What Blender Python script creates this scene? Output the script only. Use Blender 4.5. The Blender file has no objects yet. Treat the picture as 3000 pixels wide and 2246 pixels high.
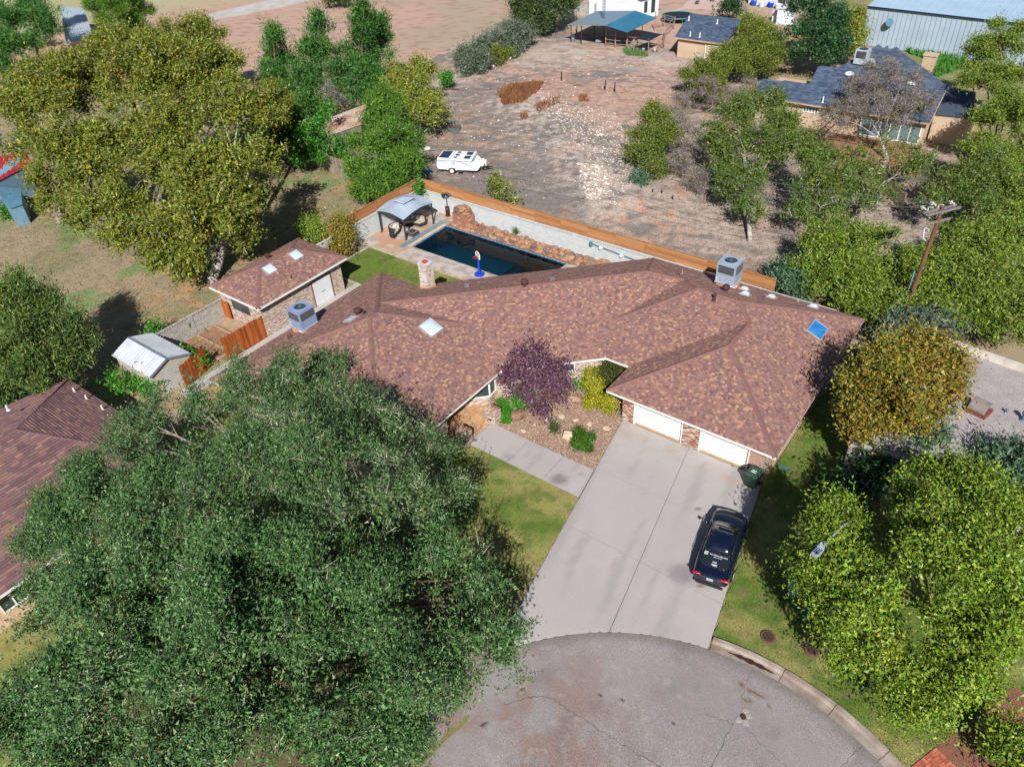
import bpy, math, random
import numpy as np
from mathutils import Vector, Matrix
random.seed(7); RNG = np.random.default_rng(11)
sc = bpy.context.scene
COL = sc.collection
R = math.radians
# ---------------------------------------------------------------- camera (world x and y follow the house walls, z up, metres)
CF, CP, CR, CY, CH = 2255.66751, 0.668098714, 0.0586420221, 0.672612014, 31.2
def _frame():
    r = np.array([1, 0, 0.]); fw = np.array([0, math.cos(CP), -math.sin(CP)]); dn = np.array([0, -math.sin(CP), -math.cos(CP)])
    c, s = math.cos(CR), math.sin(CR)
    M = np.array([c*r + s*dn, -s*r + c*dn, fw])
    W = np.array([[math.cos(CY), -math.sin(CY), 0], [math.sin(CY), math.cos(CY), 0], [0, 0, 1.]])
    return M @ W.T
CM = _frame()
cam = bpy.data.objects.new('camera', bpy.data.cameras.new('camera')); COL.objects.link(cam)
rt, dnv, fwd = CM
cam.matrix_world = Matrix(((rt[0], -dnv[0], -fwd[0], 0), (rt[1], -dnv[1], -fwd[1], 0), (rt[2], -dnv[2], -fwd[2], CH), (0, 0, 0, 1)))
cam.data.sensor_width = 36; cam.data.lens = 36*CF/3000; cam.data.clip_end = 3000; cam.data.clip_start = .5
sc.camera = cam
# ---------------------------------------------------------------- light
SUN_DIR = Vector((0.588, -0.809, 0)).normalized()*math.cos(R(39)) + Vector((0, 0, math.sin(R(39))))
sun = bpy.data.objects.new('sun', bpy.data.lights.new('sun', 'SUN')); COL.objects.link(sun)
sun.data.energy = 5.0; sun.data.angle = R(.53); sun.data.color = (1, .975, .94)
sun.rotation_euler = SUN_DIR.to_track_quat('Z', 'Y').to_euler(); sun.location = (0, 0, 60)
w = bpy.data.worlds.new('World'); sc.world = w; w.use_nodes = True
nt = w.node_tree; sky = nt.nodes.new('ShaderNodeTexSky'); sky.sky_type = 'NISHITA'; sky.sun_disc = False
sky.sun_elevation = R(39); sky.sun_rotation = math.atan2(SUN_DIR.x, SUN_DIR.y); sky.altitude = 900; sky.air_density = 1.3; sky.dust_density = .8; sky.ozone_density = 2
nt.links.new(sky.outputs[0], nt.nodes['Background'].inputs[0]); nt.nodes['Background'].inputs[1].default_value = .05
sc.view_settings.view_transform = 'Standard'; sc.view_settings.look = 'None'; sc.view_settings.exposure = .55; sc.view_settings.gamma = 1
try: sc.view_settings.use_curve_mapping = False
except Exception: pass
sc.cycles.max_bounces = 6; sc.cycles.transparent_max_bounces = 6

def at(px, py, z=0.):
    """point on the level z seen at a place of the survey photograph"""
    v = CM.T @ np.array([(px-1500)/CF, (py-1123)/CF, 1]); t = (z-CH)/v[2]
    return Vector((v[0]*t, v[1]*t, z))
def axy(px, py, z=0.):
    p = at(px, py, z); return (p.x, p.y)
# ---------------------------------------------------------------- noise
def vn(x, y, s=0):
    x = np.asarray(x, float); y = np.asarray(y, float)
    xi = np.floor(x).astype(np.int64); yi = np.floor(y).astype(np.int64); fx = x-xi; fy = y-yi
    fx = fx*fx*(3-2*fx); fy = fy*fy*(3-2*fy)
    def h(a, b):
        n = (a*374761393 + b*668265263 + s*144665) & 0x7fffffff
        n = ((n ^ (n >> 13))*1274126177) & 0x7fffffff
        return ((n ^ (n >> 16)) & 0xffff)/65535.
    return (h(xi, yi)*(1-fx)+h(xi+1, yi)*fx)*(1-fy)+(h(xi, yi+1)*(1-fx)+h(xi+1, yi+1)*fx)*fy
def fbm(x, y, s=0, o=4):
    r = 0; a = .5; t = 0
    for i in range(o):
        r = r+a*vn(np.asarray(x)*2**i+i*17.3, np.asarray(y)*2**i-i*9.1, s+i); t += a; a *= .55
    return r/t
# ---------------------------------------------------------------- materials
MATS = {}
def lin(c):
    return tuple(((v/255)/12.92 if v/255 <= .04045 else ((v/255+.055)/1.055)**2.4) for v in c)
def mat(name, col, rough=.85, col2=None, vs=3., bump=0., bs=30., metal=0., spec=.3, detail=4, fine=0., fs=60., stretch=None, coat=0.):
    if name in MATS: return MATS[name]
    m = bpy.data.materials.new(name); m.use_nodes = True; n = m.node_tree; b = n.nodes['Principled BSDF']
    b.inputs['Roughness'].default_value = rough; b.inputs['Metallic'].default_value = metal
    b.inputs['Specular IOR Level'].default_value = spec; b.inputs['Coat Weight'].default_value = coat
    col2 = col2 or tuple(c*.78 for c in col)
    g = n.nodes.new('ShaderNodeNewGeometry'); vec = g.outputs['Position']
    if stretch:
        mp = n.nodes.new('ShaderNodeMapping'); mp.inputs['Scale'].default_value = stretch; n.links.new(vec, mp.inputs[0]); vec = mp.outputs[0]
    no = n.nodes.new('ShaderNodeTexNoise'); no.inputs['Scale'].default_value = vs; no.inputs['Detail'].default_value = detail; n.links.new(vec, no.inputs['Vector'])
    rp = n.nodes.new('ShaderNodeMapRange'); rp.inputs[1].default_value = .32; rp.inputs[2].default_value = .68; n.links.new(no.outputs[0], rp.inputs[0])
    mx = n.nodes.new('ShaderNodeMix'); mx.data_type = 'RGBA'; mx.inputs[6].default_value = (*col, 1); mx.inputs[7].default_value = (*col2, 1)
    n.links.new(rp.outputs[0], mx.inputs[0]); out = mx.outputs[2]
    if fine:
        f2 = n.nodes.new('ShaderNodeTexNoise'); f2.inputs['Scale'].default_value = fs; f2.inputs['Detail'].default_value = 3; n.links.new(vec, f2.inputs['Vector'])
        r2 = n.nodes.new('ShaderNodeMapRange'); r2.inputs[1].default_value = .3; r2.inputs[2].default_value = .7; r2.inputs[3].default_value = 1-fine; r2.inputs[4].default_value = 1+fine; n.links.new(f2.outputs[0], r2.inputs[0])
        m2 = n.nodes.new('ShaderNodeMix'); m2.data_type = 'RGBA'; m2.blend_type = 'MULTIPLY'; m2.inputs[0].default_value = 1
        n.links.new(out, m2.inputs[6]); n.links.new(r2.outputs[0], m2.inputs[7]); out = m2.outputs[2]
    n.links.new(out, b.inputs['Base Color'])
    if bump:
        nb = n.nodes.new('ShaderNodeTexNoise'); nb.inputs['Scale'].default_value = bs; nb.inputs['Detail'].default_value = 3; n.links.new(vec, nb.inputs['Vector'])
        bp = n.nodes.new('ShaderNodeBump'); bp.inputs['Strength'].default_value = 1; bp.inputs['Distance'].default_value = bump; n.links.new(nb.outputs[0], bp.inputs['Height']); n.links.new(bp.outputs[0], b.inputs['Normal'])
    MATS[name] = m; return m
def matcol(name, rough=.8, trans=0., spec=.25, fine=.25, fs=25., bump=0., bs=30.):
    """colour from the mesh's own colour attribute, with fine grain"""
    if name in MATS: return MATS[name]
    m = bpy.data.materials.new(name); m.use_nodes = True; n = m.node_tree; b = n.nodes['Principled BSDF']
    b.inputs['Roughness'].default_value = rough; b.inputs['Specular IOR Level'].default_value = spec
    a = n.nodes.new('ShaderNodeAttribute'); a.attribute_name = 'Col'; out = a.outputs['Color']
    if fine:
        g = n.nodes.new('ShaderNodeNewGeometry'); f2 = n.nodes.new('ShaderNodeTexNoise'); f2.inputs['Scale'].default_value = fs; f2.inputs['Detail'].default_value = 3; n.links.new(g.outputs['Position'], f2.inputs['Vector'])
        r2 = n.nodes.new('ShaderNodeMapRange'); r2.inputs[1].default_value = .3; r2.inputs[2].default_value = .7; r2.inputs[3].default_value = 1-fine; r2.inputs[4].default_value = 1+fine; n.links.new(f2.outputs[0], r2.inputs[0])
        m2 = n.nodes.new('ShaderNodeMix'); m2.data_type = 'RGBA'; m2.blend_type = 'MULTIPLY'; m2.inputs[0].default_value = 1
        n.links.new(out, m2.inputs[6]); n.links.new(r2.outputs[0], m2.inputs[7]); out = m2.outputs[2]
        if bump:
            bp = n.nodes.new('ShaderNodeBump'); bp.inputs['Distance'].default_value = bump; nb = n.nodes.new('ShaderNodeTexNoise'); nb.inputs['Scale'].default_value = bs; nb.inputs['Detail'].default_value = 4
            n.links.new(g.outputs['Position'], nb.inputs['Vector']); n.links.new(nb.outputs[0], bp.inputs['Height']); n.links.new(bp.outputs[0], b.inputs['Normal'])
    n.links.new(out, b.inputs['Base Color'])
    if trans:
        t = n.nodes.new('ShaderNodeBsdfTranslucent'); n.links.new(out, t.inputs[0]); ms = n.nodes.new('ShaderNodeMixShader'); ms.inputs[0].default_value = trans
        n.links.new(b.outputs[0], ms.inputs[1]); n.links.new(t.outputs[0], ms.inputs[2]); n.links.new(ms.outputs[0], n.nodes['Material Output'].inputs[0])
    MATS[name] = m; return m
def matbrick(name, cols, mortar, bw=.2, bh=.075, ms=.012, bump=.006):
    """brick faces laid out on the wall's own metre coordinates"""
    if name in MATS: return MATS[name]
    m = bpy.data.materials.new(name); m.use_nodes = True; n = m.node_tree; b = n.nodes['Principled BSDF']; b.inputs['Roughness'].default_value = .9; b.inputs['Specular IOR Level'].default_value = .2
    uv = n.nodes.new('ShaderNodeUVMap'); uv.uv_map = 'UVMap'
    br = n.nodes.new('ShaderNodeTexBrick'); br.inputs['Scale'].default_value = 1; br.inputs['Brick Width'].default_value = bw; br.inputs['Row Height'].default_value = bh; br.inputs['Mortar Size'].default_value = ms; br.inputs['Mortar Smooth'].default_value = .2
    br.inputs['Color1'].default_value = (0, 0, 0, 1); br.inputs['Color2'].default_value = (1, 1, 1, 1); br.inputs['Mortar'].default_value = (.5, .5, .5, 1); br.inputs['Bias'].default_value = 0
    n.links.new(uv.outputs[0], br.inputs['Vector'])
    rp = n.nodes.new('ShaderNodeValToRGB'); rp.color_ramp.interpolation = 'CONSTANT'
    e = rp.color_ramp.elements
    for i, c in enumerate(cols):
        el = e[i] if i < 2 else e.new(i/len(cols)); el.position = i/len(cols); el.color = (*c, 1)
    n.links.new(br.outputs['Color'], rp.inputs[0])
    no = n.nodes.new('ShaderNodeTexNoise'); no.inputs['Scale'].default_value = 9; no.inputs['Detail'].default_value = 4; n.links.new(uv.outputs[0], no.inputs['Vector'])
    r2 = n.nodes.new('ShaderNodeMapRange'); r2.inputs[1].default_value = .5; r2.inputs[2].default_value = .75; n.links.new(no.outputs[0], r2.inputs[0])
    mw = n.nodes.new('ShaderNodeMix'); mw.data_type = 'RGBA'; mw.inputs[7].default_value = (.52, .45, .40, 1); n.links.new(rp.outputs[0], mw.inputs[6]); n.links.new(r2.outputs[0], mw.inputs[0])
    mx = n.nodes.new('ShaderNodeMix'); mx.data_type = 'RGBA'; mx.inputs[7].default_value = (*mortar, 1)
    n.links.new(br.outputs['Fac'], mx.inputs[0]); n.links.new(mw.outputs[2], mx.inputs[6]); n.links.new(mx.outputs[2], b.inputs['Base Color'])
    bp = n.nodes.new('ShaderNodeBump'); bp.inputs['Distance'].default_value = bump; bp.invert = True; n.links.new(br.outputs['Fac'], bp.inputs['Height']); n.links.new(bp.outputs[0], b.inputs['Normal'])
    MATS[name] = m; return m
# ---------------------------------------------------------------- mesh builder
class MB:
    def __init__(s): s.v = []; s.f = []; s.c = []; s.cur = None
    def add(s, vs, fs, col=None):
        o = len(s.v); s.v += [tuple(p) for p in vs]; s.f += [tuple(i+o for i in f) for f in fs]
        s.c += [col or s.cur]*len(fs); return s
    def ob(s, o, ax, ay, az, col=None):
        o = Vector(o); ax = Vector(ax); ay = Vector(ay); az = Vector(az)
        if ax.cross(ay).dot(az) < 0: o = o+ax; ax = -ax
        return s.add([o, o+ax, o+ax+ay, o+ay, o+az, o+ax+az, o+ax+ay+az, o+ay+az], [(3, 2, 1, 0), (4, 5, 6, 7), (0, 1, 5, 4), (1, 2, 6, 5), (2, 3, 7, 6), (3, 0, 4, 7)], col)
    def box(s, c, d, rz=0, col=None):
        cs, sn = math.cos(rz), math.sin(rz); ax = Vector((cs*d[0], sn*d[0], 0)); ay = Vector((-sn*d[1], cs*d[1], 0)); az = Vector((0, 0, d[2]))
        return s.ob(Vector(c)-ax/2-ay/2-az/2, ax, ay, az, col)
    def bb(s, x0, x1, y0, y1, z0, z1, col=None):
        return s.box(((x0+x1)/2, (y0+y1)/2, (z0+z1)/2), (abs(x1-x0), abs(y1-y0), abs(z1-z0)), 0, col)
    def beam(s, p, q, wd, h, up=(0, 0, 1), col=None):
        p = Vector(p); q = Vector(q); d = q-p; sd = d.cross(Vector(up)).normalized()*wd; u = sd.cross(d).normalized()*h
        return s.ob(p-sd/2-u/2, d, sd, u, col)
    def ring(s, c, ax, ay, r, n): return [Vector(c)+ax*(r*math.cos(2*math.pi*i/n))+ay*(r*math.sin(2*math.pi*i/n)) for i in range(n)]
    def cyl(s, p, q, r, r2=None, n=10, cap=True, col=None):
        p = Vector(p); q = Vector(q); r2 = r if r2 is None else r2; d = (q-p).normalized(); a = d.orthogonal().normalized(); b = d.cross(a)
        vs = s.ring(p, a, b, r, n)+s.ring(q, a, b, r2, n); fs = [(i, (i+1) % n, n+(i+1) % n, n+i) for i in range(n)]
        if cap: fs += [tuple(range(n-1, -1, -1)), tuple(range(n, 2*n))]
        return s.add(vs, fs, col)
    def tube(s, pts, r, n=6, col=None):
        pts = [Vector(p) for p in pts]; rs = r if isinstance(r, (list, tuple)) else [r]*len(pts); vs = []; a = None
        for i, p in enumerate(pts):
            d = (pts[min(i+1, len(pts)-1)]-pts[max(i-1, 0)]).normalized()
            a = d.orthogonal().normalized() if a is None else (a-d*a.dot(d)).normalized(); vs += s.ring(p, a, d.cross(a), rs[i], n)
        fs = [(k*n+i, k*n+(i+1) % n, (k+1)*n+(i+1) % n, (k+1)*n+i) for k in range(len(pts)-1) for i in range(n)]
        fs += [tuple(range(n-1, -1, -1)), tuple(range((len(pts)-1)*n, len(pts)*n))]
        return s.add(vs, fs, col)
    def lathe(s, c, prof, n=14, col=None):
        c = Vector(c); vs = []
        for r, z in prof: vs += [c+Vector((r*math.cos(2*math.pi*i/n), r*math.sin(2*math.pi*i/n), z)) for i in range(n)]
        fs = [(k*n+i, k*n+(i+1) % n, (k+1)*n+(i+1) % n, (k+1)*n+i) for k in range(len(prof)-1) for i in range(n)]
        fs += [tuple(range(n-1, -1, -1)), tuple(range((len(prof)-1)*n, len(prof)*n))]
        return s.add(vs, fs, col)
    def prism(s, poly, z0, z1, col=None):
        a = sum(poly[i][0]*poly[(i+1) % len(poly)][1]-poly[(i+1) % len(poly)][0]*poly[i][1] for i in range(len(poly)))
        if a < 0: poly = poly[::-1]
        n = len(poly); vs = [(x, y, z0) for x, y in poly]+[(x, y, z1) for x, y in poly]
        return s.add(vs, [tuple(range(n-1, -1, -1)), tuple(range(n, 2*n))]+[(i, (i+1) % n, n+(i+1) % n, n+i) for i in range(n)], col)
    def sph(s, c, r, nu=12, nv=7, col=None):
        r = (r, r, r) if not isinstance(r, (tuple, list)) else r; c = Vector(c); vs = []
        for j in range(1, nv):
            t = math.pi*j/nv
            vs += [c+Vector((r[0]*math.sin(t)*math.cos(2*math.pi*i/nu), r[1]*math.sin(t)*math.sin(2*math.pi*i/nu), r[2]*math.cos(t))) for i in range(nu)]
        k = len(vs); vs += [c+Vector((0, 0, r[2])), c-Vector((0, 0, r[2]))]
        fs = [(j*nu+i, (j+1)*nu+i, (j+1)*nu+(i+1) % nu, j*nu+(i+1) % nu) for j in range(nv-2) for i in range(nu)]
        fs += [(k, i, (i+1) % nu) for i in range(nu)]+[(k+1, (nv-2)*nu+(i+1) % nu, (nv-2)*nu+i) for i in range(nu)]
        return s.add(vs, fs, col)
    def rock(s, c, r, rz=0, seed=0, col=None, flat=0.):
        rn = random.Random(seed); c = Vector(c); vs = []; nu, nv = 7, 4; cs, sn = math.cos(rz), math.sin(rz)
        def P(x, y, z):
            k = rn.uniform(.72, 1.12); x *= r[0]*k; y *= r[1]*k; z = max(-.6, min(z, 1-flat))*r[2]*rn.uniform(.85, 1.1)
            return c+Vector((x*cs-y*sn, x*sn+y*cs, z))
        for j in range(1, nv):
            t = math.pi*j/nv; of = rn.uniform(0, 1)
            vs += [P(math.sin(t)*math.cos(2*math.pi*(i+of)/nu), math.sin(t)*math.sin(2*math.pi*(i+of)/nu), math.cos(t)*1.15) for i in range(nu)]
        k = len(vs); vs += [P(0, 0, 1), P(0, 0, -1)]
        fs = [(j*nu+i, (j+1)*nu+i, (j+1)*nu+(i+1) % nu, j*nu+(i+1) % nu) for j in range(nv-2) for i in range(nu)]
        fs += [(k, i, (i+1) % nu) for i in range(nu)]+[(k+1, (nv-2)*nu+(i+1) % nu, (nv-2)*nu+i) for i in range(nu)]
        return s.add(vs, fs, col)
ORG = {}
def link(o, parent=None):
    COL.objects.link(o)
    if parent is not None: o.parent = parent; ORG[o.name] = ORG.get(parent.name, Vector((0, 0, 0)))
    return o
def mk(name, mb, m, parent=None, smooth=False, origin=None, uv=False):
    """one mesh object; vertices are given in world axes and moved to the parent's origin (or to `origin`)"""
    me = bpy.data.meshes.new(name); org = Vector(origin) if origin is not None else Vector((0, 0, 0))
    if parent is not None: org = ORG.get(parent.name, Vector((0, 0, 0)))
    me.from_pydata([(v[0]-org.x, v[1]-org.y, v[2]-org.z) for v in mb.v], [], mb.f)
    me.materials.append(m)
    if any(c is not None for c in mb.c):
        a = me.color_attributes.new('Col', 'FLOAT_COLOR', 'CORNER'); arr = []
        for f, c in zip(mb.f, mb.c):
            arr += [*(c or (.5, .5, .5)), 1.]*len(f)
        a.data.foreach_set('color', arr)
    if uv:
        u = me.uv_layers.new(name='UVMap'); i = 0
        for p in me.polygons:
            n = p.normal; nx, ny, nz = n
            for li in p.loop_indices:
                x, y, z = mb.v[me.loops[li].vertex_index]
                if abs(nz) > .7: q = (x, y)
                else:
                    l = math.hypot(nx, ny); q = ((-ny*x+nx*y)/l, z)
                u.data[li].uv = q
    if smooth: me.polygons.foreach_set('use_smooth', [True]*len(me.polygons))
    o = bpy.data.objects.new(name, me); link(o, parent)
    if parent is None and origin is not None: o.location = org
    if parent is None: ORG[o.name] = org
    return o
def tag(o, label, cat, group=None, kind=None):
    o['label'] = label; o['category'] = cat
    if group: o['group'] = group
    if kind: o['kind'] = kind
    return o
def thing(name, label, cat, loc=(0, 0, 0), rz=0., group=None, local=False):
    o = bpy.data.objects.new(name, None); o.empty_display_size = .2; COL.objects.link(o); o.location = loc; o.rotation_euler = (0, 0, rz)
    ORG[o.name] = Vector((0, 0, 0)) if (rz or local) else Vector(loc)
    return tag(o, label, cat, group)
def struct(o): o['kind'] = 'structure'; return o
def dup(o, loc, rz=None, label=None, sc_=None):
    def cp(a, par=None):
        c = a.copy(); COL.objects.link(c)
        if par is not None: c.parent = par
        for ch in list(a.children): cp(ch, c)
        return c
    r = cp(o); r.location = loc
    if rz is not None: r.rotation_euler = (0, 0, rz)
    if label: r['label'] = label
    if sc_: r.scale = (sc_, sc_, sc_)
    return r
def fastmesh(name, V, F, cols, m, parent=None, origin=None):
    """V (n,3), F (k,4) or (k,3), cols (n,3) per vertex"""
    org = np.array(ORG.get(parent.name, Vector((0, 0, 0)))) if parent is not None else (np.array(origin) if origin is not None else np.zeros(3))
    me = bpy.data.meshes.new(name); n = len(V); k, q = F.shape
    me.vertices.add(n); me.vertices.foreach_set('co', (V-org).astype(np.float32).ravel())
    me.loops.add(k*q); me.loops.foreach_set('vertex_index', F.astype(np.int32).ravel())
    me.polygons.add(k); me.polygons.foreach_set('loop_start', (np.arange(k)*q).astype(np.int32))
    me.update(calc_edges=True)
    a = me.color_attributes.new('Col', 'FLOAT_COLOR', 'POINT'); c4 = np.ones((n, 4), np.float32); c4[:, :3] = cols; a.data.foreach_set('color', c4.ravel())
    me.materials.append(m); o = bpy.data.objects.new(name, me); link(o, parent)
    if parent is None and origin is not None: o.location = tuple(org)
    return o
# ================================================================ GROUND
def C(r, g, b, k=1.4): return tuple(v/k for v in lin((r, g, b)))
def inpoly(X, Y, poly):
    ins = np.zeros(X.shape, bool); n = len(poly)
    for i in range(n):
        x1, y1 = poly[i]; x2, y2 = poly[(i+1) % n]
        c = ((y1 > Y) != (y2 > Y)); xx = (x2-x1)*(Y-y1)/((y2-y1) if y2 != y1 else 1e-9)+x1
        ins ^= c & (X < xx)
    return ins
def smooth(a, b, x): t = np.clip((x-a)/(b-a), 0, 1); return t*t*(3-2*t)
def mixc(c1, c2, t): return np.asarray(c1)*(1-t[..., None])+np.asarray(c2)*t[..., None]
def sheet(name, poly, z, step, colfn, zfn=None, m=None, wob=.0):
    xs = [p[0] for p in poly]; ys = [p[1] for p in poly]
    nx = int((max(xs)-min(xs))/step)+2; ny = int((max(ys)-min(ys))/step)+2
    gx = min(xs)-step/2+np.arange(nx+1)*step; gy = min(ys)-step/2+np.arange(ny+1)*step
    X, Y = np.meshgrid(gx, gy); cx = (X[:-1, :-1]+X[1:, 1:])/2; cy = (Y[:-1, :-1]+Y[1:, 1:])/2
    wx = cx+(fbm(cx*.7, cy*.7, 31)-.5)*wob; wy = cy+(fbm(cx*.7, cy*.7, 77)-.5)*wob
    ins = inpoly(wx, wy, poly)
    Z = np.full(X.shape, float(z))
    if zfn is not None: Z = Z+zfn(X, Y)
    cols = colfn(X.ravel(), Y.ravel()); V = np.c_[X.ravel(), Y.ravel(), Z.ravel()]
    W = nx+1; jj, ii = np.nonzero(ins); a = jj*W+ii; F = np.c_[a, a+1, a+1+W, a+W]
    used = np.unique(F); remap = np.zeros(len(V), np.int64); remap[used] = np.arange(len(used))
    return struct(fastmesh(name, V[used], remap[F], cols[used], m or matcol('soil', .95, fine=.22, fs=14, spec=.1, bump=.03, bs=16)))
def yardcol(X, Y):
    n = fbm(X*.22, Y*.22, 3); n2 = fbm(X*1.1, Y*1.1, 9)
    c = mixc(C(168, 150, 125), C(148, 142, 108), smooth(.42, .6, n)); c = mixc(c, C(186, 150, 112), smooth(.45, .65, n2)*smooth(-66, -52, X))
    c = mixc(c, C(120, 148, 92), smooth(.62, .72, fbm(X*.3, Y*.3, 21))*.8)
    return mixc(c, C(118, 100, 82), smooth(.52, .7, fbm(X*2.3, Y*2.3, 5))*.45)
def bandd(X, Y, p, q):
    p = np.array(p); q = np.array(q); d = q-p; L = np.hypot(*d); d = d/L
    t = np.clip(((X-p[0])*d[0]+(Y-p[1])*d[1]), 0, L); return np.hypot(X-p[0]-t*d[0], Y-p[1]-t*d[1])
MA, MBm = axy(1500, 300), axy(1790, 590)
def lotz(X, Y):
    d = bandd(X, Y, MA, MBm); e = np.minimum.reduce([smooth(47.9, 52, Y)])
    return e*(.75*np.exp(-(d/5.)**2)+.10*(fbm(X*.5, Y*.5, 40)-.5)*2+.05*(fbm(X*2, Y*2, 41)-.5))
def lotcol(X, Y):
    S = (X*.5, Y*.5); n = fbm(X*.13, Y*.13, 2); str_ = fbm(X*.7+Y*.12, Y*1.2-X*.4, 6, 5); f = fbm(X*2.1, Y*2.1, 8)
    pink = mixc(C(202, 182, 168), C(184, 164, 152), f); pkm = smooth(9, 3, bandd(X, Y, axy(1600, 250), axy(1900, 300))); pink = mixc(pink, C(204, 164, 144), pkm*.8); pink = mixc(pink, C(196, 160, 142), smooth(.5, .6, fbm(X*.11, Y*.11, 44))*.6)
    grey = mixc(C(154, 144, 137), C(126, 118, 113), fbm(X*3, Y*3, 12))
    g = smooth(.42, .62, .45*n+.55*str_+.06*smooth(64, 50, Y)+.06*np.exp(-((X+47)**2+(Y-54)**2)/90.))
    pk = bandd(X, Y, axy(1600, 250), axy(1900, 300)); g = g*(.35+.65*smooth(1.5, 6, pk))
    c = mixc(pink, grey, g); tuft = smooth(.52, .66, fbm(X*2.6, Y*2.6, 91, 5)); c = mixc(c, C(120, 104, 92), tuft*.55)
    c = mixc(c, C(200, 146, 116), smooth(.6, .72, fbm(X*.9, Y*.9, 55))*smooth(9, 2, bandd(X, Y, axy(1830, 620), axy(1900, 560)))*.8)
    d = bandd(X, Y, MA, MBm); wh = smooth(5.5, .5, d+3*(f-.5))*smooth(.38, .62, fbm(X*1.6, Y*1.6, 14))*.8
    d2 = bandd(X, Y, axy(1620, 150), axy(1960, 190)); wh = np.maximum(wh, smooth(6, 1, d2)*smooth(.45, .6, str_)*.8)
    c = mixc(c, C(222, 206, 192), wh*.75)
    near = smooth(58, 49, Y)*smooth(-24, -14, X); c = mixc(c, mixc(C(172, 145, 118), C(140, 118, 96), f), near*.8)
    tn = smooth(.50, .64, fbm(X*.4, Y*.4, 61))*smooth(-50, -60, X)*smooth(70, 58, Y); return mixc(c, C(176, 140, 100), tn*.6)
def fieldcol(X, Y):
    n = fbm(X*.07, Y*.07, 2); f = fbm(X*.8+Y*.5, Y*2.2, 8)
    c = mixc(C(204, 170, 150), C(188, 156, 138), f); c = mixc(c, C(176, 162, 136), smooth(.5, .62, n)*.7)
    c = mixc(c, C(150, 118, 102), smooth(.58, .7, fbm(X*1.6, Y*3., 19))*.6)
    gr = smooth(-128, -150, X-.5*(Y-95)); return mixc(c, mixc(C(170, 165, 125), C(196, 186, 150), fbm(X*.2, Y*.2, 33)), gr)
soil = matcol('soil', .95, fine=.22, fs=14, spec=.1, bump=.03, bs=16)
mb = MB()
for a_ in ((-900, -43.05, -900, 1300), (-30.15, 900, -900, 1300), (-43.05, -30.15, -900, 41.35), (-43.05, -30.15, 46.0, 1300)): mb.add([(a_[0], a_[2], -.08), (a_[1], a_[2], -.08), (a_[1], a_[3], -.08), (a_[0], a_[3], -.08)], [(0, 1, 2, 3)])
struct(mk('ground', mb, mat('far_ground', C(178, 152, 128), .95, C(150, 140, 110), .05, detail=8)))
sheet('side_yard', [(-110, -12), (-24, -12), (-24, 16), (-39, 21), (-47.6, 26), (-47.6, 48), (-60, 53), (-72, 64), (-110, 55)], -.02, .35, yardcol)
sheet('back_lot', [(-60, 50), (-47.7, 47.9), (-6, 47.9), (12, 60), (12, 82), (-33, 96), (-44, 104), (-82, 106), (-80, 90), (-72, 64)], 0, .22, lotcol, lotz, wob=2)
sheet('sandy_field', [(-72, 64), (-110, 50), (-230, 60), (-230, 230), (-40, 230), (-40, 103.5), (-82, 105.5), (-79, 90)], -.03, .8, fieldcol)
sheet('east_yard', [(-34, 94), (12, 80), (40, 60), (60, 200), (-41, 200), (-41, 103)], -.04, .8, lambda X, Y: mixc(C(172, 150, 118), C(130, 140, 90), smooth(.45, .62, fbm(X*.15, Y*.15, 3))))
# ---------------------------------------------------------------- front of the house
CC = (-3.12, 8.62)
def ln(p, q):
    (x1, y1), (x2, y2) = axy(*p), axy(*q); return lambda y: x1+(x2-x1)*(y-y1)/(y2-y1)
XL, XC, XR = ln((1821.8, 1236), (1559.7, 1705)), ln((2018.4, 1312), (1784.6, 1851)), ln((2236.8, 1401.5), (2083.9, 1872))
J1Y, J2Y = (at(1747, 1370).y+at(2035, 1504).y)/2, (at(1659, 1534).y+at(2113, 1770).y)/2
RC = 12.0
def arcY(x, r=RC): return CC[1]+math.sqrt(max(0, r*r-(x-CC[0])**2))
def arcx(fx):
    y = 20.
    for _ in range(30): y = arcY(fx(y))
    return fx(y), y
# asphalt
def discpoly(r, n=120): return [(CC[0]+r*math.cos(2*math.pi*i/n), CC[1]+r*math.sin(2*math.pi*i/n)) for i in range(n)]
def asphcol(X, Y):
    f = fbm(X*.35, Y*.35, 4); f2 = fbm(X*3, Y*3, 5); c = mixc(C(166, 158, 156), C(146, 139, 138), f)
    rust = smooth(7.5, 2.5, np.hypot(X+10.5, Y-11.5))*smooth(.42, .62, fbm(X*.8, Y*.8, 71)); c = mixc(c, C(150, 118, 104), rust*.6)
    c = mixc(c, C(120, 114, 112), smooth(.58, .74, fbm(X*.9, Y*.6, 88))*.4); c = mixc(c, C(182, 174, 170), smooth(.6, .75, fbm(X*2.6, Y*2.6, 89))*.35)
    edge = smooth(11.3, 11.95, np.hypot(X-CC[0], Y-CC[1])); c = mixc(c, C(120, 108, 100), edge*.6)
    for cx, cy, r in [(*axy(1418, 2121), .14), (*axy(1756, 2037), .10), (*axy(2094, 1953), .07), (*axy(1706, 2020), .05), (*axy(1822, 2048), .05), (*axy(1972, 2118), .06), (*axy(1990, 2135), .05)]:
        c = mixc(c, C(62, 52, 48), smooth(r, r*.6, np.hypot(X-cx, Y-cy)))
    for (px, py, r) in [(2174, 2005, .13), (2195, 2022, .11), (2212, 2028, .12), (2225, 2036, .13), (2240, 2042, .12), (2180, 2050, .1), (2197, 2052, .1), (2256, 2042, .09), (2252, 2068, .09), (2168, 2000, .1), (2232, 2028, .1)]:
        cx, cy = axy(px, py); c = mixc(c, C(120, 88, 62), smooth(r, r*.5, np.hypot(X-cx, Y-cy)+.08*(f2-.5))*.9)
    return c
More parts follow.
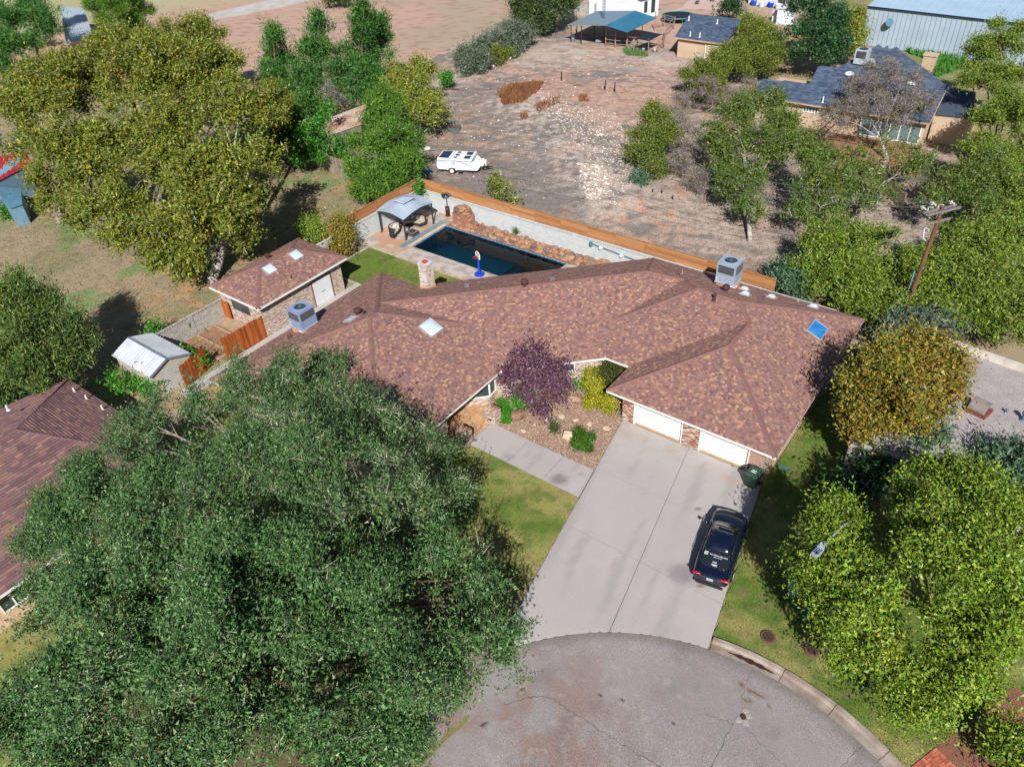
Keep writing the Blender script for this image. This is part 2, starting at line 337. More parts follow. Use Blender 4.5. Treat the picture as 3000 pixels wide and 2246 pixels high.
mb = MB(); mb.prism([(-12.5, -60), (6.5, -60), (6.5, CC[1]), (-12.5, CC[1])], -.2, -.035)
struct(mk('road', mb, mat('asphalt_far', C(155, 146, 143), .9, C(138, 130, 128), 2, fine=.15, fs=50)))
asph = matcol('asphalt', .88, fine=.5, fs=34, spec=.25, bump=.012, bs=60)
n = 150; rr = np.linspace(0, 11.97, 110); th = np.linspace(0, 2*np.pi, 361)[:-1]
RRR, TH = np.meshgrid(rr, th); X = CC[0]+RRR*np.cos(TH); Y = CC[1]+RRR*np.sin(TH); V = np.c_[X.ravel(), Y.ravel(), np.zeros(X.size)+.0]
V[:, 2] = .03*(1-(RRR.ravel()/12)**2)-.01
i, j = np.meshgrid(np.arange(360), np.arange(109), indexing='ij'); a = i*110+j; b2 = ((i+1) % 360)*110+j
F = np.c_[a.ravel(), (a+1).ravel(), (b2+1).ravel(), b2.ravel()]
street = struct(fastmesh('street', V, F, asphcol(V[:, 0], V[:, 1]), asph))
# cracks in the asphalt: thin dark fissures
def crackline(pts, wd, seed):
    rn = random.Random(seed); P = [at(*p, .02) for p in pts]; out = []
    for a_, b_ in zip(P[:-1], P[1:]):
        for k in range(6):
            t = k/6; p = a_.lerp(b_, t); out.append(p+Vector((rn.uniform(-.06, .06), rn.uniform(-.06, .06), 0)))
    out.append(P[-1]); m_ = MB()
    for a_, b_ in zip(out[:-1], out[1:]):
        zf = lambda p: .03*(1-((p.x-CC[0])**2+(p.y-CC[1])**2)/144)-.004
        d = (b_-a_); nrm = Vector((-d.y, d.x, 0)).normalized()*wd*rn.uniform(.5, 1.3)
        q = [a_-nrm, b_-nrm*.8, b_+nrm*.8, a_+nrm]; m_.add([(v.x, v.y, zf(v)) for v in q], [(0, 1, 2, 3)])
    return m_
ck = MB()
for pts, wd, sd in [([(1475, 2064), (1530, 2045), (1580, 2037), (1620, 2043), (1665, 2080), (1700, 2098), (1770, 2145), (1830, 2185), (1900, 2225), (1945, 2250)], .014, 1), ([(2200, 1965), (2180, 2010), (2172, 2055)], .007, 2), ([(2150, 2118), (2110, 2190), (2080, 2250)], .011, 3), ([(2192, 2130), (2225, 2175), (2270, 2215), (2310, 2250)], .008, 4), ([(2060, 2090), (2110, 2105), (2150, 2118)], .01, 5), ([(2520, 2190), (2480, 2230), (2450, 2260)], .01, 6), ([(1520, 2050), (1518, 2030), (1525, 2010)], .008, 7)]:
    q = crackline(pts, wd, sd); ck.add(q.v, q.f)
o = mk('crack', ck, mat('crack_dark', (.07, .065, .06), .95), street); o['kind'] = 'stuff'
# concrete
conc = mat('concrete', C(200, 192, 186), .85, C(178, 171, 168), .55, bump=.002, bs=40, detail=7, fine=.10, fs=30)
def conccol(X, Y):
    f = fbm(X*.5, Y*.5, 4); c = mixc(C(192, 184, 180), C(176, 170, 168), f)
    u = (X-CC[0])*.98+(Y-20)*.18
    st = smooth(.5, .72, fbm(u*1.7+3, Y*.14, 90)); c = mixc(c, C(158, 152, 153), st*.55)
    for px, py, r, cc, k in [(2000, 1680, 1.0, (128, 118, 122), .6), (1640, 1405, .75, (125, 110, 108), .75), (1490, 1340, .5, (150, 146, 148), .6), (1700, 1390, .3, (130, 125, 130), .5)]:
        cx, cy = axy(px, py); d = np.hypot((X-cx), (Y-cy)*1.3)+.5*(fbm(X*2, Y*2, 3)-.5); c = mixc(c, C(*cc), smooth(r, r*.35, d)*k)
    for px, py, r in [(1703, 1702, .11), (1690, 1705, .07), (1808, 1500, .06), (1800, 1503, .05), (1795, 1498, .04), (1800, 1510, .04), (1919, 1618, .08), (2048, 1715, .16), (2032, 1792, .05), (2080, 1407, .07), (2047, 1491, .08), (2031, 1520, .07)]:
        cx, cy = axy(px, py); c = mixc(c, C(120, 92, 70), smooth(r, r*.5, np.hypot(X-cx, Y-cy))*.85)
    c = mixc(c, C(176, 150, 128), smooth(31.9, 30.6, Y)*smooth(30.0, 30.9, Y)*smooth(.4, .6, fbm(X, Y, 8))*.5)
    return c
cslab = matcol('driveway_concrete', .85, fine=.14, fs=40, spec=.25, bump=.003, bs=60)
def slab(poly, z0, z1, parent, name='slab'):
    """a concrete slab with a finely meshed top for its stains"""
    xs = [p[0] for p in poly]; ys = [p[1] for p in poly]; st = .12
    mb = MB(); mb.prism(poly, z0, z1)
    import bmesh
    bm = bmesh.new(); vs = [bm.verts.new(v) for v in mb.v]
    for f in mb.f: bm.faces.new([vs[i] for i in f])
    for ax, lo, hi in ((0, min(xs), max(xs)), (1, min(ys), max(ys))):
        k = lo+st
        while k < hi:
            g = bm.verts[:]+bm.edges[:]+bm.faces[:]; nn = [0, 0, 0]; nn[ax] = 1; cc = [0, 0, 0]; cc[ax] = k
            bmesh.ops.bisect_plane(bm, geom=g, plane_co=cc, plane_no=nn); k += st*2 if ax else st*2
    me = bpy.data.meshes.new(name); bm.to_mesh(me); bm.free()
    V = np.array([v.co[:] for v in me.vertices]); cl = np.ones((len(V), 4), np.float32); cl[:, :3] = conccol(V[:, 0], V[:, 1])
    a = me.color_attributes.new('Col', 'FLOAT_COLOR', 'POINT'); a.data.foreach_set('color', cl.ravel()); me.materials.append(cslab)
    return link(bpy.data.objects.new(name, me), parent)
g = .012
xl3, yl3 = arcx(XL); xr3, yr3 = arcx(XR); xc3, yc3 = arcx(XC)
def arcseg(x0, x1, n=10): return [(x0+(x1-x0)*k/n, arcY(x0+(x1-x0)*k/n)) for k in range(n+1)]
dj = MB(); dj.prism([(XL(31.7), 31.7), (XR(31.7)+.0, 31.7), (xr3, yr3)]+arcseg(xr3, xl3, 24)[1:], -.1, .006)
drive = struct(mk('driveway', dj, mat('joint_dark', C(92, 86, 82), .95, fine=.2)))
rows = [(31.72, J1Y), (J1Y, J2Y)]
for (ya, yb) in rows:
    for fa, fb in ((XL, XC), (XC, XR)):
        slab([(fa(ya-g)+g, ya-g), (fb(ya-g)-g, ya-g), (fb(yb+g)-g, yb+g), (fa(yb+g)+g, yb+g)], -.05, .03, drive)
ya = J2Y-g
slab([(XL(ya)+g, ya)]+arcseg(xl3+g, xc3-g)+[(XC(ya)-g, ya)], -.05, .03, drive)
slab([(XC(ya)+g, ya)]+arcseg(xc3+g, xr3-g)+[(XR(ya)-g, ya)], -.05, .03, drive)
sw = MB(); SY0, SY1 = at(1386, 1305.7).y, at(1454, 1245.7).y; SX0 = -23.35
sw.prism([(SX0, SY0), (XL(SY0)-.02, SY0), (XL(SY1)-.02, SY1), (SX0, SY1)], -.1, .006)
walk = struct(mk('front_walk', sw, MATS['joint_dark']))
jx = [SX0, at(1518, 1321).x, at(1619, 1372).x]
for k in range(3):
    x0 = jx[k]; a0 = (jx[k+1] if k < 2 else XL(SY0)-.03); b0 = (jx[k+1] if k < 2 else XL(SY1)-.03)
    slab([(x0+g, SY0), (a0-g, SY0), (b0-g, SY1), (x0+g, SY1)], -.05, .028, walk)
# curb and gutter, in poured sections
curbm = mat('curb_concrete', C(182, 168, 158), .9, C(140, 122, 110), 1.3, bump=.003, bs=40, fine=.15, fs=30, detail=7)
def arcbox(m_, r0, r1, a0, a1, z0, z1a, z1b, n=10):
    vs = []; fs = []
    for k in range(n+1):
        a = a0+(a1-a0)*k/n; c, s = math.cos(a), math.sin(a)
        vs += [(CC[0]+r0*c, CC[1]+r0*s, z0), (CC[0]+r1*c, CC[1]+r1*s, z0), (CC[0]+r1*c, CC[1]+r1*s, z1b), (CC[0]+r0*c, CC[1]+r0*s, z1a)]
    sg = 1 if a1 < a0 else -1
    for k in range(n):
        o = 4*k
        for q in ((0, 1), (1, 2), (2, 3), (3, 0)):
            f = (o+q[0], o+q[1], o+4+q[1], o+4+q[0]); fs.append(f if sg < 0 else f[::-1])
    fs += [(0, 1, 2, 3), (4*n+3, 4*n+2, 4*n+1, 4*n)]
    return m_.add(vs, fs)
aR = math.atan2(yr3-CC[1], xr3-CC[0])-.006; aL = math.atan2(yl3-CC[1], xl3-CC[0])+.006
cg = MB(); arcbox(cg, 11.96, 12.7, aR, aR-1.75, -.1, -.06, -.06, 30); arcbox(cg, 11.96, 12.7, aL, aL+1.6, -.1, -.06, -.06, 30)
curb = struct(mk('curb', cg, MATS['joint_dark']))
angs = [aR]+[math.atan2(at(*p).y-CC[1], at(*p).x-CC[0]) for p in [(2290, 1980), (2438, 2080), (2588, 2215)]]
angs += [angs[-1]-.3, angs[-1]-.6]; al2 = [aL+.32*k for k in range(5)]
for lst in (angs, al2):
    for a0, a1 in zip(lst[:-1], lst[1:]):
        s_ = .0012 if a1 < a0 else -.0012; m_ = MB()
        prof = [(11.97, .02, 12.32, -.005), (12.32, -.005, 12.40, .12), (12.40, .12, 12.60, .13)]
        for r0, z0, r1, z1 in prof: arcbox(m_, r0, r1, a0-s_, a1+s_, -.08, z0, z1, 10)
        mk('curb_section', m_, curbm, curb)
puddle = MB(); a0, a1 = [math.atan2(at(*p).y-CC[1], at(*p).x-CC[0]) for p in [(2128, 1905), (2275, 1972)]]
pv = [(CC[0]+r*math.cos(a), CC[1]+r*math.sin(a), .005 if r < 12.2 else .001) for r, a in [(12.17+.13*math.sin(math.pi*k/14)*sg*(.8+.3*math.sin(k*2.1)), a0+(a1-a0)*k/14) for sg in (1, -1) for k in (range(15) if sg > 0 else range(14, -1, -1))]]
puddle.add([(x, y, .0165) for x, y, z in pv], [tuple(range(30))]); mk('wet_silt', puddle, mat('silt', C(70, 52, 42), .35, spec=.5), curb)['kind'] = 'structure'
# patch of broken concrete around the valve in the street
zf = .028
vp = MB(); c0 = at(2177, 2100)
for k, (px, py, r) in enumerate([(2185, 2080, .16), (2165, 2105, .2), (2195, 2095, .17), (2185, 2115, .18)]):
    p = at(px, py, .015); vp.rock((p.x, p.y, .005), (r, r*.8, .035), k, 40+k, flat=.5)
vb = tag(mk('street_valve_cover', vp, mat('patch_conc', C(176, 168, 160), .9, fine=.2), origin=(c0.x, c0.y, 0)), 'small round valve lid set in broken concrete in the asphalt', 'valve cover')
m_ = MB(); m_.cyl((c0.x, c0.y, 0), (c0.x, c0.y, .055), .12, n=16); mk('lid', m_, mat('rust_iron', C(90, 66, 52), .8, C(60, 48, 42), 12), vb)
# ---------------------------------------------------------------- lawns
def lawncol(seed, dry=.5):
    def f(X, Y):
        n = fbm(X*.45, Y*.45, seed); c = mixc(C(112, 134, 60), C(164, 158, 96), smooth(.30, .62, n+dry-.5)); c = mixc(c, C(84, 112, 46), smooth(.5, .7, fbm(X*1.5, Y*1.5, seed+3))*.6); c = mixc(c, C(150, 128, 96), smooth(.6, .7, fbm(X*2.7, Y*2.7, seed+8))*.5); return mixc(c, C(112, 98, 76), smooth(9.5, 7.5, np.hypot(X+21.5, Y-9.5))*.9)  # last mix: browner soil under the oak, crown shade painted into the lawn colour
    return f
lawnm = matcol('lawn', .95, fine=.35, fs=22, spec=.1, bump=.05, bs=28)
def blades(name, poly, dens, colfn, h=.045, zfn=None, wd=.022, label=None, zb=.0, cat='grass'):
    xs = [p[0] for p in poly]; ys = [p[1] for p in poly]; N = int((max(xs)-min(xs))*(max(ys)-min(ys))*dens)
    X = RNG.uniform(min(xs), max(xs), N); Y = RNG.uniform(min(ys), max(ys), N); k = inpoly(X, Y, poly) & (np.hypot(X-CC[0], Y-CC[1]) > 12.66); X = X[k]; Y = Y[k]; N = len(X)
    th = RNG.uniform(0, 6.283, N); L = RNG.uniform(.6, 1.3, N)*h; ln_ = RNG.uniform(0, 1.1, N)*h; ta = RNG.uniform(0, 6.283, N); W = wd*RNG.uniform(.6, 1.4, N)
    Z = np.full(N, zb)+(zfn(X, Y) if zfn else 0)
    V = np.empty((N, 3, 3)); V[:, 0] = np.c_[X-np.cos(th)*W, Y-np.sin(th)*W, Z]; V[:, 1] = np.c_[X+np.cos(th)*W, Y+np.sin(th)*W, Z]; V[:, 2] = np.c_[X+np.cos(ta)*ln_, Y+np.sin(ta)*ln_, Z+L]
    c = colfn(X, Y)*RNG.uniform(.7, 1.5, (N, 1)); cc = np.repeat(c, 3, 0)
    o = fastmesh(name, V.reshape(-1, 3), np.arange(3*N).reshape(N, 3), cc, matcol('blade', .8, trans=.25, fine=0))
    tag(o, label, cat, kind='stuff'); return o
FL = [(-34, -2), (-12, -2), (-12.6, 12)]+[(CC[0]+12.55*math.cos(a), CC[1]+12.55*math.sin(a)) for a in np.linspace(aL+.9, aL+.02, 10)]+[(XL(21), 21), (XL(SY0)-.03, SY0-.03), (-24.2, SY0-.03), (-24.2, 18.3), (-39.5, 18.3), (-39.5, 6)]
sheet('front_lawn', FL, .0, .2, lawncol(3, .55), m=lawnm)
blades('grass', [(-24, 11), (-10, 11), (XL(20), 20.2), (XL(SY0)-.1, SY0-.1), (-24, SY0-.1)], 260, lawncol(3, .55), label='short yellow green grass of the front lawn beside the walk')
SL = [(XR(31.7)+.03, 31.8), (XR(22)+.03, 22), (xr3+.02, yr3)]+[(CC[0]+12.62*math.cos(a), CC[1]+12.62*math.sin(a)) for a in np.linspace(aR, aR-1.75, 24)]+[(26, 20), (26, 47), (-7.5, 47)]
sheet('side_lawn', SL, .002, .2, lawncol(13, .42), m=lawnm)
blades('grass', [(-7.7, 32), (-7, 25), (-5.5, 20), (6, 16), (9, 23), (-2, 33), (-6, 40), (-7.7, 40)], 240, lawncol(13, .42), label='green grass strip between the driveway, the curb and the trees', h=.055)
BLn = [(-46.2, 34.6), (-41.9, 34.6), (-36, 34.6), (-31.5, 37.4), (-31.5, 39.5), (-45.9, 39.3)]
sheet('back_lawn', BLn, .004, .15, lawncol(23, .35), m=lawnm)
blades('grass', BLn, 300, lawncol(23, .35), label='small bright green lawn beside the pool deck')
# ---------------------------------------------------------------- gravel bed in front of the house
BED = [(SX0, SY1+.02), (XL(SY1)-.03, SY1+.02), (XL(31.7)-.03, 31.7), (-17, 34), (-19, 35), (-26, 28.2), (-24.2, 27.8)]
def bedcol(X, Y): return mixc(C(190, 160, 140), C(160, 128, 106), fbm(X*1.2, Y*1.2, 5))
sheet('gravel_bed', BED, .008, .12, bedcol, m=matcol('gravel', .95, fine=.55, fs=38, spec=.1, bump=.05, bs=55))
def pebbles(name, poly, dens, cols, r, label, zfn=None, zb=0., maxn=20000, cat='gravel'):
    xs = [p[0] for p in poly]; ys = [p[1] for p in poly]; N = min(maxn, int((max(xs)-min(xs))*(max(ys)-min(ys))*dens))
    X = RNG.uniform(min(xs), max(xs), N); Y = RNG.uniform(min(ys), max(ys), N); k = inpoly(X, Y, poly); X = X[k]; Y = Y[k]; N = len(X)
    Rr = r*RNG.uniform(.5, 1.5, N)**1.5; Z = (zfn(X, Y) if zfn else np.zeros(N))+zb; a = RNG.uniform(0, 6.28, N)
    V = np.empty((N, 6, 3))
    for q in range(4):
        V[:, q] = np.c_[X+Rr*np.cos(a+q*1.57+RNG.uniform(-.3, .3, N)), Y+Rr*np.sin(a+q*1.57)*.8, Z]
    V[:, 4] = np.c_[X+Rr*.3*np.cos(a), Y+Rr*.3*np.sin(a), Z+Rr*.75]; V[:, 5] = np.c_[X-Rr*.35*np.cos(a), Y-Rr*.35*np.sin(a), Z+Rr*.65]
    T = np.array([[0, 1, 4], [3, 0, 4], [1, 5, 4], [1, 2, 5], [2, 3, 5], [3, 4, 5]])
    F = (np.arange(N)[:, None, None]*6+T[None]).reshape(-1, 3); pal = np.array(cols)[RNG.integers(0, len(cols), N)]*RNG.uniform(.8, 1.2, (N, 1))
    o = fastmesh(name, V.reshape(-1, 3), F, np.repeat(pal, 6, 0), matcol('stone_col', .9, fine=.15, fs=30)); tag(o, label, cat, kind='stuff'); return o
pebbles('gravel', BED, 260, [C(200, 172, 150), C(170, 138, 116), C(140, 110, 92), C(214, 196, 178)], .022, 'loose tan gravel covering the planting bed beside the driveway', zb=.008)
# ================================================================ ROOFS
ROOFC = [C(156, 118, 109, 1.45), C(146, 109, 102, 1.45), C(163, 124, 112, 1.45), C(130, 100, 99, 1.45), C(140, 112, 110, 1.45), C(188, 148, 122, 1.45), C(176, 136, 114, 1.45)]
ROOFW = [.26, .22, .16, .12, .10, .08, .06]
shm = matcol('shingle', .92, fine=.18, fs=120, spec=.15)
def plane_basis(P):
    P = [Vector(p) for p in P]; n = Vector((0, 0, 0))
    for i in range(len(P)): n += P[i].cross(P[(i+1) % len(P)])
    n.normalize()
    if n.z < 0: n = -n
    u = Vector((0, 0, 1)).cross(n)
    u = u.normalized() if u.length > 1e-4 else Vector((1, 0, 0))
    return n, u, n.cross(u)
def intervals(pts, v):
    xs = []
    for i in range(len(pts)):
        (u1, v1), (u2, v2) = pts[i], pts[(i+1) % len(pts)]
        if (v1 > v) != (v2 > v): xs.append(u1+(u2-u1)*(v-v1)/(v2-v1))
    xs.sort(); return list(zip(xs[::2], xs[1::2]))
def shingles(faces, parent, pal=ROOFC, wts=ROOFW, exp=.14, wr=(.10, .22), seed=1, nind=0, indface=None, indtest=None, th=.016, rowtint=0.):
    rn = random.Random(seed); big = MB(); cand = []
    cum = np.cumsum(wts)/sum(wts)
    for fi, P in enumerate(faces):
        n, u, v = plane_basis(P); o = Vector(P[0]); pts = [((Vector(p)-o).dot(u), (Vector(p)-o).dot(v)) for p in P]
        lo = min(p[1] for p in pts); hi = max(p[1] for p in pts); k = 0; vv = lo-.03
        while vv < hi-.02:
            for a, b in intervals(pts, min(max(vv+exp*.5, lo+.01), hi-.01)):
                x = a-rn.uniform(0, .2)
                while x < b:
                    w_ = rn.uniform(*wr); x0 = max(x, a); x1 = min(x+w_-.004, b); x += w_
                    if x1-x0 < .02: continue
                    ci = int(np.searchsorted(cum, rn.random())); c = pal[min(ci, len(pal)-1)]; j = rn.uniform(.88, 1.12)
                    lift = th+rn.choice((0, .006, .003)); p = o+u*x0+v*vv
                    rec = (fi, p, u, v, n, x1-x0, min(exp+.02, hi-vv), lift, ci, j)
                    if nind and fi == indface and (indtest is None or indtest(p)): cand.append(rec)
                    else: emit(big, rec, c, j)
            vv += exp; k += 1
    cand.sort(key=lambda r: (r[1].x**2+r[1].y**2))
    for r in cand[nind:]: emit(big, r, pal[min(r[8], len(pal)-1)], r[9])
    if big.v:
        o_ = mk('shingle_field', big, shm, parent); o_['kind'] = 'stuff'
    data = {}
    org = ORG[parent.name]
    for r in cand[:nind]:
        key = min(r[8], len(pal)-1)
        if key not in data:
            m_ = MB(); emit(m_, (0, Vector((0, 0, 0)), Vector((1, 0, 0)), Vector((0, 1, 0)), Vector((0, 0, 1)), 1, exp+.02, th+.003, 0, 1), pal[key], 1); t = mk('shingle', m_, shm, None); data[key] = t.data; bpy.data.objects.remove(t)
        o_ = bpy.data.objects.new('shingle', data[key]); link(o_, parent)
        u, v, n = r[2], r[3], r[4]; p = r[1]-org
        o_.matrix_local = Matrix(((u.x*r[5], v.x, n.x, p.x), (u.y*r[5], v.y, n.y, p.y), (u.z*r[5], v.z, n.z, p.z), (0, 0, 0, 1)))
def emit(m_, r, c, j):
    _, p, u, v, n, w_, e, lift, _, _ = r; c = tuple(min(.9, k*j) for k in c)
    a = p+n*lift; b = a+u*w_; d = p+v*e+n*.002; f = d+u*w_; a0 = p-n*.01; b0 = a0+u*w_
    m_.add([a, b, f, d, a0, b0], [(0, 1, 2, 3), (4, 5, 1, 0), (4, 0, 3), (5, 2, 1)], c)
def caps(m_, A, B, seed=1, w_=.16, col=None, step=.19, pal=ROOFC):
    """ridge and hip caps from the low end A to the high end B"""
    rn = random.Random(seed); A = Vector(A); B = Vector(B); d = (B-A); L = d.length; d.normalize(); s = d.cross(Vector((0, 0, 1))).normalized(); up = s.cross(d); t = 0
    while t < L-.05:
        p = A+d*t; q = A+d*min(t+step+.03, L); c = col or tuple(k*rn.uniform(.86, 1.05) for k in pal[1]); h1, h2 = .055, .038; dr = .075
        V = [p+s*w_-up*(dr-h1), p+up*h1, p-s*w_-up*(dr-h1), q+s*w_-up*(dr-h2), q+up*h2, q-s*w_-up*(dr-h2), p+s*w_-up*(dr+.01), p-s*w_-up*(dr+.01)]
        m_.add(V, [(0, 3, 4, 1), (1, 4, 5, 2), (6, 0, 1), (6, 1, 2, 7)], c); t += step
white = mat('white_paint', (.72, .71, .68), .6, (.66, .64, .60), 4)
whited = mat('garage_white', (.72, .71, .69), .45, (.67, .66, .64), .7, spec=.4)
under = mat('roof_underlay', C(110, 84, 78), .95)
def fascia(parent, pts, z, h=.17, t=.03, m=None, closed=True, drip=True):
    f = MB(); n = len(pts)
    for i in range(n if closed else n-1):
        a = Vector((*pts[i], z-h/2)); b = Vector((*pts[(i+1) % n], z-h/2)); f.beam(a, b, t, h)
    mk('fascia', f, m or white, parent)
    if drip:
        f = MB()
        for i in range(n if closed else n-1):
            a = Vector((*pts[i], z+.006)); b = Vector((*pts[(i+1) % n], z+.006)); f.beam(a, b, .06, .012)
        mk('drip_edge', f, mat('drip_brown', C(120, 92, 84), .6), parent)
ZE, TS = 2.6, .42
SE_, NE_, X0L, X1L = 18.4, 33.7, -38.65, -23.93
V3 = lambda x, y, z: Vector((x, y, z))
SW = V3(X0L, SE_, ZE); SEc = V3(X1L, SE_, ZE); NW = V3(X0L, NE_, ZE); K2 = V3(-31.29, 25.76, 5.69); K1 = V3(-31.29, 26.34, 5.69)
CL = V3(-23.93, 28.97, ZE); T_ = V3(-27.27, 30.36, 4.0); N1 = V3(-32.81, 28.06, 4.97); B1 = V3(-35.15, 33.7, ZE); J5 = V3(-20.32, 40.55, 4.97); BK = V3(-22.66, 46.19, ZE)
SV = V3(-19.24, 33.66, ZE); Q_ = V3(-20.24, 36.08, 3.62); Pp = V3(-17.99, 41.52, 4.56); J4 = V3(-16.4, 39.93, 5.23); J3 = V3(-13.56, 39.93, 5.23); NEc = V3(-7.45, 46.19, ZE)
SG = V3(-17.55, 33.66, ZE); J2 = V3(-12.42, 38.79, 4.75); J1 = V3(-12.42, 36.03, 4.75); GA = V3(-17.55, 30.9, ZE); GB = V3(-7.3, 30.9, ZE)
FACES = [[GA, GB, J1], [SW, NW, K1, K2], [SW, SEc, K2], [SEc, CL, T_, K1, K2], [NW, B1, N1, T_, K1], [B1, BK, J5, N1], [CL, SV, Q_, Pp, J5, N1, T_], [BK, NEc, J3, J4, Pp, J5], [Q_, J4, Pp], [SV, SG, J2, J3, J4, Q_], [SG, GA, J1, J2], [GB, NEc, J3, J2, J1]]
house = thing('brick_house', 'long angled red-brown shingle roofed brick house with two white garage doors', 'house', (-20, 32, 0))
roof = MB()
for P in FACES:
    n, u, v = plane_basis(P); roof.add([p-n*.015 for p in P], [tuple(range(len(P)))])
roofo = mk('roof', roof, under, house)
shingles(FACES, roofo, seed=5, nind=290, indface=0)
HB = [(-38.05, 19), (-24.6, 19), (-24.6, 24.5), (-26.7, 24.5), (-26.7, 27.05), (-19.49, 34.26), (-16.9, 34.26), (-16.9, 32.1), (-8.05, 32.1), (-8.05, 45.55), (-22.45, 45.55), (-34.9, 33.1), (-38.05, 33.1)]
eave = [(p.x, p.y) for p in (SW, SEc, CL, SV, SG, GA, GB, NEc, BK, B1, NW)]
sof = MB(); sof.prism(eave, ZE-.16, ZE-.13); mk('soffit', sof, mat('soffit_paint', (.5, .47, .43), .8), roofo)
fascia(roofo, eave, ZE-.015)
cp = MB()
for i, (a, b) in enumerate([(SW, K2), (SEc, K2), (K2, K1), (NW, K1), (T_, K1), (N1, J5), (BK, J5), (Pp, J5), (Pp, J4), (J4, J3), (Q_, J4), (NEc, J3), (J2, J3), (J1, J2), (GA, J1), (GB, J1)]): caps(cp, a, b, 10+i)
mk('ridge_cap', cp, shm, roofo)['kind'] = 'stuff'
BR = [C(196, 158, 140), C(214, 190, 172), C(160, 112, 96), C(226, 210, 196), C(178, 132, 112), C(150, 100, 84), C(204, 176, 158), C(120, 88, 80), C(232, 220, 208)]
brickm = matbrick('old_brick', BR, C(204, 190, 176))
wl = MB(); wl.prism(HB, -.05, ZE-.14); mk('wall', wl, brickm, house, uv=True)
# garage front: brick piers laid brick by brick, header, jambs, sectional doors
GY = 31.78
d1a, d1b = at(1857, 1239).x, at(1996, 1297.5).x; d2a, d2b = at(2045, 1319).x, at(2187, 1378).x
brs = [mat('brick_%s' % n_, c_, .9, tuple(k*.8 for k in c_), 14, fine=.2, fs=60) for n_, c_ in zip(('rose', 'cream', 'red', 'white', 'salmon', 'dark'), (BR[0], BR[1], BR[2], BR[3], BR[4], BR[5]))]
bdata = []
for b_ in brs:
    m_ = MB(); m_.box((0, 0, 0), (.19, .10, .062)); t = mk('brick', m_, b_); bdata.append(t.data); bpy.data.objects.remove(t)
piers = [(-16.9, d1a), (d1b, d2a), (d2b, -8.05)]
rn = random.Random(3); nb = 0; extra = MB()
for (a, b) in piers:
    m_ = MB(); m_.bb(a, b, GY+.012, 32.12, -.05, ZE-.14); mk('mortar_wall', m_, mat('mortar', C(196, 182, 168), .95, fine=.15), house)
    zc = .04; row = 0
    while zc < 2.36:
        x = a-(.1 if row % 2 else 0)
        while x < b-.02:
            x0 = max(x, a); x1 = min(x+.19, b); x += .2
            if x1-x0 < .03: continue
            if nb < 299:
                o_ = bpy.data.objects.new('brick', rn.choice(bdata)); link(o_, house); nb += 1; o_.scale = ((x1-x0)/.19, 1, 1)
                o_.location = Vector(((x0+x1)/2, GY+.048+rn.uniform(-.003, .003), zc))-ORG[house.name]
            else: extra.box(((x0+x1)/2, GY+.048, zc), (x1-x0, .1, .062))
        zc += .0755; row += 1
if extra.v: mk('brick_field', extra, brs[0], house)['kind'] = 'stuff'
m_ = MB(); m_.bb(-16.9, -8.05, GY+.01, 32.12, 2.12, ZE-.14); mk('header', m_, white, house)
def garage_door(a, b):
    d = MB(); d.bb(a+.06, b-.06, GY+.16, GY+.22, .05, 2.12); o_ = mk('garage_door', d, whited, house)
    m_ = MB(); m_.bb(a, a+.07, GY-.02, GY+.2, 0, 2.12); m_.bb(b-.07, b, GY-.02, GY+.2, 0, 2.12); mk('door_jamb', m_, white, house)
    m_ = MB(); m_.bb(a+.07, b-.07, GY+.02, GY+.2, 0, .05); mk('threshold', m_, mat('threshold_tan', C(196, 164, 130), .8), house)
    W_ = (b-a-.14)/5
    for r_ in range(4):
        z0 = .09+r_*.51
        for c_ in range(5):
            x0 = a+.07+c_*W_+.06; x1 = x0+W_-.12; p = MB(); y = GY+.16
            p.add([(x0, y+.001, z0), (x1, y+.001, z0), (x1, y+.001, z0+.39), (x0, y+.001, z0+.39), (x0+.05, y-.022, z0+.05), (x1-.05, y-.022, z0+.05), (x1-.05, y-.022, z0+.34), (x0+.05, y-.022, z0+.34)],
                  [(4, 5, 6, 7), (0, 1, 5, 4), (1, 2, 6, 5), (2, 3, 7, 6), (3, 0, 4, 7)]); mk('panel', p, whited, o_)
        if r_: s_ = MB(); s_.bb(a+.07, b-.07, GY+.157, GY+.16, z0-.067, z0-.055); mk('section_joint', s_, mat('joint_grey', (.3, .3, .3), .7), o_)
garage_door(d1a, d1b); garage_door(d2a, d2b)
blk = mat('black_metal', (.02, .02, .022), .5, spec=.4)
def wall_lamp(x, y, z, parent, d=(0, -1)):
    l = MB(); l.box((x+d[0]*.03, y+d[1]*.03, z), (.12, .06, .2)); l.cyl((x+d[0]*.16, y+d[1]*.16, z+.2), (x+d[0]*.16, y+d[1]*.16, z-.02), .02, .11, 8); l.cyl((x+d[0]*.16, y+d[1]*.16, z-.02), (x+d[0]*.16, y+d[1]*.16, z-.2), .09, .05, 8); l.beam((x, y, z+.1), (x+d[0]*.16, y+d[1]*.16, z+.2), .03, .03)
    mk('wall_lamp', l, blk, parent)
wall_lamp((-16.9+d1a)/2, GY, 1.95, house); wall_lamp(d1b+.42, GY, 1.95, house); wall_lamp(d2b+.3, GY, 1.95, house)
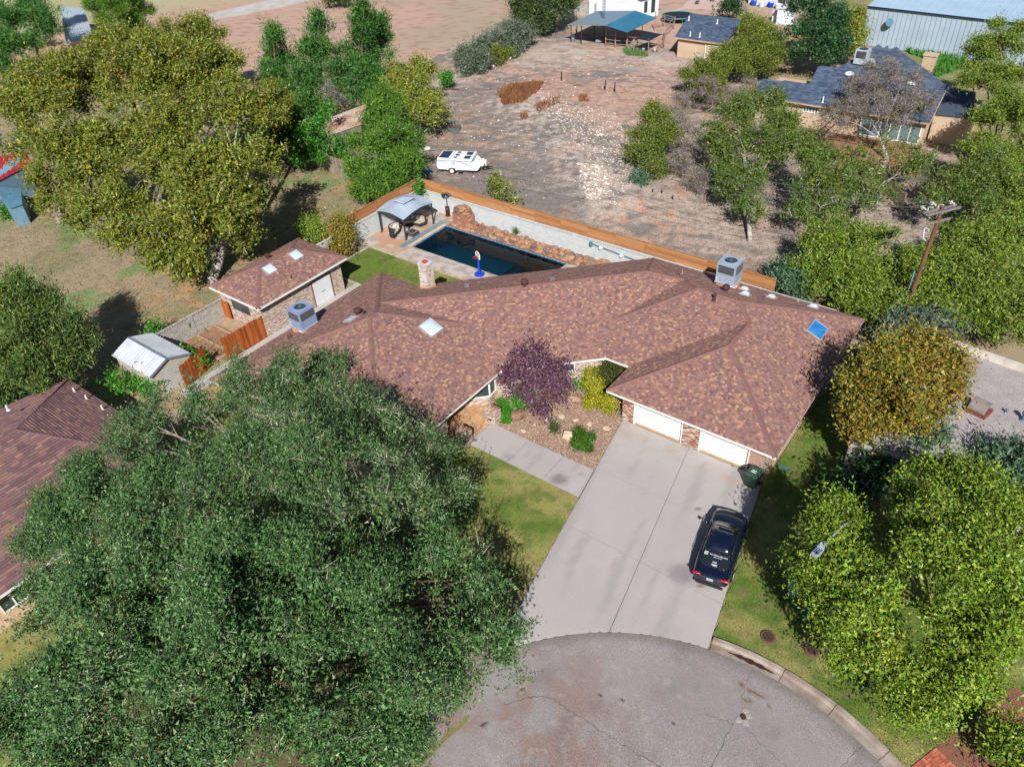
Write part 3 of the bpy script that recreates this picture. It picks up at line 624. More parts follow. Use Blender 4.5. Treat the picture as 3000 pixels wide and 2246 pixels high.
# windows of the angled middle wing
glass = mat('window_glass', (.03, .05, .05), .06, (.04, .06, .06), 1, spec=.8)
blindm = mat('green_blind', C(110, 176, 150), .5, C(96, 160, 136), 1)
def wall_window(parent, p, q, z0, z1, panes=2, fr=.05, m=None, g_=None, proud=.04, sill=None):
    """window on the vertical wall through p and q (plan points), facing to the right of p->q"""
    p = Vector((*p, 0)); q = Vector((*q, 0)); d = (q-p).normalized(); n = Vector((d.y, -d.x, 0)); L = (q-p).length
    f = MB(); Z = Vector((0, 0, 1))
    f.beam(p+Z*z0+n*proud/2, q+Z*z0+n*proud/2, proud+.04, fr); f.beam(p+Z*z1+n*proud/2, q+Z*z1+n*proud/2, proud+.04, fr)
    for k in range(panes+1):
        x = p+d*(L*k/panes)+n*proud/2; f.ob(x+Z*z0-d*fr/2-n*(proud+.03)/2, d*fr, n*(proud+.03), Z*(z1-z0))
    w_ = mk('window', f, m or white, parent)
    for k in range(panes):
        a = p+d*(L*k/panes+fr/2)+n*.006; b = p+d*(L*(k+1)/panes-fr/2)+n*.006
        g__ = MB(); g__.add([a+Z*(z0+fr/2), b+Z*(z0+fr/2), b+Z*(z1-fr/2), a+Z*(z1-fr/2)], [(0, 1, 2, 3)]); mk('pane', g__, g_ or glass, w_)
    return w_
def cw(t, off=0.): # along the middle wing front wall, t = x
    return (t+off, t+53.75-off)
nrm = Vector((1, -1, 0)).normalized()
pw = at(1620, 1080, 1.75); qw = at(1682, 1072, 1.75); wall_window(house, cw((pw.x+pw.y-53.75)/2), cw((qw.x+qw.y-53.75)/2), 1.45, 2.05, 2)
bx0, bx1 = cw(-26.35), cw(-24.9); off = .55
bq = [(bx0[0]-.1, bx0[1]-.1), (bx0[0]+off*.707+.05, bx0[1]-off*.707+.05), (bx1[0]+off*.707, bx1[1]-off*.707), (bx1[0]+.3, bx1[1]+.3)]
m_ = MB(); m_.prism(bq, 0, .62); m_.prism(bq, 2.2, ZE-.14); mk('bay_base', m_, brickm, house, uv=True)
m_ = MB(); m_.prism([(x*.98+.02*bx0[0], y*.98+.02*bx0[1]) for x, y in bq], .62, 2.2); mk('bay_blind', m_, blindm, house)
wall_window(house, bq[1], bq[2], .68, 2.15, 1, .09); wall_window(house, bq[2], bq[3], .68, 2.15, 1, .09); wall_window(house, bq[0], bq[1], .68, 2.15, 1, .09)
m_ = MB(); m_.bb(-26.68, -26.63, 25.2, 26.2, 0, 2.1); mk('front_door', m_, mat('door_wood', C(120, 70, 45), .5), house)
# ---------------------------------------------------------------- things on the roof
def roof_z(x, y):
    W1 = min((x-X0L), (X1L-x), (y-SE_), (NE_-y)); W2 = min((y-x-52.9), (68.85-y+x))/1.41421 if (x > -36 and x < -17) else -9
    W3 = min(y-33.66, 46.19-y, -7.4-x, x+22.66); W4 = min(x+17.55, -7.4-x, y-30.9) if y < 40 else -9
    return ZE+TS*max(W1, W2, W3, W4)
def onroof(px, py, z0=3.5):
    z = z0
    for _ in range(40):
        p = at(px, py, z); z = .6*z+.4*roof_z(p.x, p.y)
    return at(px, py, z)
vrn = mat('vent_brown', C(92, 62, 62), .6, metal=.1); brnz = vrn
alum = mat('aluminium', (.72, .73, .75), .35, (.65, .66, .68), 5, metal=.7)
def normal_at(p):
    e = .05; return Vector((-(roof_z(p.x+e, p.y)-roof_z(p.x-e, p.y))/(2*e), -(roof_z(p.x, p.y+e)-roof_z(p.x, p.y-e))/(2*e), 1)).normalized()
def turbine(p, label, m=None, s=1., name='turbine_vent', grp=None):
    t = thing(name, label, 'roof vent', p, group=grp)
    b = MB(); b.cyl(p-Vector((0, 0, .05)), p+Vector((0, 0, .16*s)), .15*s, n=14); mk('base', b, m or vrn, t)
    h = MB(); h.lathe(p, [(.15*s, .14*s), (.21*s, .2*s), (.24*s, .3*s), (.22*s, .4*s), (.13*s, .48*s), (.02, .5*s)], 18); mk('head', h, m or vrn, t, smooth=False)
    f = MB()
    for k in range(18):
        a = k*math.pi/9; r_ = .243*s; f.tube([p+Vector((math.cos(a+q*.12)*rr_*s, math.sin(a+q*.12)*rr_*s, z*s)) for q, (rr_, z) in enumerate([(.16, .15), (.215, .2), (.248, .3), (.228, .4), (.135, .485)])], .007*s, 4)
    mk('fin', f, m or vrn, t)['kind'] = 'stuff'; return t
turbine(onroof(1537, 837), 'small brown turbine vent beside the long ridge above the pool')
turbine(onroof(1050, 921), 'brown ribbed turbine vent on the left wing behind a skylight')
turbine(onroof(2126, 853), 'brown turbine vent at the foot of the right air conditioner')
def pipe_vent(p, label, h=.35, r=.05, m=None, cap=True, name='pipe_vent', lean=(0, 0, 1)):
    p = Vector(p); o_ = MB(); o_.cyl(p-Vector((0, 0, .08)), p+Vector((0, 0, h)), r, n=10); o_.cyl(p-Vector((0, 0, .03)), p+Vector((0, 0, .05)), r*2.4, r*1.2, 10)
    if cap: o_.cyl(p+Vector((0, 0, h*.75)), p+Vector((0, 0, h)), r*1.5, n=10); o_.cyl(p+Vector((0, 0, h)), p+Vector((0, 0, h+r)), r*1.5, r*.4, 10)
    return tag(mk(name, o_, m or vrn, origin=p), label, 'vent pipe')
pipe_vent(onroof(1067, 921), 'short brown pipe beside the ribbed turbine vent', .3)
pipe_vent(onroof(2092, 879), 'dark capped vent pipe on the shingles near the right air conditioner', .42, .08)
pipe_vent(onroof(846, 994), 'thin brown pipe left of the blue air conditioner', .35, .035)
pipe_vent(onroof(852, 989), 'second thin pipe by the left air conditioner, leaning', .28, .03)
pipe_vent(onroof(1999, 800), 'thin pinkish pipe on the rear slope of the main roof', .3, .025, mat('pipe_pink', C(200, 170, 160), .7), False)
pipe_vent(onroof(2337, 883), 'pink clay-coloured stub between the skylight domes on the rear slope', .12, .06, MATS['pipe_pink'], False)
def box_vent(p, label, rz=0):
    o_ = MB(); o_.box(p+Vector((0, 0, .09)), (.3, .26, .2), rz); o_.box(p+Vector((0, 0, .2)), (.34, .3, .03), rz); return tag(mk('box_vent', o_, mat('grey_tin', C(150, 140, 148), .5, metal=.2), origin=p), label, 'roof vent')
box_vent(onroof(1368, 842), 'small grey square vent on the ridge right of the chimney', R(45)); box_vent(onroof(1617, 822), 'small grey square vent right of the ridge turbine', R(45))
skyblue = mat('skylight_dome', (.42, .50, .58), .22, (.5, .58, .66), 1, spec=.6)
bluegl = mat('skylight_blue', (.02, .13, .36), .15, (.03, .20, .48), 2, spec=.7)
def skylight(p, label, w_=.6, h=.6, rz=0, m=None, dome=.1, grp=None, n=None, deep=.1):
    n = n or normal_at(p); t = thing('skylight', label, 'skylight', p, group=grp)
    u = Vector((0, 0, 1)).cross(n); u = u.normalized() if u.length > .01 else Vector((1, 0, 0)); v = n.cross(u); a = math.cos(rz); b = math.sin(rz); u, v = u*a+v*b, v*a-u*b
    f = MB(); e = .06
    for s1, s2, L1, L2 in ((0, -1, w_, e), (0, 1, w_, e), (-1, 0, e, h), (1, 0, e, h)):
        c_ = p+u*(s1*(w_-e)/2)+v*(s2*(h-e)/2); l1 = L1 if L1 == e else w_-2*e*(s2 == 0); f.ob(c_-u*L1/2-v*(L2 if s2 else (h-2*e))/2-n*.03, u*L1, v*(L2 if s2 else (h-2*e)), n*(deep+.03))
    mk('frame', f, alum, t)
    g_ = MB(); w2, h2 = w_/2-e, h/2-e; k = 8; vs = []
    for j in range(k+1):
        for i in range(k+1):
            x = -1+2*i/k; y = -1+2*j/k; z = dome*(1-x**4)*(1-y**4); vs.append(p+u*(x*w2)+v*(y*h2)+n*(deep*.8+z))
    g_.add(vs, [(j*(k+1)+i, j*(k+1)+i+1, (j+1)*(k+1)+i+1, (j+1)*(k+1)+i) for j in range(k) for i in range(k)]); mk('dome', g_, m or skyblue, t, smooth=True); return t
skylight(onroof(1262, 961), 'large white domed skylight on the front slope of the left wing', 1.15, 1.15, dome=.08)
skylight(onroof(1028, 936), 'low white skylight lying beside the brown turbine vent', .75, .75, dome=.05)
skylight(onroof(2394, 967), 'large rectangular blue skylight on the right slope', 1.45, 1.05, m=bluegl, dome=.02)
skylight(onroof(958, 1091), 'blue skylight half hidden by the big tree on the left wing', .9, .9, m=bluegl, dome=.02)
skylight(onroof(2181, 849), 'upper of the two paired dome skylights by the right air conditioner', .62, .62, dome=.16)
skylight(onroof(2183, 864), 'lower of the two paired dome skylights by the right air conditioner', .66, .66, dome=.18)
skylight(onroof(2260, 872), 'third dome skylight along the rear slope, between the pair and the last', .62, .62, dome=.17)
skylight(onroof(2383, 900), 'last dome skylight at the right end of the rear slope', .66, .66, dome=.17)
# chimney
chx, chy = -33.45, 33.2
chim = thing('chimney', 'tall whitewashed brick chimney with an orange flue rising at the rear roof edge', 'chimney', (chx, chy, 0))
m_ = MB(); m_.box((chx, chy, 2.6), (.72, .72, 5.2)); mk('stack', m_, matbrick('chimney_brick', [C(226, 214, 204), C(204, 180, 162), C(176, 120, 98), C(232, 224, 216), C(214, 196, 184), C(150, 100, 82), C(236, 226, 218)], C(226, 214, 202), bw=.21, bh=.07), chim, uv=True)
m_ = MB(); m_.box((chx, chy, 5.22), (.78, .78, .12)); mk('cap', m_, mat('cap_mortar', C(214, 212, 214), .9, bump=.01, bs=20), chim)
m_ = MB(); m_.cyl((chx, chy, 5.2), (chx, chy, 5.37), .24, n=4); mk('flue', m_, mat('flue_orange', C(214, 84, 44), .8), chim)
m_ = MB(); m_.box((chx, chy, 3.25), (.80, .80, .5)); mk('flashing', m_, mat('flash_peach', C(232, 176, 140), .7), chim)
# rooftop air conditioners
acblue = mat('ac_blue', C(150, 166, 196), .45, C(140, 156, 188), 2, spec=.4); acgrey = mat('ac_grey', C(168, 180, 196), .45, C(158, 170, 186), 2, spec=.4)
grille = mat('ac_grille', C(118, 118, 120), .6); peach = mat('curb_peach', C(232, 160, 116), .8, C(220, 148, 108), 3); dark = mat('dark_void', (.01, .012, .015), .7)
def ac_unit(cx, cy, zb, w_, d, h, body, label, seed):
    t = thing('air_conditioner', label, 'air conditioner', (cx, cy, zb)); g0 = min(roof_z(cx+a, cy+b) for a in (-w_/2, w_/2) for b in (-d/2, d/2))
    m_ = MB(); m_.bb(cx-w_*.46, cx+w_*.46, cy-d*.46, cy+d*.46, g0-.1, zb); mk('roof_curb', m_, peach, t)
    m_ = MB(); m_.bb(cx-w_/2-.04, cx+w_/2+.04, cy-d/2-.04, cy+d/2+.04, zb, zb+.07); mk('base_rail', m_, alum, t)
    m_ = MB(); m_.bb(cx-w_/2, cx+w_/2, cy-d/2, cy+d/2, zb+.07, zb+h); b = mk('cabinet', m_, body, t)
    gz0 = zb+h*.52; gz1 = zb+h*.9
    for (sx, sy) in ((0, -1), (1, 0), (-1, 0), (0, 1)):
        L = (w_ if sx == 0 else d)*.84; p = MB(); c_ = Vector((cx+sx*(w_/2+.004), cy+sy*(d/2+.004), 0)); al = Vector((abs(sy), abs(sx), 0)); nn = Vector((sx, sy, 0))
        p.ob(c_-al*L/2+Vector((0, 0, gz0))-nn*.01, al*L, nn*.012, Vector((0, 0, gz1-gz0))); gp = mk('coil_guard', p, mat('coil_dark', C(74, 76, 80), .7), t)
        q = MB()
        for k in range(17): q.ob(c_-al*L/2+al*(L*k/16.2)+Vector((0, 0, gz0)), al*.012, nn*.012, Vector((0, 0, gz1-gz0)))
        for k in range(4): q.ob(c_-al*L/2+Vector((0, 0, gz0+(gz1-gz0)*k/3.1)), al*L, nn*.014, Vector((0, 0, .012)))
        mk('louvre', q, grille, t)['kind'] = 'stuff'
    for k in range(2):
        p = MB(); p.bb(cx-w_*.4+k*w_*.45, cx-w_*.4+k*w_*.45+w_*.33, cy-d/2-.012, cy-d/2-.001, zb+.14, zb+h*.46); mk('access_panel', p, body, t)
    p = MB(); p.bb(cx-w_*.47, cx-w_*.40, cy-d/2-.015, cy-d/2-.002, zb+.3, zb+.42); p.bb(cx-w_*.46, cx-w_*.4, cy-d/2-.015, cy-d/2-.002, zb+.12, zb+.2); mk('label_plate', p, white, t)
    p = MB(); p.lathe((cx, cy, zb+h), [(min(w_, d)*.40, 0), (min(w_, d)*.40, .03), (min(w_, d)*.34, .045), (min(w_, d)*.33, .004)], 24); mk('fan_ring', p, body, t)
    p = MB(); p.cyl((cx, cy, zb+h+.004), (cx, cy, zb+h+.008), min(w_, d)*.33, n=24); mk('fan_well', p, dark, t)
    p = MB()
    for r_ in (.08, .14, .2, .26, .31):
        pts = [(cx+min(w_, d)*r_*math.cos(k*math.pi/12), cy+min(w_, d)*r_*math.sin(k*math.pi/12), zb+h+.035) for k in range(25)]; p.tube(pts, .004, 4)
    for k in range(4):
        a = k*math.pi/4; R_ = min(w_, d)*.34; p.tube([(cx-R_*math.cos(a), cy-R_*math.sin(a), zb+h+.037), (cx+R_*math.cos(a), cy+R_*math.sin(a), zb+h+.037)], .006, 4)
    mk('fan_grille', p, mat('grille_blue', C(90, 130, 150), .5), t)
    for k in range(4):
        a = k*math.pi/2+.4+seed; R_ = min(w_, d)*.28; p = MB(); c1, s1 = math.cos(a), math.sin(a); c2, s2 = math.cos(a+.7), math.sin(a+.7)
        p.add([(cx+.06*c1, cy+.06*s1, zb+h+.012), (cx+R_*c1, cy+R_*s1, zb+h+.012), (cx+R_*c2, cy+R_*s2, zb+h+.028), (cx+.06*c2, cy+.06*s2, zb+h+.024)], [(0, 1, 2, 3)]); mk('fan_blade', p, mat('blade_teal', C(60, 90, 100), .5), t)
    p = MB(); p.cyl((cx, cy, zb+h+.01), (cx, cy, zb+h+.045), .08, n=12); mk('fan_hub', p, mat('hub_rust', C(190, 120, 90), .6), t)
    p = MB(); p.tube([(cx-w_/2-.03, cy-d*.2, zb+.5), (cx-w_/2-.12, cy-d*.2, zb+.4), (cx-w_/2-.14, cy-d*.25, zb+.05), (cx-w_/2-.1, cy-d*.4, g0+.15)], .018, 6); p.tube([(cx+w_*.3, cy-d/2-.1, zb+.03), (cx+w_/2+.12, cy-d/2-.1, zb+.03), (cx+w_/2+.14, cy-d*.3, zb)], .025, 6); mk('conduit', p, white, t)
    return t
ac_unit(-36.9, 24.9, 3.62, 1.15, 1.3, 1.35, acblue, 'blue-grey rooftop air conditioner on the left wing facing the storage building', .2)
ac_unit(-15.9, 43.75, 4.05, 1.3, 1.25, 1.5, acgrey, 'tall pale grey rooftop air conditioner on the rear slope at the right', .9)
# ---------------------------------------------------------------- storage building
shed = thing('storage_building', 'small brick outbuilding with hipped shingle roof and white double door', 'outbuilding', (-45.5, 29.7, 0))
sx0, sx1, sy0, sy1, ze = -47.93, -42.28, 25.16, 33.74, 2.85; hw = (sx1-sx0)/2; rz_ = ze+hw*.42
A, B, C_, D_ = V3(sx0, sy0, ze), V3(sx1, sy0, ze), V3(sx1, sy1, ze), V3(sx0, sy1, ze); R1, R2 = V3(sx0+hw, sy0+hw, rz_), V3(sx0+hw, sy1-hw, rz_)
sf = [[A, B, R1], [B, C_, R2, R1], [C_, D_, R2], [D_, A, R1, R2]]
m_ = MB()
for P in sf: n, u, v = plane_basis(P); m_.add([p-n*.015 for p in P], [tuple(range(len(P)))])
sro = mk('roof', m_, under, shed); shingles(sf, sro, seed=9, nind=290, indface=1)
m_ = MB()
for i, (a, b) in enumerate([(A, R1), (B, R1), (C_, R2), (D_, R2), (R1, R2)]): caps(m_, a, b, 40+i)
mk('ridge_cap', m_, shm, sro)['kind'] = 'stuff'
fascia(sro, [(sx0, sy0), (sx1, sy0), (sx1, sy1), (sx0, sy1)], ze-.015, .2)
m_ = MB(); m_.bb(sx0, sx1, sy0, sy1, ze-.17, ze-.14); mk('soffit', m_, MATS['soffit_paint'], sro)
m_ = MB(); m_.bb(-47.5, -42.76, 25.6, 33.3, -.05, ze-.17); mk('wall', m_, brickm, shed, uv=True)
dy0, dy1 = at(921.6, 896.3).y, at(971.4, 865.7).y; dm = mat('door_offwhite', (.60, .61, .62), .5, (.57, .58, .6), 2)
for a, b in ((dy0, (dy0+dy1)/2-.008), ((dy0+dy1)/2+.008, dy1)):
    m_ = MB(); m_.bb(-42.76, -42.72, a, b, .04, 2.08); dd = mk('door', m_, dm, shed)
    k = MB(); k.sph((-42.68, (dy0+dy1)/2+(.09 if a > dy0+.1 else -.09), 1.0), .035, 8, 5); mk('handle', k, blk, dd)
m_ = MB(); m_.bb(-42.755, -42.70, dy0-.09, dy0-.005, 0, 2.16); m_.bb(-42.755, -42.70, dy1+.005, dy1+.09, 0, 2.16); m_.bb(-42.755, -42.70, dy0-.005, dy1+.005, 2.085, 2.16); mk('door_frame', m_, mat('frame_brown', C(150, 104, 84), .7), shed)
wall_window(shed, (-46.1, 25.6), (-44.2, 25.6), 1.35, 2.05, 1, .05, mat('frame_bronze', (.09, .07, .06), .5))
def onshed(px, py):
    z = 3.3
    for _ in range(40):
        p = at(px, py, z); zz = ze+.42*min(p.x-sx0, sx1-p.x, p.y-sy0, sy1-p.y); z = .6*z+.4*zz
    return at(px, py, z)
skylight(onshed(790, 790), 'white square skylight, nearer the corner, on the storage building roof', .85, .85, n=Vector((TS, 0, 1)).normalized(), dome=.04)
skylight(onshed(867, 749), 'white square skylight, farther one, on the storage building roof', .85, .85, n=Vector((TS, 0, 1)).normalized(), dome=.04)
turbine(onshed(786, 757), 'brown turbine vent on the ridge of the storage building', s=.85)
pipe_vent(onshed(851, 818), 'short grey capped pipe on the storage building roof', .25, .05, mat('pipe_grey', C(150, 135, 135), .5))
# concrete strip along the building and path
m_ = MB(); m_.bb(-42.74, -41.6, 18, 34.5, -.03, .03); struct(mk('side_path', m_, conc))
# ================================================================ POOL YARD
WX, WY = -47.5, 47.72
blockm = matbrick('painted_block', [C(206, 212, 212), C(200, 207, 208), C(212, 217, 216)], C(186, 194, 196), .4, .2, .008, .002)
blockg = matbrick('grey_block', [C(168, 164, 156), C(176, 172, 164), C(158, 154, 146)], C(190, 184, 174), .4, .2, .012, .004)
def block_wall(p, q, h, m, label, name='block_wall', th=.15, holes=True, posts=()):
    p = Vector((*p, 0)); q = Vector((*q, 0)); d = (q-p).normalized(); n = Vector((-d.y, d.x, 0)); L = (q-p).length
    t = thing(name, label, 'wall', p)
    m_ = MB(); m_.ob(p-n*th/2-Vector((0, 0, .1)), d*L, n*th, Vector((0, 0, h-.2+.1))); mk('wall_face', m_, m, t, uv=True)
    m_ = MB(); bars = MB(); k = 0
    m_.ob(p-n*th/2+Vector((0, 0, h-.05)), d*L, n*th, Vector((0, 0, .05))); mk('coping', m_, m, t, uv=True)
    m_ = MB()
    x = 0
    while x < L-.05:
        w_ = min(.4, L-x); a = p+d*x-n*th*.49+Vector((0, 0, h-.2)); m_.ob(a, d*.05, n*th*.98, Vector((0, 0, .15))); m_.ob(a+d*.05+Vector((0, 0, .06)), d*(w_-.05), n*th*.98, Vector((0, 0, .03))); m_.ob(a+d*(w_*.5), d*.03, n*th*.98, Vector((0, 0, .15))); x += .4
    mk('screen_block', m_, m, t, uv=True)['kind'] = 'stuff'
    m_ = MB(); m_.ob(p+d*.0-n*.015+Vector((0, 0, h-.2)), d*L, n*.03, Vector((0, 0, .15)))
    for x in posts:
        b = MB(); b.ob(p+d*x-n*(th/2+.03)-Vector((0, 0, .05)), d*.32, n*(th+.06), Vector((0, 0, h+.06))); mk('pilaster', b, m, t, uv=True)
    return t
cedar = [mat('cedar_%d' % i, c, .8, tuple(k*.72 for k in c), 2.2, bump=.002, bs=30, stretch=(1, 1, 14), fine=.2, fs=9) for i, c in enumerate([C(206, 146, 94), C(196, 134, 84), C(186, 126, 80), C(212, 154, 104)])]
def plank_fence(p, q, z0, z1, label, off, seed, rows=5, L0=2.6):
    p = Vector((*p, 0)); q = Vector((*q, 0)); d = (q-p).normalized(); n = Vector((-d.y, d.x, 0)); L = (q-p).length; rn = random.Random(seed)
    t = thing('plank_fence', label, 'fence', p+Vector((0, 0, z0))); data = []
    rh = (z1-z0)/rows; k = 0; nseg = max(1, round(L/L0)); sl = L/nseg
    base = []
    for c in cedar:
        m_ = MB(); m_.ob(Vector((0, 0, 0)), d*(sl-.012), n*.022, Vector((0, 0, rh-.012))); o_ = mk('plank', m_, c); base.append(o_.data); bpy.data.objects.remove(o_)
    for s_ in range(nseg):
        for r_ in range(rows):
            o_ = bpy.data.objects.new('plank', rn.choice(base)); link(o_, t); o_.location = p+d*(sl*s_)+n*off+Vector((0, 0, z0+rh*r_+rn.uniform(-.004, .004)))-ORG[t.name]
        m_ = MB(); m_.ob(p+d*(sl*s_)-d*.045+n*(off+.03 if off >= 0 else off-.1), d*.09, n*.07, Vector((0, 0, 0))+Vector((0, 0, z1-.02))); mk('post', m_, cedar[2], t)
    m_ = MB(); m_.ob(p+n*(off-.04)+Vector((0, 0, z1+.002)), d*L, n*.12, Vector((0, 0, .03))); mk('cap_rail', m_, cedar[1], t)
    return t
block_wall((WX, WY), (-9.5, 47.55), 1.8, blockm, 'long painted block wall with openwork top course behind the pool', posts=(16.8, 30.6))
block_wall((WX, 34.2), (WX, WY-.08), 1.8, blockm, 'white painted block wall on the gazebo side of the pool yard', posts=(5.2,))
plank_fence((WX, WY+.12), (-13.9, 47.7), 1.82, 2.72, 'long horizontal cedar plank fence on top of the wall behind the pool', .0, 3)
plank_fence((WX-.12, WY+.1), (WX-.12, 36.6), 1.82, 2.72, 'short cedar plank fence on the side wall behind the gazebo', .0, 4)
block_wall((-47.45, 19.6), (-47.45, 25.5), 1.75, blockg, 'unpainted grey block wall between the storage building and the metal shed', posts=(3.0,))
# deck
deckm = matcol('stamped_deck', .8, fine=.12, fs=24, spec=.3, bump=.01, bs=9)
def deckcol(X, Y):
    f = fbm(X*.9, Y*.9, 5); f2 = fbm(X*2.2+f*2, Y*2.2, 8); c = mixc(C(204, 190, 178), C(176, 162, 154), smooth(.4, .62, f2))
    c = mixc(c, C(198, 152, 118), smooth(.42, .58, f)*smooth(-42.5, -44.5, X)*.9); return mixc(c, C(132, 120, 116), smooth(.60, .68, fbm(X*1.3+f*3, Y*1.3, 15))*.5)
PL = [(-43.0, 45.95), (-43.0, 41.4), (-30.2, 41.4), (-30.2, 45.95)]
DK = [(WX+.08, 40.0), (-45.9, 39.35), (-31.4, 39.5), (-22, 44), (-20, 47.6), (WX+.08, 47.6)]
def deckmask(poly):
    return poly
for nm, P in (('pool_deck', [(WX+.08, 39.4), (-43.02, 39.4), (-43.02, 47.6), (WX+.08, 47.6)]), ('pool_deck', [(-43.02, 39.4), (-20, 39.4), (-20, 41.39), (-43.02, 41.39)]), ('pool_deck', [(-30.19, 41.39), (-20, 41.39), (-20, 47.6), (-30.19, 47.6)]), ('pool_deck', [(-43.02, 45.96), (-30.19, 45.96), (-30.19, 47.6), (-43.02, 47.6)])):
    xs = [p[0] for p in P]; ys = [p[1] for p in P]; st = .14; nx = int((xs[1]-xs[0])/st)+1; ny = int((ys[2]-ys[0])/st)+1
    gx = np.linspace(xs[0], xs[1], nx+1); gy = np.linspace(ys[0], ys[2], ny+1); X, Y = np.meshgrid(gx, gy); W_ = nx+1
    i, j = np.meshgrid(np.arange(nx), np.arange(ny)); a = (j*W_+i).ravel(); struct(fastmesh(nm, np.c_[X.ravel(), Y.ravel(), np.full(X.size, .022)], np.c_[a, a+1, a+1+W_, a+W_], deckcol(X.ravel(), Y.ravel()), deckm))
# pool shell, tiles, coping, water
pool = thing('swimming_pool', 'rectangular blue-green swimming pool with a shallow pebble ledge at the right', 'pool', (-36.6, 43.7, 0))
x0, x1, y0, y1 = -43.0, -30.2, 41.4, 45.95
deep = mat('plaster_deep', C(50, 190, 190, 1.2), .7, C(30, 170, 178, 1.2), .5); tile = matbrick('pool_tile', [C(30, 120, 168), C(24, 100, 150), C(44, 140, 180)], C(120, 150, 160), .15, .075, .006, .001)
pebb = mat('ledge_pebble', C(150, 148, 120), .8, C(96, 104, 84), 7, fine=.4, fs=12)
m_ = MB(); xa = -34.2; m_.bb(x0, xa, y0, y1, -2.0, -1.8); m_.add([(x0, y0, -1.8), (x0, y1, -1.8), (x0, y1, -.28), (x0, y0, -.28)], [(0, 1, 2, 3)]); m_.add([(x0, y1, -1.8), (xa, y1, -1.8), (xa, y1, -.28), (x0, y1, -.28)], [(0, 1, 2, 3)]); m_.add([(xa, y0, -1.8), (x0, y0, -1.8), (x0, y0, -.28), (xa, y0, -.28)], [(0, 1, 2, 3)]); m_.add([(xa, y0, -1.8), (xa, y1, -1.8), (xa, y1, -.55), (xa, y0, -.55)], [(0, 1, 2, 3)])
mk('pool_floor', m_, deep, pool)
m_ = MB(); m_.prism([(xa, y0), (x1, y0), (x1, y1), (xa+.6, y1)], -.75, -.50); mk('shallow_ledge', m_, pebb, pool)
m_ = MB(); m_.prism([(x1-1.5, y0), (x1, y0), (x1, y1), (x1-1.0, y1), (x1-1.1, y0+2.4)], -.50, -.33); mk('step', m_, pebb, pool)
m_ = MB(); m_.add([(x0, y1, -.30), (x1, y1, -.30), (x1, y1, .02), (x0, y1, .02)], [(0, 3, 2, 1)]); m_.add([(x1, y0, -.9), (x1, y1, -.9), (x1, y1, .02), (x1, y0, .02)], [(0, 1, 2, 3)]); m_.add([(x0, y1, -.3), (x0, y0, -.3), (x0, y0, .02), (x0, y1, .02)], [(0, 1, 2, 3)]); m_.add([(x1, y0, -.9), (x0, y0, -.3), (x0, y0, .02), (x1, y0, .02)], [(0, 1, 2, 3)])
mk('tile_band', m_, tile, pool, uv=True)
cop = mat('coping_stone', C(214, 200, 176), .8, C(196, 178, 150), 3, fine=.1)
for a in range(9):
    m_ = MB(); yy0 = y0-.1+(y1-y0+.15)*a/9; m_.bb(x0-.42, x0-.0, yy0, yy0+(y1-y0+.15)/9-.008, .0, .045); mk('coping', m_, cop, pool)
m_ = MB(); m_.bb(x0-.95, x0-.44, y0-.6, y1+.65, .024, .06); mk('cover_housing', m_, mat('housing_grey', C(160, 172, 182), .4, metal=.3), pool)
wm = bpy.data.materials.new('water'); wm.use_nodes = True; n_ = wm.node_tree; n_.nodes.remove(n_.nodes['Principled BSDF'])
gl = n_.nodes.new('ShaderNodeBsdfGlossy'); gl.inputs['Roughness'].default_value = .02; tr = n_.nodes.new('ShaderNodeBsdfTransparent'); tr.inputs[0].default_value = (.62, .98, .98, 1)
fr = n_.nodes.new('ShaderNodeFresnel'); fr.inputs[0].default_value = 1.33; ms = n_.nodes.new('ShaderNodeMixShader'); wv = n_.nodes.new('ShaderNodeTexNoise'); wv.inputs['Scale'].default_value = 3; wg = n_.nodes.new('ShaderNodeNewGeometry'); n_.links.new(wg.outputs['Position'], wv.inputs['Vector'])
wb = n_.nodes.new('ShaderNodeBump'); wb.inputs['Distance'].default_value = .008; n_.links.new(wv.outputs[0], wb.inputs['Height']); n_.links.new(wb.outputs[0], gl.inputs['Normal']); n_.links.new(wb.outputs[0], fr.inputs['Normal'])
n_.links.new(fr.outputs[0], ms.inputs[0]); n_.links.new(tr.outputs[0], ms.inputs[1]); n_.links.new(gl.outputs[0], ms.inputs[2]); n_.links.new(ms.outputs[0], n_.nodes['Material Output'].inputs[0])
m_ = MB(); m_.add([(x0+.005, y0+.005, -.12), (x1-.005, y0+.005, -.12), (x1-.005, y1-.005, -.12), (x0+.005, y1-.005, -.12)], [(0, 1, 2, 3)]); mk('water', m_, wm, pool)
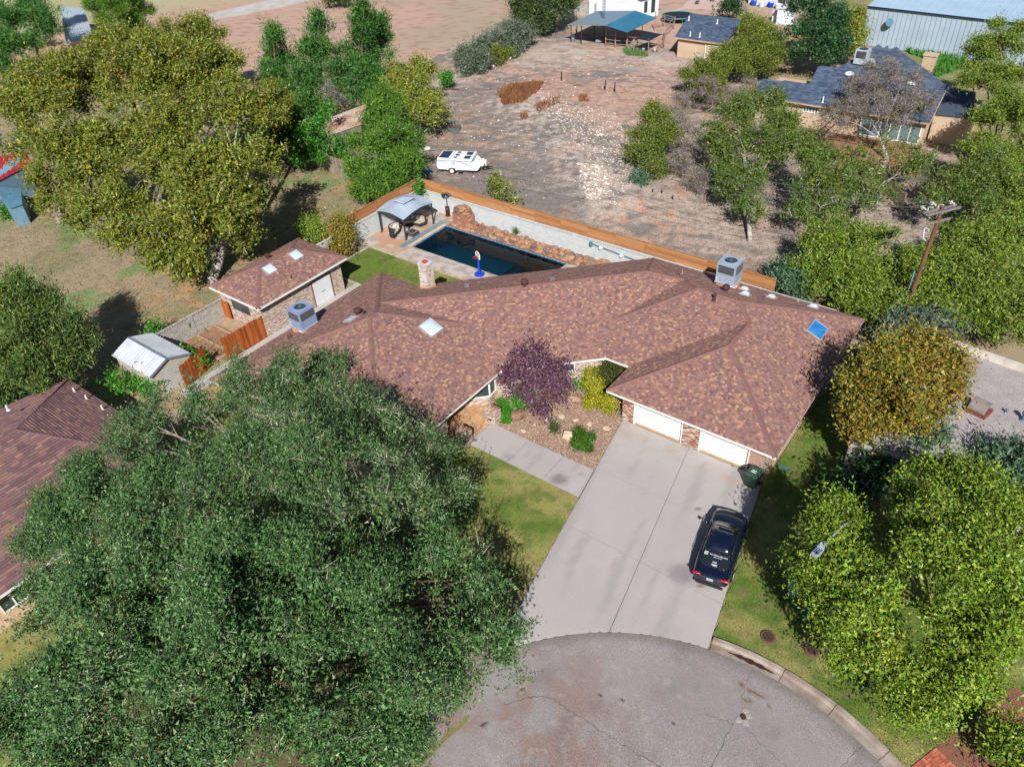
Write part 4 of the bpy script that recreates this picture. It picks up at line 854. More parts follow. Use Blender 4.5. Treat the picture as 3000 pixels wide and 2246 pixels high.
# waterfall rocks along the wall
rk = [mat('sandstone_%d' % i, c, .9, tuple(k*.6 for k in c), 5, bump=.02, bs=9, fine=.25, fs=25) for i, c in enumerate([C(186, 142, 114), C(166, 124, 100), C(198, 160, 132), C(140, 112, 100), C(196, 142, 104), C(158, 136, 122)])]
rb = tag(mk('rock_bed', MB().prism([(-42.9, 45.98), (-27.6, 45.98), (-26.3, 46.6), (-26.2, 47.62), (-42.9, 47.62)], .0, .12), mat('bed_soil', C(176, 128, 104), .95, C(150, 106, 86), 4, bump=.02, bs=12), origin=(-35, 46.8, 0)), 'raised strip of reddish soil and mortar under the pool rocks', 'rock bed')
rn = random.Random(12); nr = 0; mort = MB()
rocks = thing('rock_waterfall', 'long pile of rusty sandstone rocks beside the pool, stacked tall at its left end', 'waterfall', (-36, 46.6, 0))
for k in range(210):
    t = k/210; x = -42.4+t*15.4+rn.uniform(-.2, .2); row = k % 3; y = 46.12+row*.42+rn.uniform(-.1, .1); h = .16+row*.16*(1-.4*t)+rn.uniform(0, .12)
    if row == 2 and rn.random() < .45: continue
    rr_ = rn.uniform(.2, .38); m_ = MB(); m_.rock((x, y, h*.75), (rr_*1.1, rr_*.7, rr_*.35+h*.3), rn.uniform(-.5, .5), k); mk('rock', m_, rn.choice(rk), rocks)
m_ = MB(); m_.prism([(-42.5, 46.3), (-41.0, 46.2), (-40.8, 47.3), (-42.4, 47.5)], 0, 1.2); mk('core', m_, mat('mortar_red', C(180, 124, 100), .95, bump=.03, bs=8), rocks)
for lv in range(7):
    for k in range(6):
        a = k*1.05+lv*.5; cx, cy = -41.7+.62*math.cos(a), 46.85+.46*math.sin(a); m_ = MB(); m_.rock((cx+rn.uniform(-.07, .07), cy, .25+lv*.22), (rn.uniform(.3, .44), rn.uniform(.22, .32), .15), a+1.57, 300+lv*9+k); mk('rock', m_, rn.choice(rk), rocks)
m_ = MB(); m_.rock((-41.7, 46.85, 1.66), (.6, .42, .2), .2, 400); mk('rock', m_, rk[0], rocks)
m_ = MB(); m_.rock((-27.2, 46.7, .35), (.85, .42, .5), .15, 401); mk('rock', m_, rk[4], rocks)
for px, py in ((1408, 628), (1424, 630), (1511, 664), (1545, 680), (1583, 685), (1638, 710)):
    p = at(px, py, .2); pt = MB(); pt.cyl(p-Vector((0, 0, .1)), p+Vector((0, 0, .35)), .025, n=6); tag(mk('stub_pipe', pt, white, origin=p), 'short white irrigation stub standing in the soil behind the pool rocks', 'pipe', 'white pipe stubs behind the pool rocks')
# wall-mounted hose rail
p0, p1 = at(1740, 702, 1.0), at(1875, 742, 1.0)
hr = thing('hose_rail', 'long grey pipe with white spray heads mounted on the wall near the right end', 'pipe rail', (-28, 47.5, 0)); yw = 47.5
m_ = MB(); m_.tube([(-28.9, yw, 1.45), (-23.8, yw, 1.05)], .05, 8); mk('rail', m_, mat('rail_blue', C(90, 130, 150), .5), hr)
for k in range(2): m_ = MB(); m_.sph((-28.0+k*1.9, yw-.1, 1.35-k*.15), .13, 8, 6); m_.cyl((-28.1+k*1.9, yw-.08, 1.2-k*.15), (-27.8+k*1.9, yw-.1, 1.4-k*.15), .06, n=8); mk('spray_head', m_, white, hr)
m_ = MB(); m_.lathe((-28.9, yw-.05, 1.3), [(.14, 0), (.16, .1), (.14, .3), (.1, .32)], 12); mk('reel', m_, mat('reel_teal', C(80, 140, 160), .5), hr)
# gazebo
gz = thing('gazebo', 'grey fabric canopy gazebo with dark metal posts and a small raised vent top', 'gazebo', (-45.7, 43.8, 0))
gx0, gx1, gy0, gy1 = -47.2, -44.22, 42.0, 45.6; gx0b = -47.15
pm = mat('post_charcoal', C(60, 84, 96), .5, metal=.3); can = mat('canopy_fabric', C(176, 190, 206), .8, C(168, 182, 198), 1, fine=.04)
for (x, y) in ((gx0b, gy0), (gx1, gy0), (gx1, gy1), (gx0b, gy1)):
    m_ = MB(); m_.box((x, y, 1.0), (.1, .1, 2.0)); m_.box((x, y, .02), (.2, .2, .04)); mk('post', m_, pm, gz)
m_ = MB(); ez = 2.02; o_ = .18; gc = Vector(((gx0b+gx1)/2, (gy0+gy1)/2, 2.85)); vs = []; N_ = 10
corn = [Vector((gx0b-o_, gy0-o_, ez)), Vector((gx1+o_, gy0-o_, ez)), Vector((gx1+o_, gy1+o_, ez)), Vector((gx0b-o_, gy1+o_, ez))]
cols_ = []
for s_ in range(4):
    a, b = corn[s_], corn[(s_+1) % 4]
    for i in range(N_):
        u = i/N_; e_ = a.lerp(b, u); e_.z += .26*math.sin(math.pi*u)**1.2
        for j in range(7):
            v = j/6*.80; q = e_.lerp(gc, v); q.z = e_.z+(gc.z-e_.z)*v-.13*math.sin(math.pi*v/1.0); vs.append(q)
nn = 4*N_; m_.add(vs, [(i*7+j, ((i+1) % nn)*7+j, ((i+1) % nn)*7+j+1, i*7+j+1) for i in range(nn) for j in range(6)]); mk('canopy', m_, can, gz, smooth=False)
m_ = MB(); m_.add([gc+Vector((sx*.62, sy*.72, -.12)) for sx, sy in ((-1, -1), (1, -1), (1, 1), (-1, 1))]+[gc+Vector((0, 0, .12))], [(0, 1, 4), (1, 2, 4), (2, 3, 4), (3, 0, 4), (3, 2, 1, 0)]); mk('vent_top', m_, can, gz)
m_ = MB()
for a, b in zip(corn, corn[1:]+corn[:1]):
    a2 = a.lerp(gc, .1); b2 = b.lerp(gc, .1); a2.z = b2.z = 1.97; m_.beam(a2, b2, .04, .05); a3 = a2-Vector((0, 0, .25)); b3 = b2-Vector((0, 0, .25))
    for k in range(9):
        t = k/40; m_.beam(a2.lerp(b2, t), a3.lerp(b3, t*.6+.02), .015, .015); m_.beam(b2.lerp(a2, t), b3.lerp(a3, t*.6+.02), .015, .015)
mk('top_rail', m_, pm, gz)
# wicker seats
wick = mat('wicker', C(58, 62, 70), .8, C(36, 38, 44), 40, bump=.01, bs=90); cush = mat('cushion_beige', C(206, 190, 170), .9, C(190, 174, 154), 4); pil = mat('pillow_white', C(226, 222, 216), .9, (.6, .6, .6), 3)
def curved_seat(name, label, cx, cy, rz, a0, a1, r0, r1, bh, nseg=12, pillows=2):
    t = thing(name, label, 'sofa' if 'sofa' in name else 'chair', (cx, cy, .022), rz, local=True)
    def arc(ra, rb_, z0, z1, n=nseg, aa=a0, ab=a1):
        m_ = MB()
        for k in range(n):
            u, v = aa+(ab-aa)*k/n, aa+(ab-aa)*(k+1)/n; P = lambda r, a, z: (r*math.cos(a), r*math.sin(a), z)
            m_.add([P(ra, u, z0), P(rb_, u, z0), P(rb_, v, z0), P(ra, v, z0), P(ra, u, z1), P(rb_, u, z1), P(rb_, v, z1), P(ra, v, z1)], [(3, 2, 1, 0), (4, 5, 6, 7), (1, 2, 6, 5), (3, 0, 4, 7)]+([(0, 1, 5, 4)] if k == 0 else [])+([(2, 3, 7, 6)] if k == n-1 else []))
        return m_
    mk('seat_base', arc(r0, r1, .05, .34), wick, t); mk('backrest', arc(r1, r1+.1, .05, bh), wick, t); mk('seat_cushion', arc(r0-.02, r1-.02, .35, .48, aa=a0+.03, ab=a1-.03), cush, t); mk('back_cushion', arc(r1-.16, r1-.01, .48, bh-.02, aa=a0+.06, ab=a1-.06), cush, t)
    for k in range(pillows):
        a = a0+(a1-a0)*(.3+.4*k/max(1, pillows-1)); m_ = MB(); m_.sph(((r1-.25)*math.cos(a), (r1-.25)*math.sin(a), .66), (.12, .22, .2), 10, 6); mk('pillow', m_, pil, t)
    for a in (a0+.05, a1-.05): m_ = MB(); m_.box(((r0+.1)*math.cos(a), (r0+.1)*math.sin(a), .025), (.06, .06, .05)); mk('foot', m_, wick, t)
    return t
curved_seat('wicker_chair', 'dark wicker barrel armchair with beige cushions at the front post of the gazebo', -45.45, 42.25, 0, R(110), R(290), .12, .62, .95)
curved_seat('wicker_sofa', 'curved dark wicker sofa with beige cushions in the shade under the gazebo', -45.0, 43.4, 0, R(75), R(165), 1.0, 1.65, .85, 16, 3)
ft = thing('fire_table', 'low square dark metal fire pit table with a slatted skirt under the gazebo', 'fire pit', (-44.35, 43.0, .022)); fx, fy = -44.35, 43.0
m_ = MB(); m_.bb(fx-.4, fx+.4, fy-.4, fy+.4, .34, .38); mk('table_top', m_, mat('slate_top', C(140, 120, 110), .7, C(90, 84, 82), 6), ft)
m_ = MB(); m_.lathe((fx, fy, .37), [(.24, 0), (.26, .04), (.2, .10), (.02, .15)], 12); mk('fire_bowl', m_, blk, ft)
m_ = MB()
for k in range(10):
    u = -.36+.08*k
    for q in ((u, -.38), (u, .38), (-.38, u), (.38, u)): m_.box((fx+q[0], fy+q[1], .22), (.02, .02, .24))
for s_ in ((-.38, 0, .03, .78), (.38, 0, .03, .78), (0, -.38, .78, .03), (0, .38, .78, .03)): m_.box((fx+s_[0], fy+s_[1], .11), (s_[2], s_[3], .02))
mk('skirt', m_, pm, ft)['kind'] = 'stuff'
for sx in (-1, 1):
    for sy in (-1, 1): m_ = MB(); m_.box((fx+sx*.38, fy+sy*.38, .18), (.05, .05, .34)); mk('leg', m_, pm, ft)
# patio heater
hp = at(1313, 632); ht = thing('patio_heater', 'tall mushroom patio heater with a bronze tank and a shiny dome', 'heater', (hp.x, hp.y, .022)); brz = mat('bronze_dark', C(96, 58, 52), .35, metal=.5)
m_ = MB(); m_.lathe(hp, [(.26, .02), (.26, .06), (.21, .08), (.21, .72), (.16, .80)], 16); mk('tank_housing', m_, brz, ht)
m_ = MB(); m_.lathe(hp, [(.14, .8), (.22, .83), (.22, .88), (.1, .92)], 16); mk('collar', m_, brz, ht)
m_ = MB(); m_.cyl(hp+Vector((0, 0, .9)), hp+Vector((0, 0, 1.75)), .04, n=8); mk('pole', m_, brz, ht)
m_ = MB(); m_.lathe(hp, [(.06, 1.7), (.13, 1.78), (.15, 2.02), (.08, 2.06)], 14); mk('burner', m_, alum, ht)
m_ = MB(); m_.lathe(hp, [(.46, 2.06), (.45, 2.09), (.3, 2.16), (.12, 2.2), (.01, 2.21)], 24); mk('reflector', m_, mat('dome_chrome', (.5, .6, .7), .12, metal=1.), ht, smooth=True)
# toy basketball hoop
bp_ = at(1405, 805); hb = thing('basketball_hoop', 'toy basketball hoop on a blue plastic stand at the pool edge', 'basketball hoop', (bp_.x, bp_.y, .022)); bl = mat('plastic_blue', C(24, 66, 190, 1.2), .4, spec=.5)
m_ = MB(); m_.lathe(bp_, [(.42, .02), (.42, .1), (.34, .16), (.12, .22)], 16); mk('base', m_, bl, hb)
m_ = MB(); m_.cyl(bp_+Vector((0, 0, .2)), bp_+Vector((0, 0, 1.25)), .11, .09, 10); m_.cyl(bp_+Vector((0, 0, 1.25)), bp_+Vector((0, 0, 1.6)), .06, n=8); mk('pole', m_, bl, hb)
m_ = MB(); bf = Vector((.42, .9, 0)).normalized(); bs_ = Vector((-bf.y, bf.x, 0)); c_ = bp_+Vector((0, 0, 1.62))-bf*.05; o2 = []
for k in range(14):
    a = math.pi*k/13; o2.append((.4*math.cos(a), .16+.32*math.sin(a)))
o2 = [(.34, -.12)]+[(x, z) for x, z in o2]+[(-.34, -.12)]; n2 = len(o2); m_.add([c_+bs_*x+Vector((0, 0, z)) for x, z in o2]+[c_+bs_*x+Vector((0, 0, z))+bf*.04 for x, z in o2], [tuple(range(n2-1, -1, -1)), tuple(range(n2, 2*n2))]+[(i, (i+1) % n2, n2+(i+1) % n2, n2+i) for i in range(n2)]); bd = mk('backboard', m_, mat('board_white', (.78, .76, .74), .4), hb)
m_ = MB()
for x, z, w2, h2 in ((-.17, .26, .14, .1), (.17, .26, .14, .1), (0, .3, .06, .16), (-.22, .02, .12, .08), (.22, .02, .12, .08), (0, .02, .1, .05)): m_.ob(c_+bs_*(x-w2/2)+Vector((0, 0, z-h2/2))-bf*.006, bs_*w2, bf*.004, Vector((0, 0, h2)))
mk('board_print', m_, mat('print_brown', C(150, 80, 70), .5), bd)
m_ = MB(); m_.tube([c_-bf*(.2+.17*math.cos(k*math.pi/8))+bs_*.17*math.sin(k*math.pi/8)+Vector((0, 0, .02)) for k in range(17)], .02, 6); m_.beam(c_+Vector((0, 0, -.02)), c_-bf*.06+Vector((0, 0, .02)), .14, .1); mk('rim', m_, mat('rim_red', C(220, 30, 60), .4), hb)
# planting border and kerb beside the small lawn
brd = mat('border_stone', C(206, 190, 170), .9, C(170, 150, 130), 2)
for k, (p, q) in enumerate([((-46.25, 34.4), (-46.15, 39.3)), ((-46.15, 39.42), (-31.6, 39.42)), ((-46.2, 34.42), (-42.2, 34.42))]):
    p = Vector((*p, .03)); q = Vector((*q, .03)); L = (q-p).length; nst = int(L/.6); e = tag(mk('border_kerb', MB().beam(p-Vector((0, 0, .03)), q-Vector((0, 0, .03)), .1, .03), brd, origin=p), ['pale stone kerb between the small lawn and the shrub bed', 'pale stone kerb between the small lawn and the pool deck', 'pale stone kerb at the lawn end nearest the storage building'][k], 'kerb')
    for i in range(nst): m_ = MB(); a = p.lerp(q, i/nst); b = p.lerp(q, (i+.96)/nst); m_.beam(a, b, .17, .09); mk('kerb_stone', m_, brd, e)
# raised beds, wooden gates behind the storage building
sl_ = mat('bed_soil2', C(170, 128, 100), .95, C(140, 104, 82), 3, bump=.02, bs=10); tim = mat('bed_timber', C(196, 170, 136), .85, C(150, 124, 96), 3, stretch=(6, 1, 1))
bx = thing('garden_bed', 'low timber garden bed of bare red soil in front of the grey block wall', 'garden bed', (-45.8, 22.6, 0))
m_ = MB(); m_.bb(-47.3, -43.4, 21.0, 24.3, -.02, .05); mk('soil', m_, sl_, bx)
for a in ((-47.3, -43.4, 24.2, 24.32), (-47.3, -43.4, 22.7, 22.82), (-47.3, -47.18, 21.0, 24.2), (-43.52, -43.4, 21.0, 24.2)): m_ = MB(); m_.bb(*a, 0, .2); mk('board', m_, tim, bx)
m_ = MB(); m_.bb(-47.3, -43.6, 24.7, 25.5, 0, .3); tag(mk('step_ledge', m_, mat('ledge_conc', C(190, 160, 132), .9, fine=.1), origin=(-45.4, 25.1, 0)), 'low tan concrete ledge along the end wall of the storage building', 'ledge')
cedo = [mat('gate_wood_%d' % i, c, .75, tuple(k*.6 for k in c), 3, stretch=(1, 1, .15), fine=.15) for i, c in enumerate([C(186, 96, 40), C(170, 84, 34), C(200, 110, 50)])]
def picket(name, p, q, h, label, cat='fence', w_=.14, mats=cedo, dog=True, seed=0):
    p = Vector((*p, 0)); q = Vector((*q, 0)); d = (q-p).normalized(); n = Vector((-d.y, d.x, 0)); L = (q-p).length; k = int(L/w_); rn = random.Random(seed); t = thing(name, label, cat, p); w2 = L/k; dat = []
    for mm in mats:
        m_ = MB(); a = d*(w2-.01)
        if dog: V = [Vector((0, 0, 0)), a, a+Vector((0, 0, h-.05)), a*.72+Vector((0, 0, h)), a*.28+Vector((0, 0, h)), Vector((0, 0, h-.05))]
        else: V = [Vector((0, 0, 0)), a, a+Vector((0, 0, h)), Vector((0, 0, h))]
        N2 = len(V); m_.add(V+[v+n*.02 for v in V], [tuple(range(N2)), tuple(range(2*N2-1, N2-1, -1))]+[((i+1) % N2, i, N2+i, N2+(i+1) % N2) for i in range(N2)]); o_ = mk('picket', m_, mm); dat.append(o_.data); bpy.data.objects.remove(o_)
    for i in range(k): o_ = bpy.data.objects.new('picket', rn.choice(dat)); link(o_, t); o_.location = d*(w2*i)+Vector((0, 0, rn.uniform(0, .03))); o_.scale = (1, 1, rn.uniform(.96, 1.02))
    for z in (.35, h-.4): m_ = MB(); m_.ob(p+n*.022+Vector((0, 0, z)), d*L, n*.04, Vector((0, 0, .09))); mk('rail', m_, mats[0], t)
    return t
picket('picket_gate', (-42.9, 22.1), (-42.75, 25.55), 1.85, 'orange-brown picket gate leaning against the corner of the storage building', 'gate', seed=1)
picket('picket_fence', (-42.7, 18.6), (-43.2, 20.9), 1.75, 'orange-brown picket fence half hidden by the big tree', seed=2)
m_ = MB(); m_.bb(-47.3, -46.5, 25.35, 25.42, 0, 1.75); tag(mk('wooden_door', m_, cedo[2], origin=(-46.9, 25.4, 0)), 'narrow orange wooden door panel leaning between block wall and storage building', 'door')
picket('old_fence', at(730, 418)[:2], at(1085, 545)[:2], 1.8, 'weathered grey wooden picket fence behind the orchard tree', w_=.16, mats=[mat('old_wood_%d' % i, c, .9, tuple(k*.7 for k in c), 3, stretch=(1, 1, .2)) for i, c in enumerate([C(170, 150, 136), C(150, 134, 124), C(188, 168, 150)])], dog=False, seed=3)
# metal garden shed
ms_ = thing('metal_shed', 'small cream metal shed with a bright ribbed white gable roof', 'shed', (-45.1, 18.2, 0)); mw = mat('shed_cream', C(206, 196, 176), .6, C(190, 180, 160), 2); mr = mat('shed_roof_white', C(226, 230, 236, 1.25), .35, C(212, 216, 222), 1, metal=.2)
ax0, ax1, ay0, ay1 = -47.45, -43.0, 16.75, 19.9; az, rz2 = 1.9, 2.5; ym = (ay0+ay1)/2-.1
m_ = MB(); m_.bb(ax0+.25, ax1-.15, ay0+.12, ay1-.12, 0, az-.02); m_.add([(ax1-.15, ay0+.12, az-.02), (ax1-.15, ay1-.12, az-.02), (ax1-.15, ym, rz2-.1)], [(0, 1, 2)]); mk('wall', m_, mw, ms_)
m_ = MB()
for (ya, za, yb, zb) in ((ay0, az, ym, rz2), (ay1, az, ym, rz2)):
    m_.add([(ax0, ya, za), (ax1, ya, za), (ax1, yb, zb), (ax0, yb, zb)], [(0, 1, 2, 3)])
mk('roof', m_, mr, ms_); m_ = MB(); k = ax0
while k <= ax1:
    for (ya, za, yb, zb) in ((ay0, az, ym, rz2), (ay1, az, ym, rz2)): m_.beam((k, ya, za+.015), (k, yb, zb+.015), .07, .04)
    k += .29
mk('roof_rib', m_, mr, ms_)['kind'] = 'stuff'
m_ = MB(); m_.beam((ax0, ym, rz2+.03), (ax1, ym, rz2+.03), .16, .03)
for (ya, za) in ((ay0, az), (ay1, az)): m_.beam((ax1, ya, za), (ax1, ym, rz2+.01), .03, .14)
mk('ridge_trim', m_, mat('trim_steel', C(150, 160, 180), .5, metal=.3), ms_)
m_ = MB()
for k in range(10): m_.box((ax1-.14, 18.3, .2+k*.17), (.03, 1.5, .05))
mk('door', m_, mat('door_cool', C(196, 202, 214), .5), ms_)
# entry patio, pillars, pot, walk lights
ep = MB(); ep.prism([(-27.4, 24.55), (SX0-.02, 24.55), (SX0-.02, 27.35), (-24.2, 27.8), (-25.6, 28.6), (-27.4, 27.0)], -.05, .012); patio = struct(mk('entry_patio', ep, mat('paver_joint', C(196, 170, 140), .95)))
pvm = [mat('paver_%d' % i, c, .85, tuple(k*.85 for k in c), 6, fine=.1) for i, c in enumerate([C(214, 166, 120), C(204, 154, 108), C(222, 178, 136), C(196, 160, 128)])]
pd = []
for mm in pvm:
    m_ = MB(); m_.box((0, 0, .012), (.285, .135, .03)); o_ = mk('paver', m_, mm); pd.append(o_.data); bpy.data.objects.remove(o_)
rn = random.Random(8); npv = 0
for i in range(13):
    for j in range(14):
        cx, cy = -27.2+.3*i, 24.72+.3*j
        if cx > SX0-.16 or cy > 28.4 or (cy-cx) > 53.2 or (cx > -24.3 and cy > 27.3): continue
        for s_ in (-.075, .075):
            if npv >= 298: continue
            o_ = bpy.data.objects.new('paver', rn.choice(pd)); link(o_, patio); npv += 1
            if (i+j) % 2: o_.location = (cx, cy+s_, .012)
            else: o_.location = (cx+s_, cy, .012); o_.rotation_euler = (0, 0, math.pi/2)
def brick_pillar(px, py, label, w_=.62, h=1.05, rz=0):
    p = at(px, py); t = thing('brick_pillar', label, 'pillar', p)
    m_ = MB(); m_.box(p+Vector((0, 0, h/2)), (w_*1.25, w_, h)); mk('shaft', m_, brickm, t, uv=True)
    rn = random.Random(4)
    for k in range(8):
        for a in range(3): m_ = MB(); m_.box(p+Vector((-w_*.62+w_*1.25*(k+.5)/8, -w_/2+w_*(a+.5)/3, h+.03)), (w_*1.25/8-.01, w_/3-.01, .06)); mk('brick', m_, rn.choice(brs[:5]), t)
    m_ = MB(); m_.cyl(p+Vector((0, 0, h+.06)), p+Vector((0, 0, h+.2)), .03, n=8); m_.sph(p+Vector((0, 0, h+.28)), .1, 10, 7); mk('finial_lamp', m_, mat('finial', C(140, 110, 105), .4), t); m_ = MB(); m_.box(p+Vector((0, -w_/2-.01, .4)), (.2, .02, .1)); mk('plaque', m_, blk, t)
brick_pillar(1446, 1235, 'low brick pillar with a ball lamp and dark plaque at the garden end of the walk'); brick_pillar(1362, 1298, 'low brick pillar with a lamp in the big tree shadow at the walk')
p = at(1395, 1172); pt = thing('clay_pot', 'large round mustard clay pot on the entry patio beside the bay window', 'pot', (p.x, p.y, 0))
m_ = MB(); m_.lathe(p, [(.17, .03), (.26, .2), (.3, .4), (.25, .58), (.28, .66), (.22, .66), (.2, .5)], 18); mk('bowl', m_, mat('clay_mustard', C(172, 132, 66), .55, C(150, 112, 52), 4), pt); m_ = MB(); m_.cyl(p+Vector((0, 0, .5)), p+Vector((0, 0, .56)), .2, n=14); mk('soil', m_, dark, pt)
# garden stones
gs = mat('cream_stone', C(226, 208, 184), .9, C(200, 170, 140), 6, bump=.01, bs=15); gr = mat('boulder_brown', C(160, 124, 100), .9, C(110, 88, 78), 4, bump=.02, bs=8)
for k, (px, py, r, lb) in enumerate([(1533, 1262, .22, 'small flat cream stone nearest the brick walk end of the bed'), (1569, 1243, .21, 'flat cream stone, second from the walk end in the arc'), (1603, 1229, .2, 'triangular flat cream stone in the gravel, middle of the arc'), (1645, 1220, .28, 'largest flat cream stone with rusty edge below the purple tree'), (1686, 1230, .22, 'thin flat tan stone right of the rusty-edged one'), (1728, 1242, .24, 'pale flat stone in the gravel between tan stone and round stone'), (1777, 1254, .28, 'round flat cream stone close to the driveway edge')]):
    p = at(px, py); m_ = MB(); m_.rock((p.x, p.y, .02), (r, r*.75, .07), k, 500+k, flat=.4); tag(mk('stepping_stone', m_, gs, origin=p), lb, 'stone', 'flat stones in the gravel bed')
def boulder(px, py, r, m, label, seed, rz=.3):
    p = at(px, py); m_ = MB(); m_.rock((p.x, p.y, r[2]*.4), r, rz, seed); tag(mk('boulder', m_, m, origin=p), label, 'boulder')
boulder(1664, 1285, (.42, .3, .45), gs, 'tall cream boulder with a brown top beside the round grass clump', 61); boulder(1520, 1222, (.62, .38, .4), gr, 'large brown boulder right of the brick pillar', 62, .9); boulder(1680, 1172, (1.1, .22, .22), rk[2], 'long low sandstone slab behind the purple tree', 63, .35)
boulder(1450, 1163, (.7, .25, .25), rk[2], 'low orange sandstone rock at the foot of the bay window', 64, .8)
# hose coil, utility lid, bin
p = at(1813, 1210); hc = MB()
for k in range(3): hc.tube([p+Vector((.2*math.cos(a*math.pi/8), .2*math.sin(a*math.pi/8), .05+.05*k)) for a in range(17)], .025, 6)
tag(mk('hose_coil', hc, blk, origin=p), 'coiled dark hose on the gravel by the garage corner', 'hose')
p = at(2296, 1372); m_ = MB(); m_.box(p+Vector((0, 0, .03)), (.62, .45, .06), R(20)); tag(mk('utility_hatch', m_, mat('lid_green', C(86, 120, 100), .6, fine=.1), origin=p), 'flat green utility lid in the grass by the garage corner', 'utility cover')
def bin_():
    p = at(2202, 1422); t = thing('wheelie_bin', 'dark green wheeled rubbish bin standing by the right garage door', 'bin', (p.x, p.y, .03), 0, local=True)
    gm = mat('bin_green', C(34, 66, 54), .45, C(30, 58, 48), 6, spec=.5); m_ = MB()
    V = [(-.26, -.3, .06), (.26, -.3, .06), (.26, .3, .06), (-.26, .3, .06), (-.32, -.38, 1.0), (.32, -.38, 1.0), (.32, .38, 1.0), (-.32, .38, 1.0)]; m_.add(V, [(3, 2, 1, 0), (4, 5, 6, 7), (0, 1, 5, 4), (1, 2, 6, 5), (2, 3, 7, 6), (3, 0, 4, 7)]); m_.bb(-.34, .34, -.4, .4, .93, .99); mk('body', m_, gm, t)
    m_ = MB(); m_.add([(-.35, -.43, 1.0), (.35, -.43, 1.0), (.35, .42, 1.04), (-.35, .42, 1.04), (-.33, -.41, 1.06), (.33, -.41, 1.06), (.3, .3, 1.14), (-.3, .3, 1.14)], [(3, 2, 1, 0), (4, 5, 6, 7), (0, 1, 5, 4), (1, 2, 6, 5), (2, 3, 7, 6), (3, 0, 4, 7)]); l_ = mk('lid', m_, mat('lid_dark', C(60, 92, 80), .35, C(54, 84, 72), 6, spec=.6), t)
    m_ = MB(); m_.box((0, -.12, 1.105), (.3, .06, .01)); m_.box((0, .0, 1.12), (.26, .04, .01)); mk('print', m_, white, l_)
    m_ = MB(); m_.tube([(-.3, .42, .98), (-.3, .5, 1.0), (.3, .5, 1.0), (.3, .42, .98)], .018, 6); mk('handle', m_, gm, t)
    for s_ in (-1, 1): m_ = MB(); m_.cyl((s_*.29, .34, .13), (s_*.35, .34, .13), .13, n=14); mk('wheel', m_, blk, t)
    t.rotation_euler = (0, 0, R(-8))
bin_()
# ================================================================ CAR
def textmesh(txt, size, m, parent, M, name='lettering'):
    cu = bpy.data.curves.new('t', 'FONT'); cu.body = txt; cu.size = size; cu.align_x = 'CENTER'; cu.align_y = 'CENTER'; cu.resolution_u = 2; cu.extrude = .0015
    o = bpy.data.objects.new('t', cu); COL.objects.link(o); bpy.context.view_layer.update()
    me = bpy.data.meshes.new_from_object(o.evaluated_get(bpy.context.evaluated_depsgraph_get())); bpy.data.objects.remove(o); bpy.data.curves.remove(cu)
    me.materials.clear(); me.materials.append(m); r = bpy.data.objects.new(name, me); link(r, parent); r.matrix_local = M; return r
def loft(secs, m_, closed=True):
    """secs: list of rings (same length)"""
    n = len(secs[0]); vs = [p for s in secs for p in s]; fs = [(k*n+i, k*n+(i+1) % n, (k+1)*n+(i+1) % n, (k+1)*n+i) for k in range(len(secs)-1) for i in range(n if closed else n-1)]
    if closed: fs += [tuple(range(n-1, -1, -1)), tuple(range((len(secs)-1)*n, len(secs)*n))]
    return m_.add(vs, fs)
paint = mat('car_paint', (.003, .006, .018), .16, (.004, .007, .02), 1, spec=.6, coat=.6); cgl = mat('car_glass', (.01, .014, .02), .05, (.012, .016, .022), 1, spec=.9); chrome = mat('chrome', (.6, .6, .62), .15, metal=1.)
c0 = Vector((-7.65, 25.6, .03)); crz = R(11.0)
car = thing('parked_car', 'dark navy sedan with white rear window decals parked on the concrete driveway', 'car', c0, crz, local=True)
st = [(-2.45, .70, .55, .78), (-2.40, .80, .40, .92), (-2.2, .88, .30, .98), (-1.6, .925, .27, 1.0), (-.6, .93, .25, .97), (.4, .93, .25, .95), (1.0, .93, .25, .93), (1.6, .92, .25, .86), (2.05, .87, .27, .77), (2.32, .76, .32, .68), (2.44, .58, .42, .60)]
secs = []
for y, wd, zb, zt in st:
    secs.append([(-wd*.9, y, zb), (wd*.9, y, zb), (wd, y, zb+(zt-zb)*.35), (wd*.985, y, zb+(zt-zb)*.75), (wd*.90, y, zt-.03), (wd*.7, y, zt+.01), (wd*.3, y, zt+.035), (-wd*.3, y, zt+.035), (-wd*.7, y, zt+.01), (-wd*.90, y, zt-.03), (-wd*.985, y, zb+(zt-zb)*.75), (-wd, y, zb+(zt-zb)*.35)])
m_ = MB(); loft(secs, m_); body = mk('body', m_, paint, car, smooth=True)
md = body.modifiers.new('sub', 'SUBSURF'); md.levels = md.render_levels = 2
# glasshouse: (y, half width low, half width top, z low, z top)
gh = [(-1.95, .70, .66, .99, 1.02), (-1.5, .78, .62, .99, 1.17), (-1.0, .82, .60, .98, 1.33), (-.55, .83, .60, .97, 1.41), (.0, .83, .60, .96, 1.43), (.45, .82, .58, .95, 1.40), (.8, .79, .60, .94, 1.22), (1.25, .70, .66, .92, .96)]
secs = [[(-a, y, zl-.03), (a, y, zl-.03), ((a+b)/2, y, (zl+zh)/2), (b, y, zh-.03), (b*.6, y, zh), (-b*.6, y, zh), (-b, y, zh-.03), (-(a+b)/2, y, (zl+zh)/2)] for y, a, b, zl, zh in gh]
m_ = MB(); loft(secs, m_); gho = mk('glasshouse', m_, cgl, car, smooth=True); md = gho.modifiers.new('sub', 'SUBSURF'); md.levels = md.render_levels = 2
rs = [(-1.02, .57, 1.335), (-.55, .60, 1.42), (.0, .61, 1.445), (.42, .575, 1.415)]
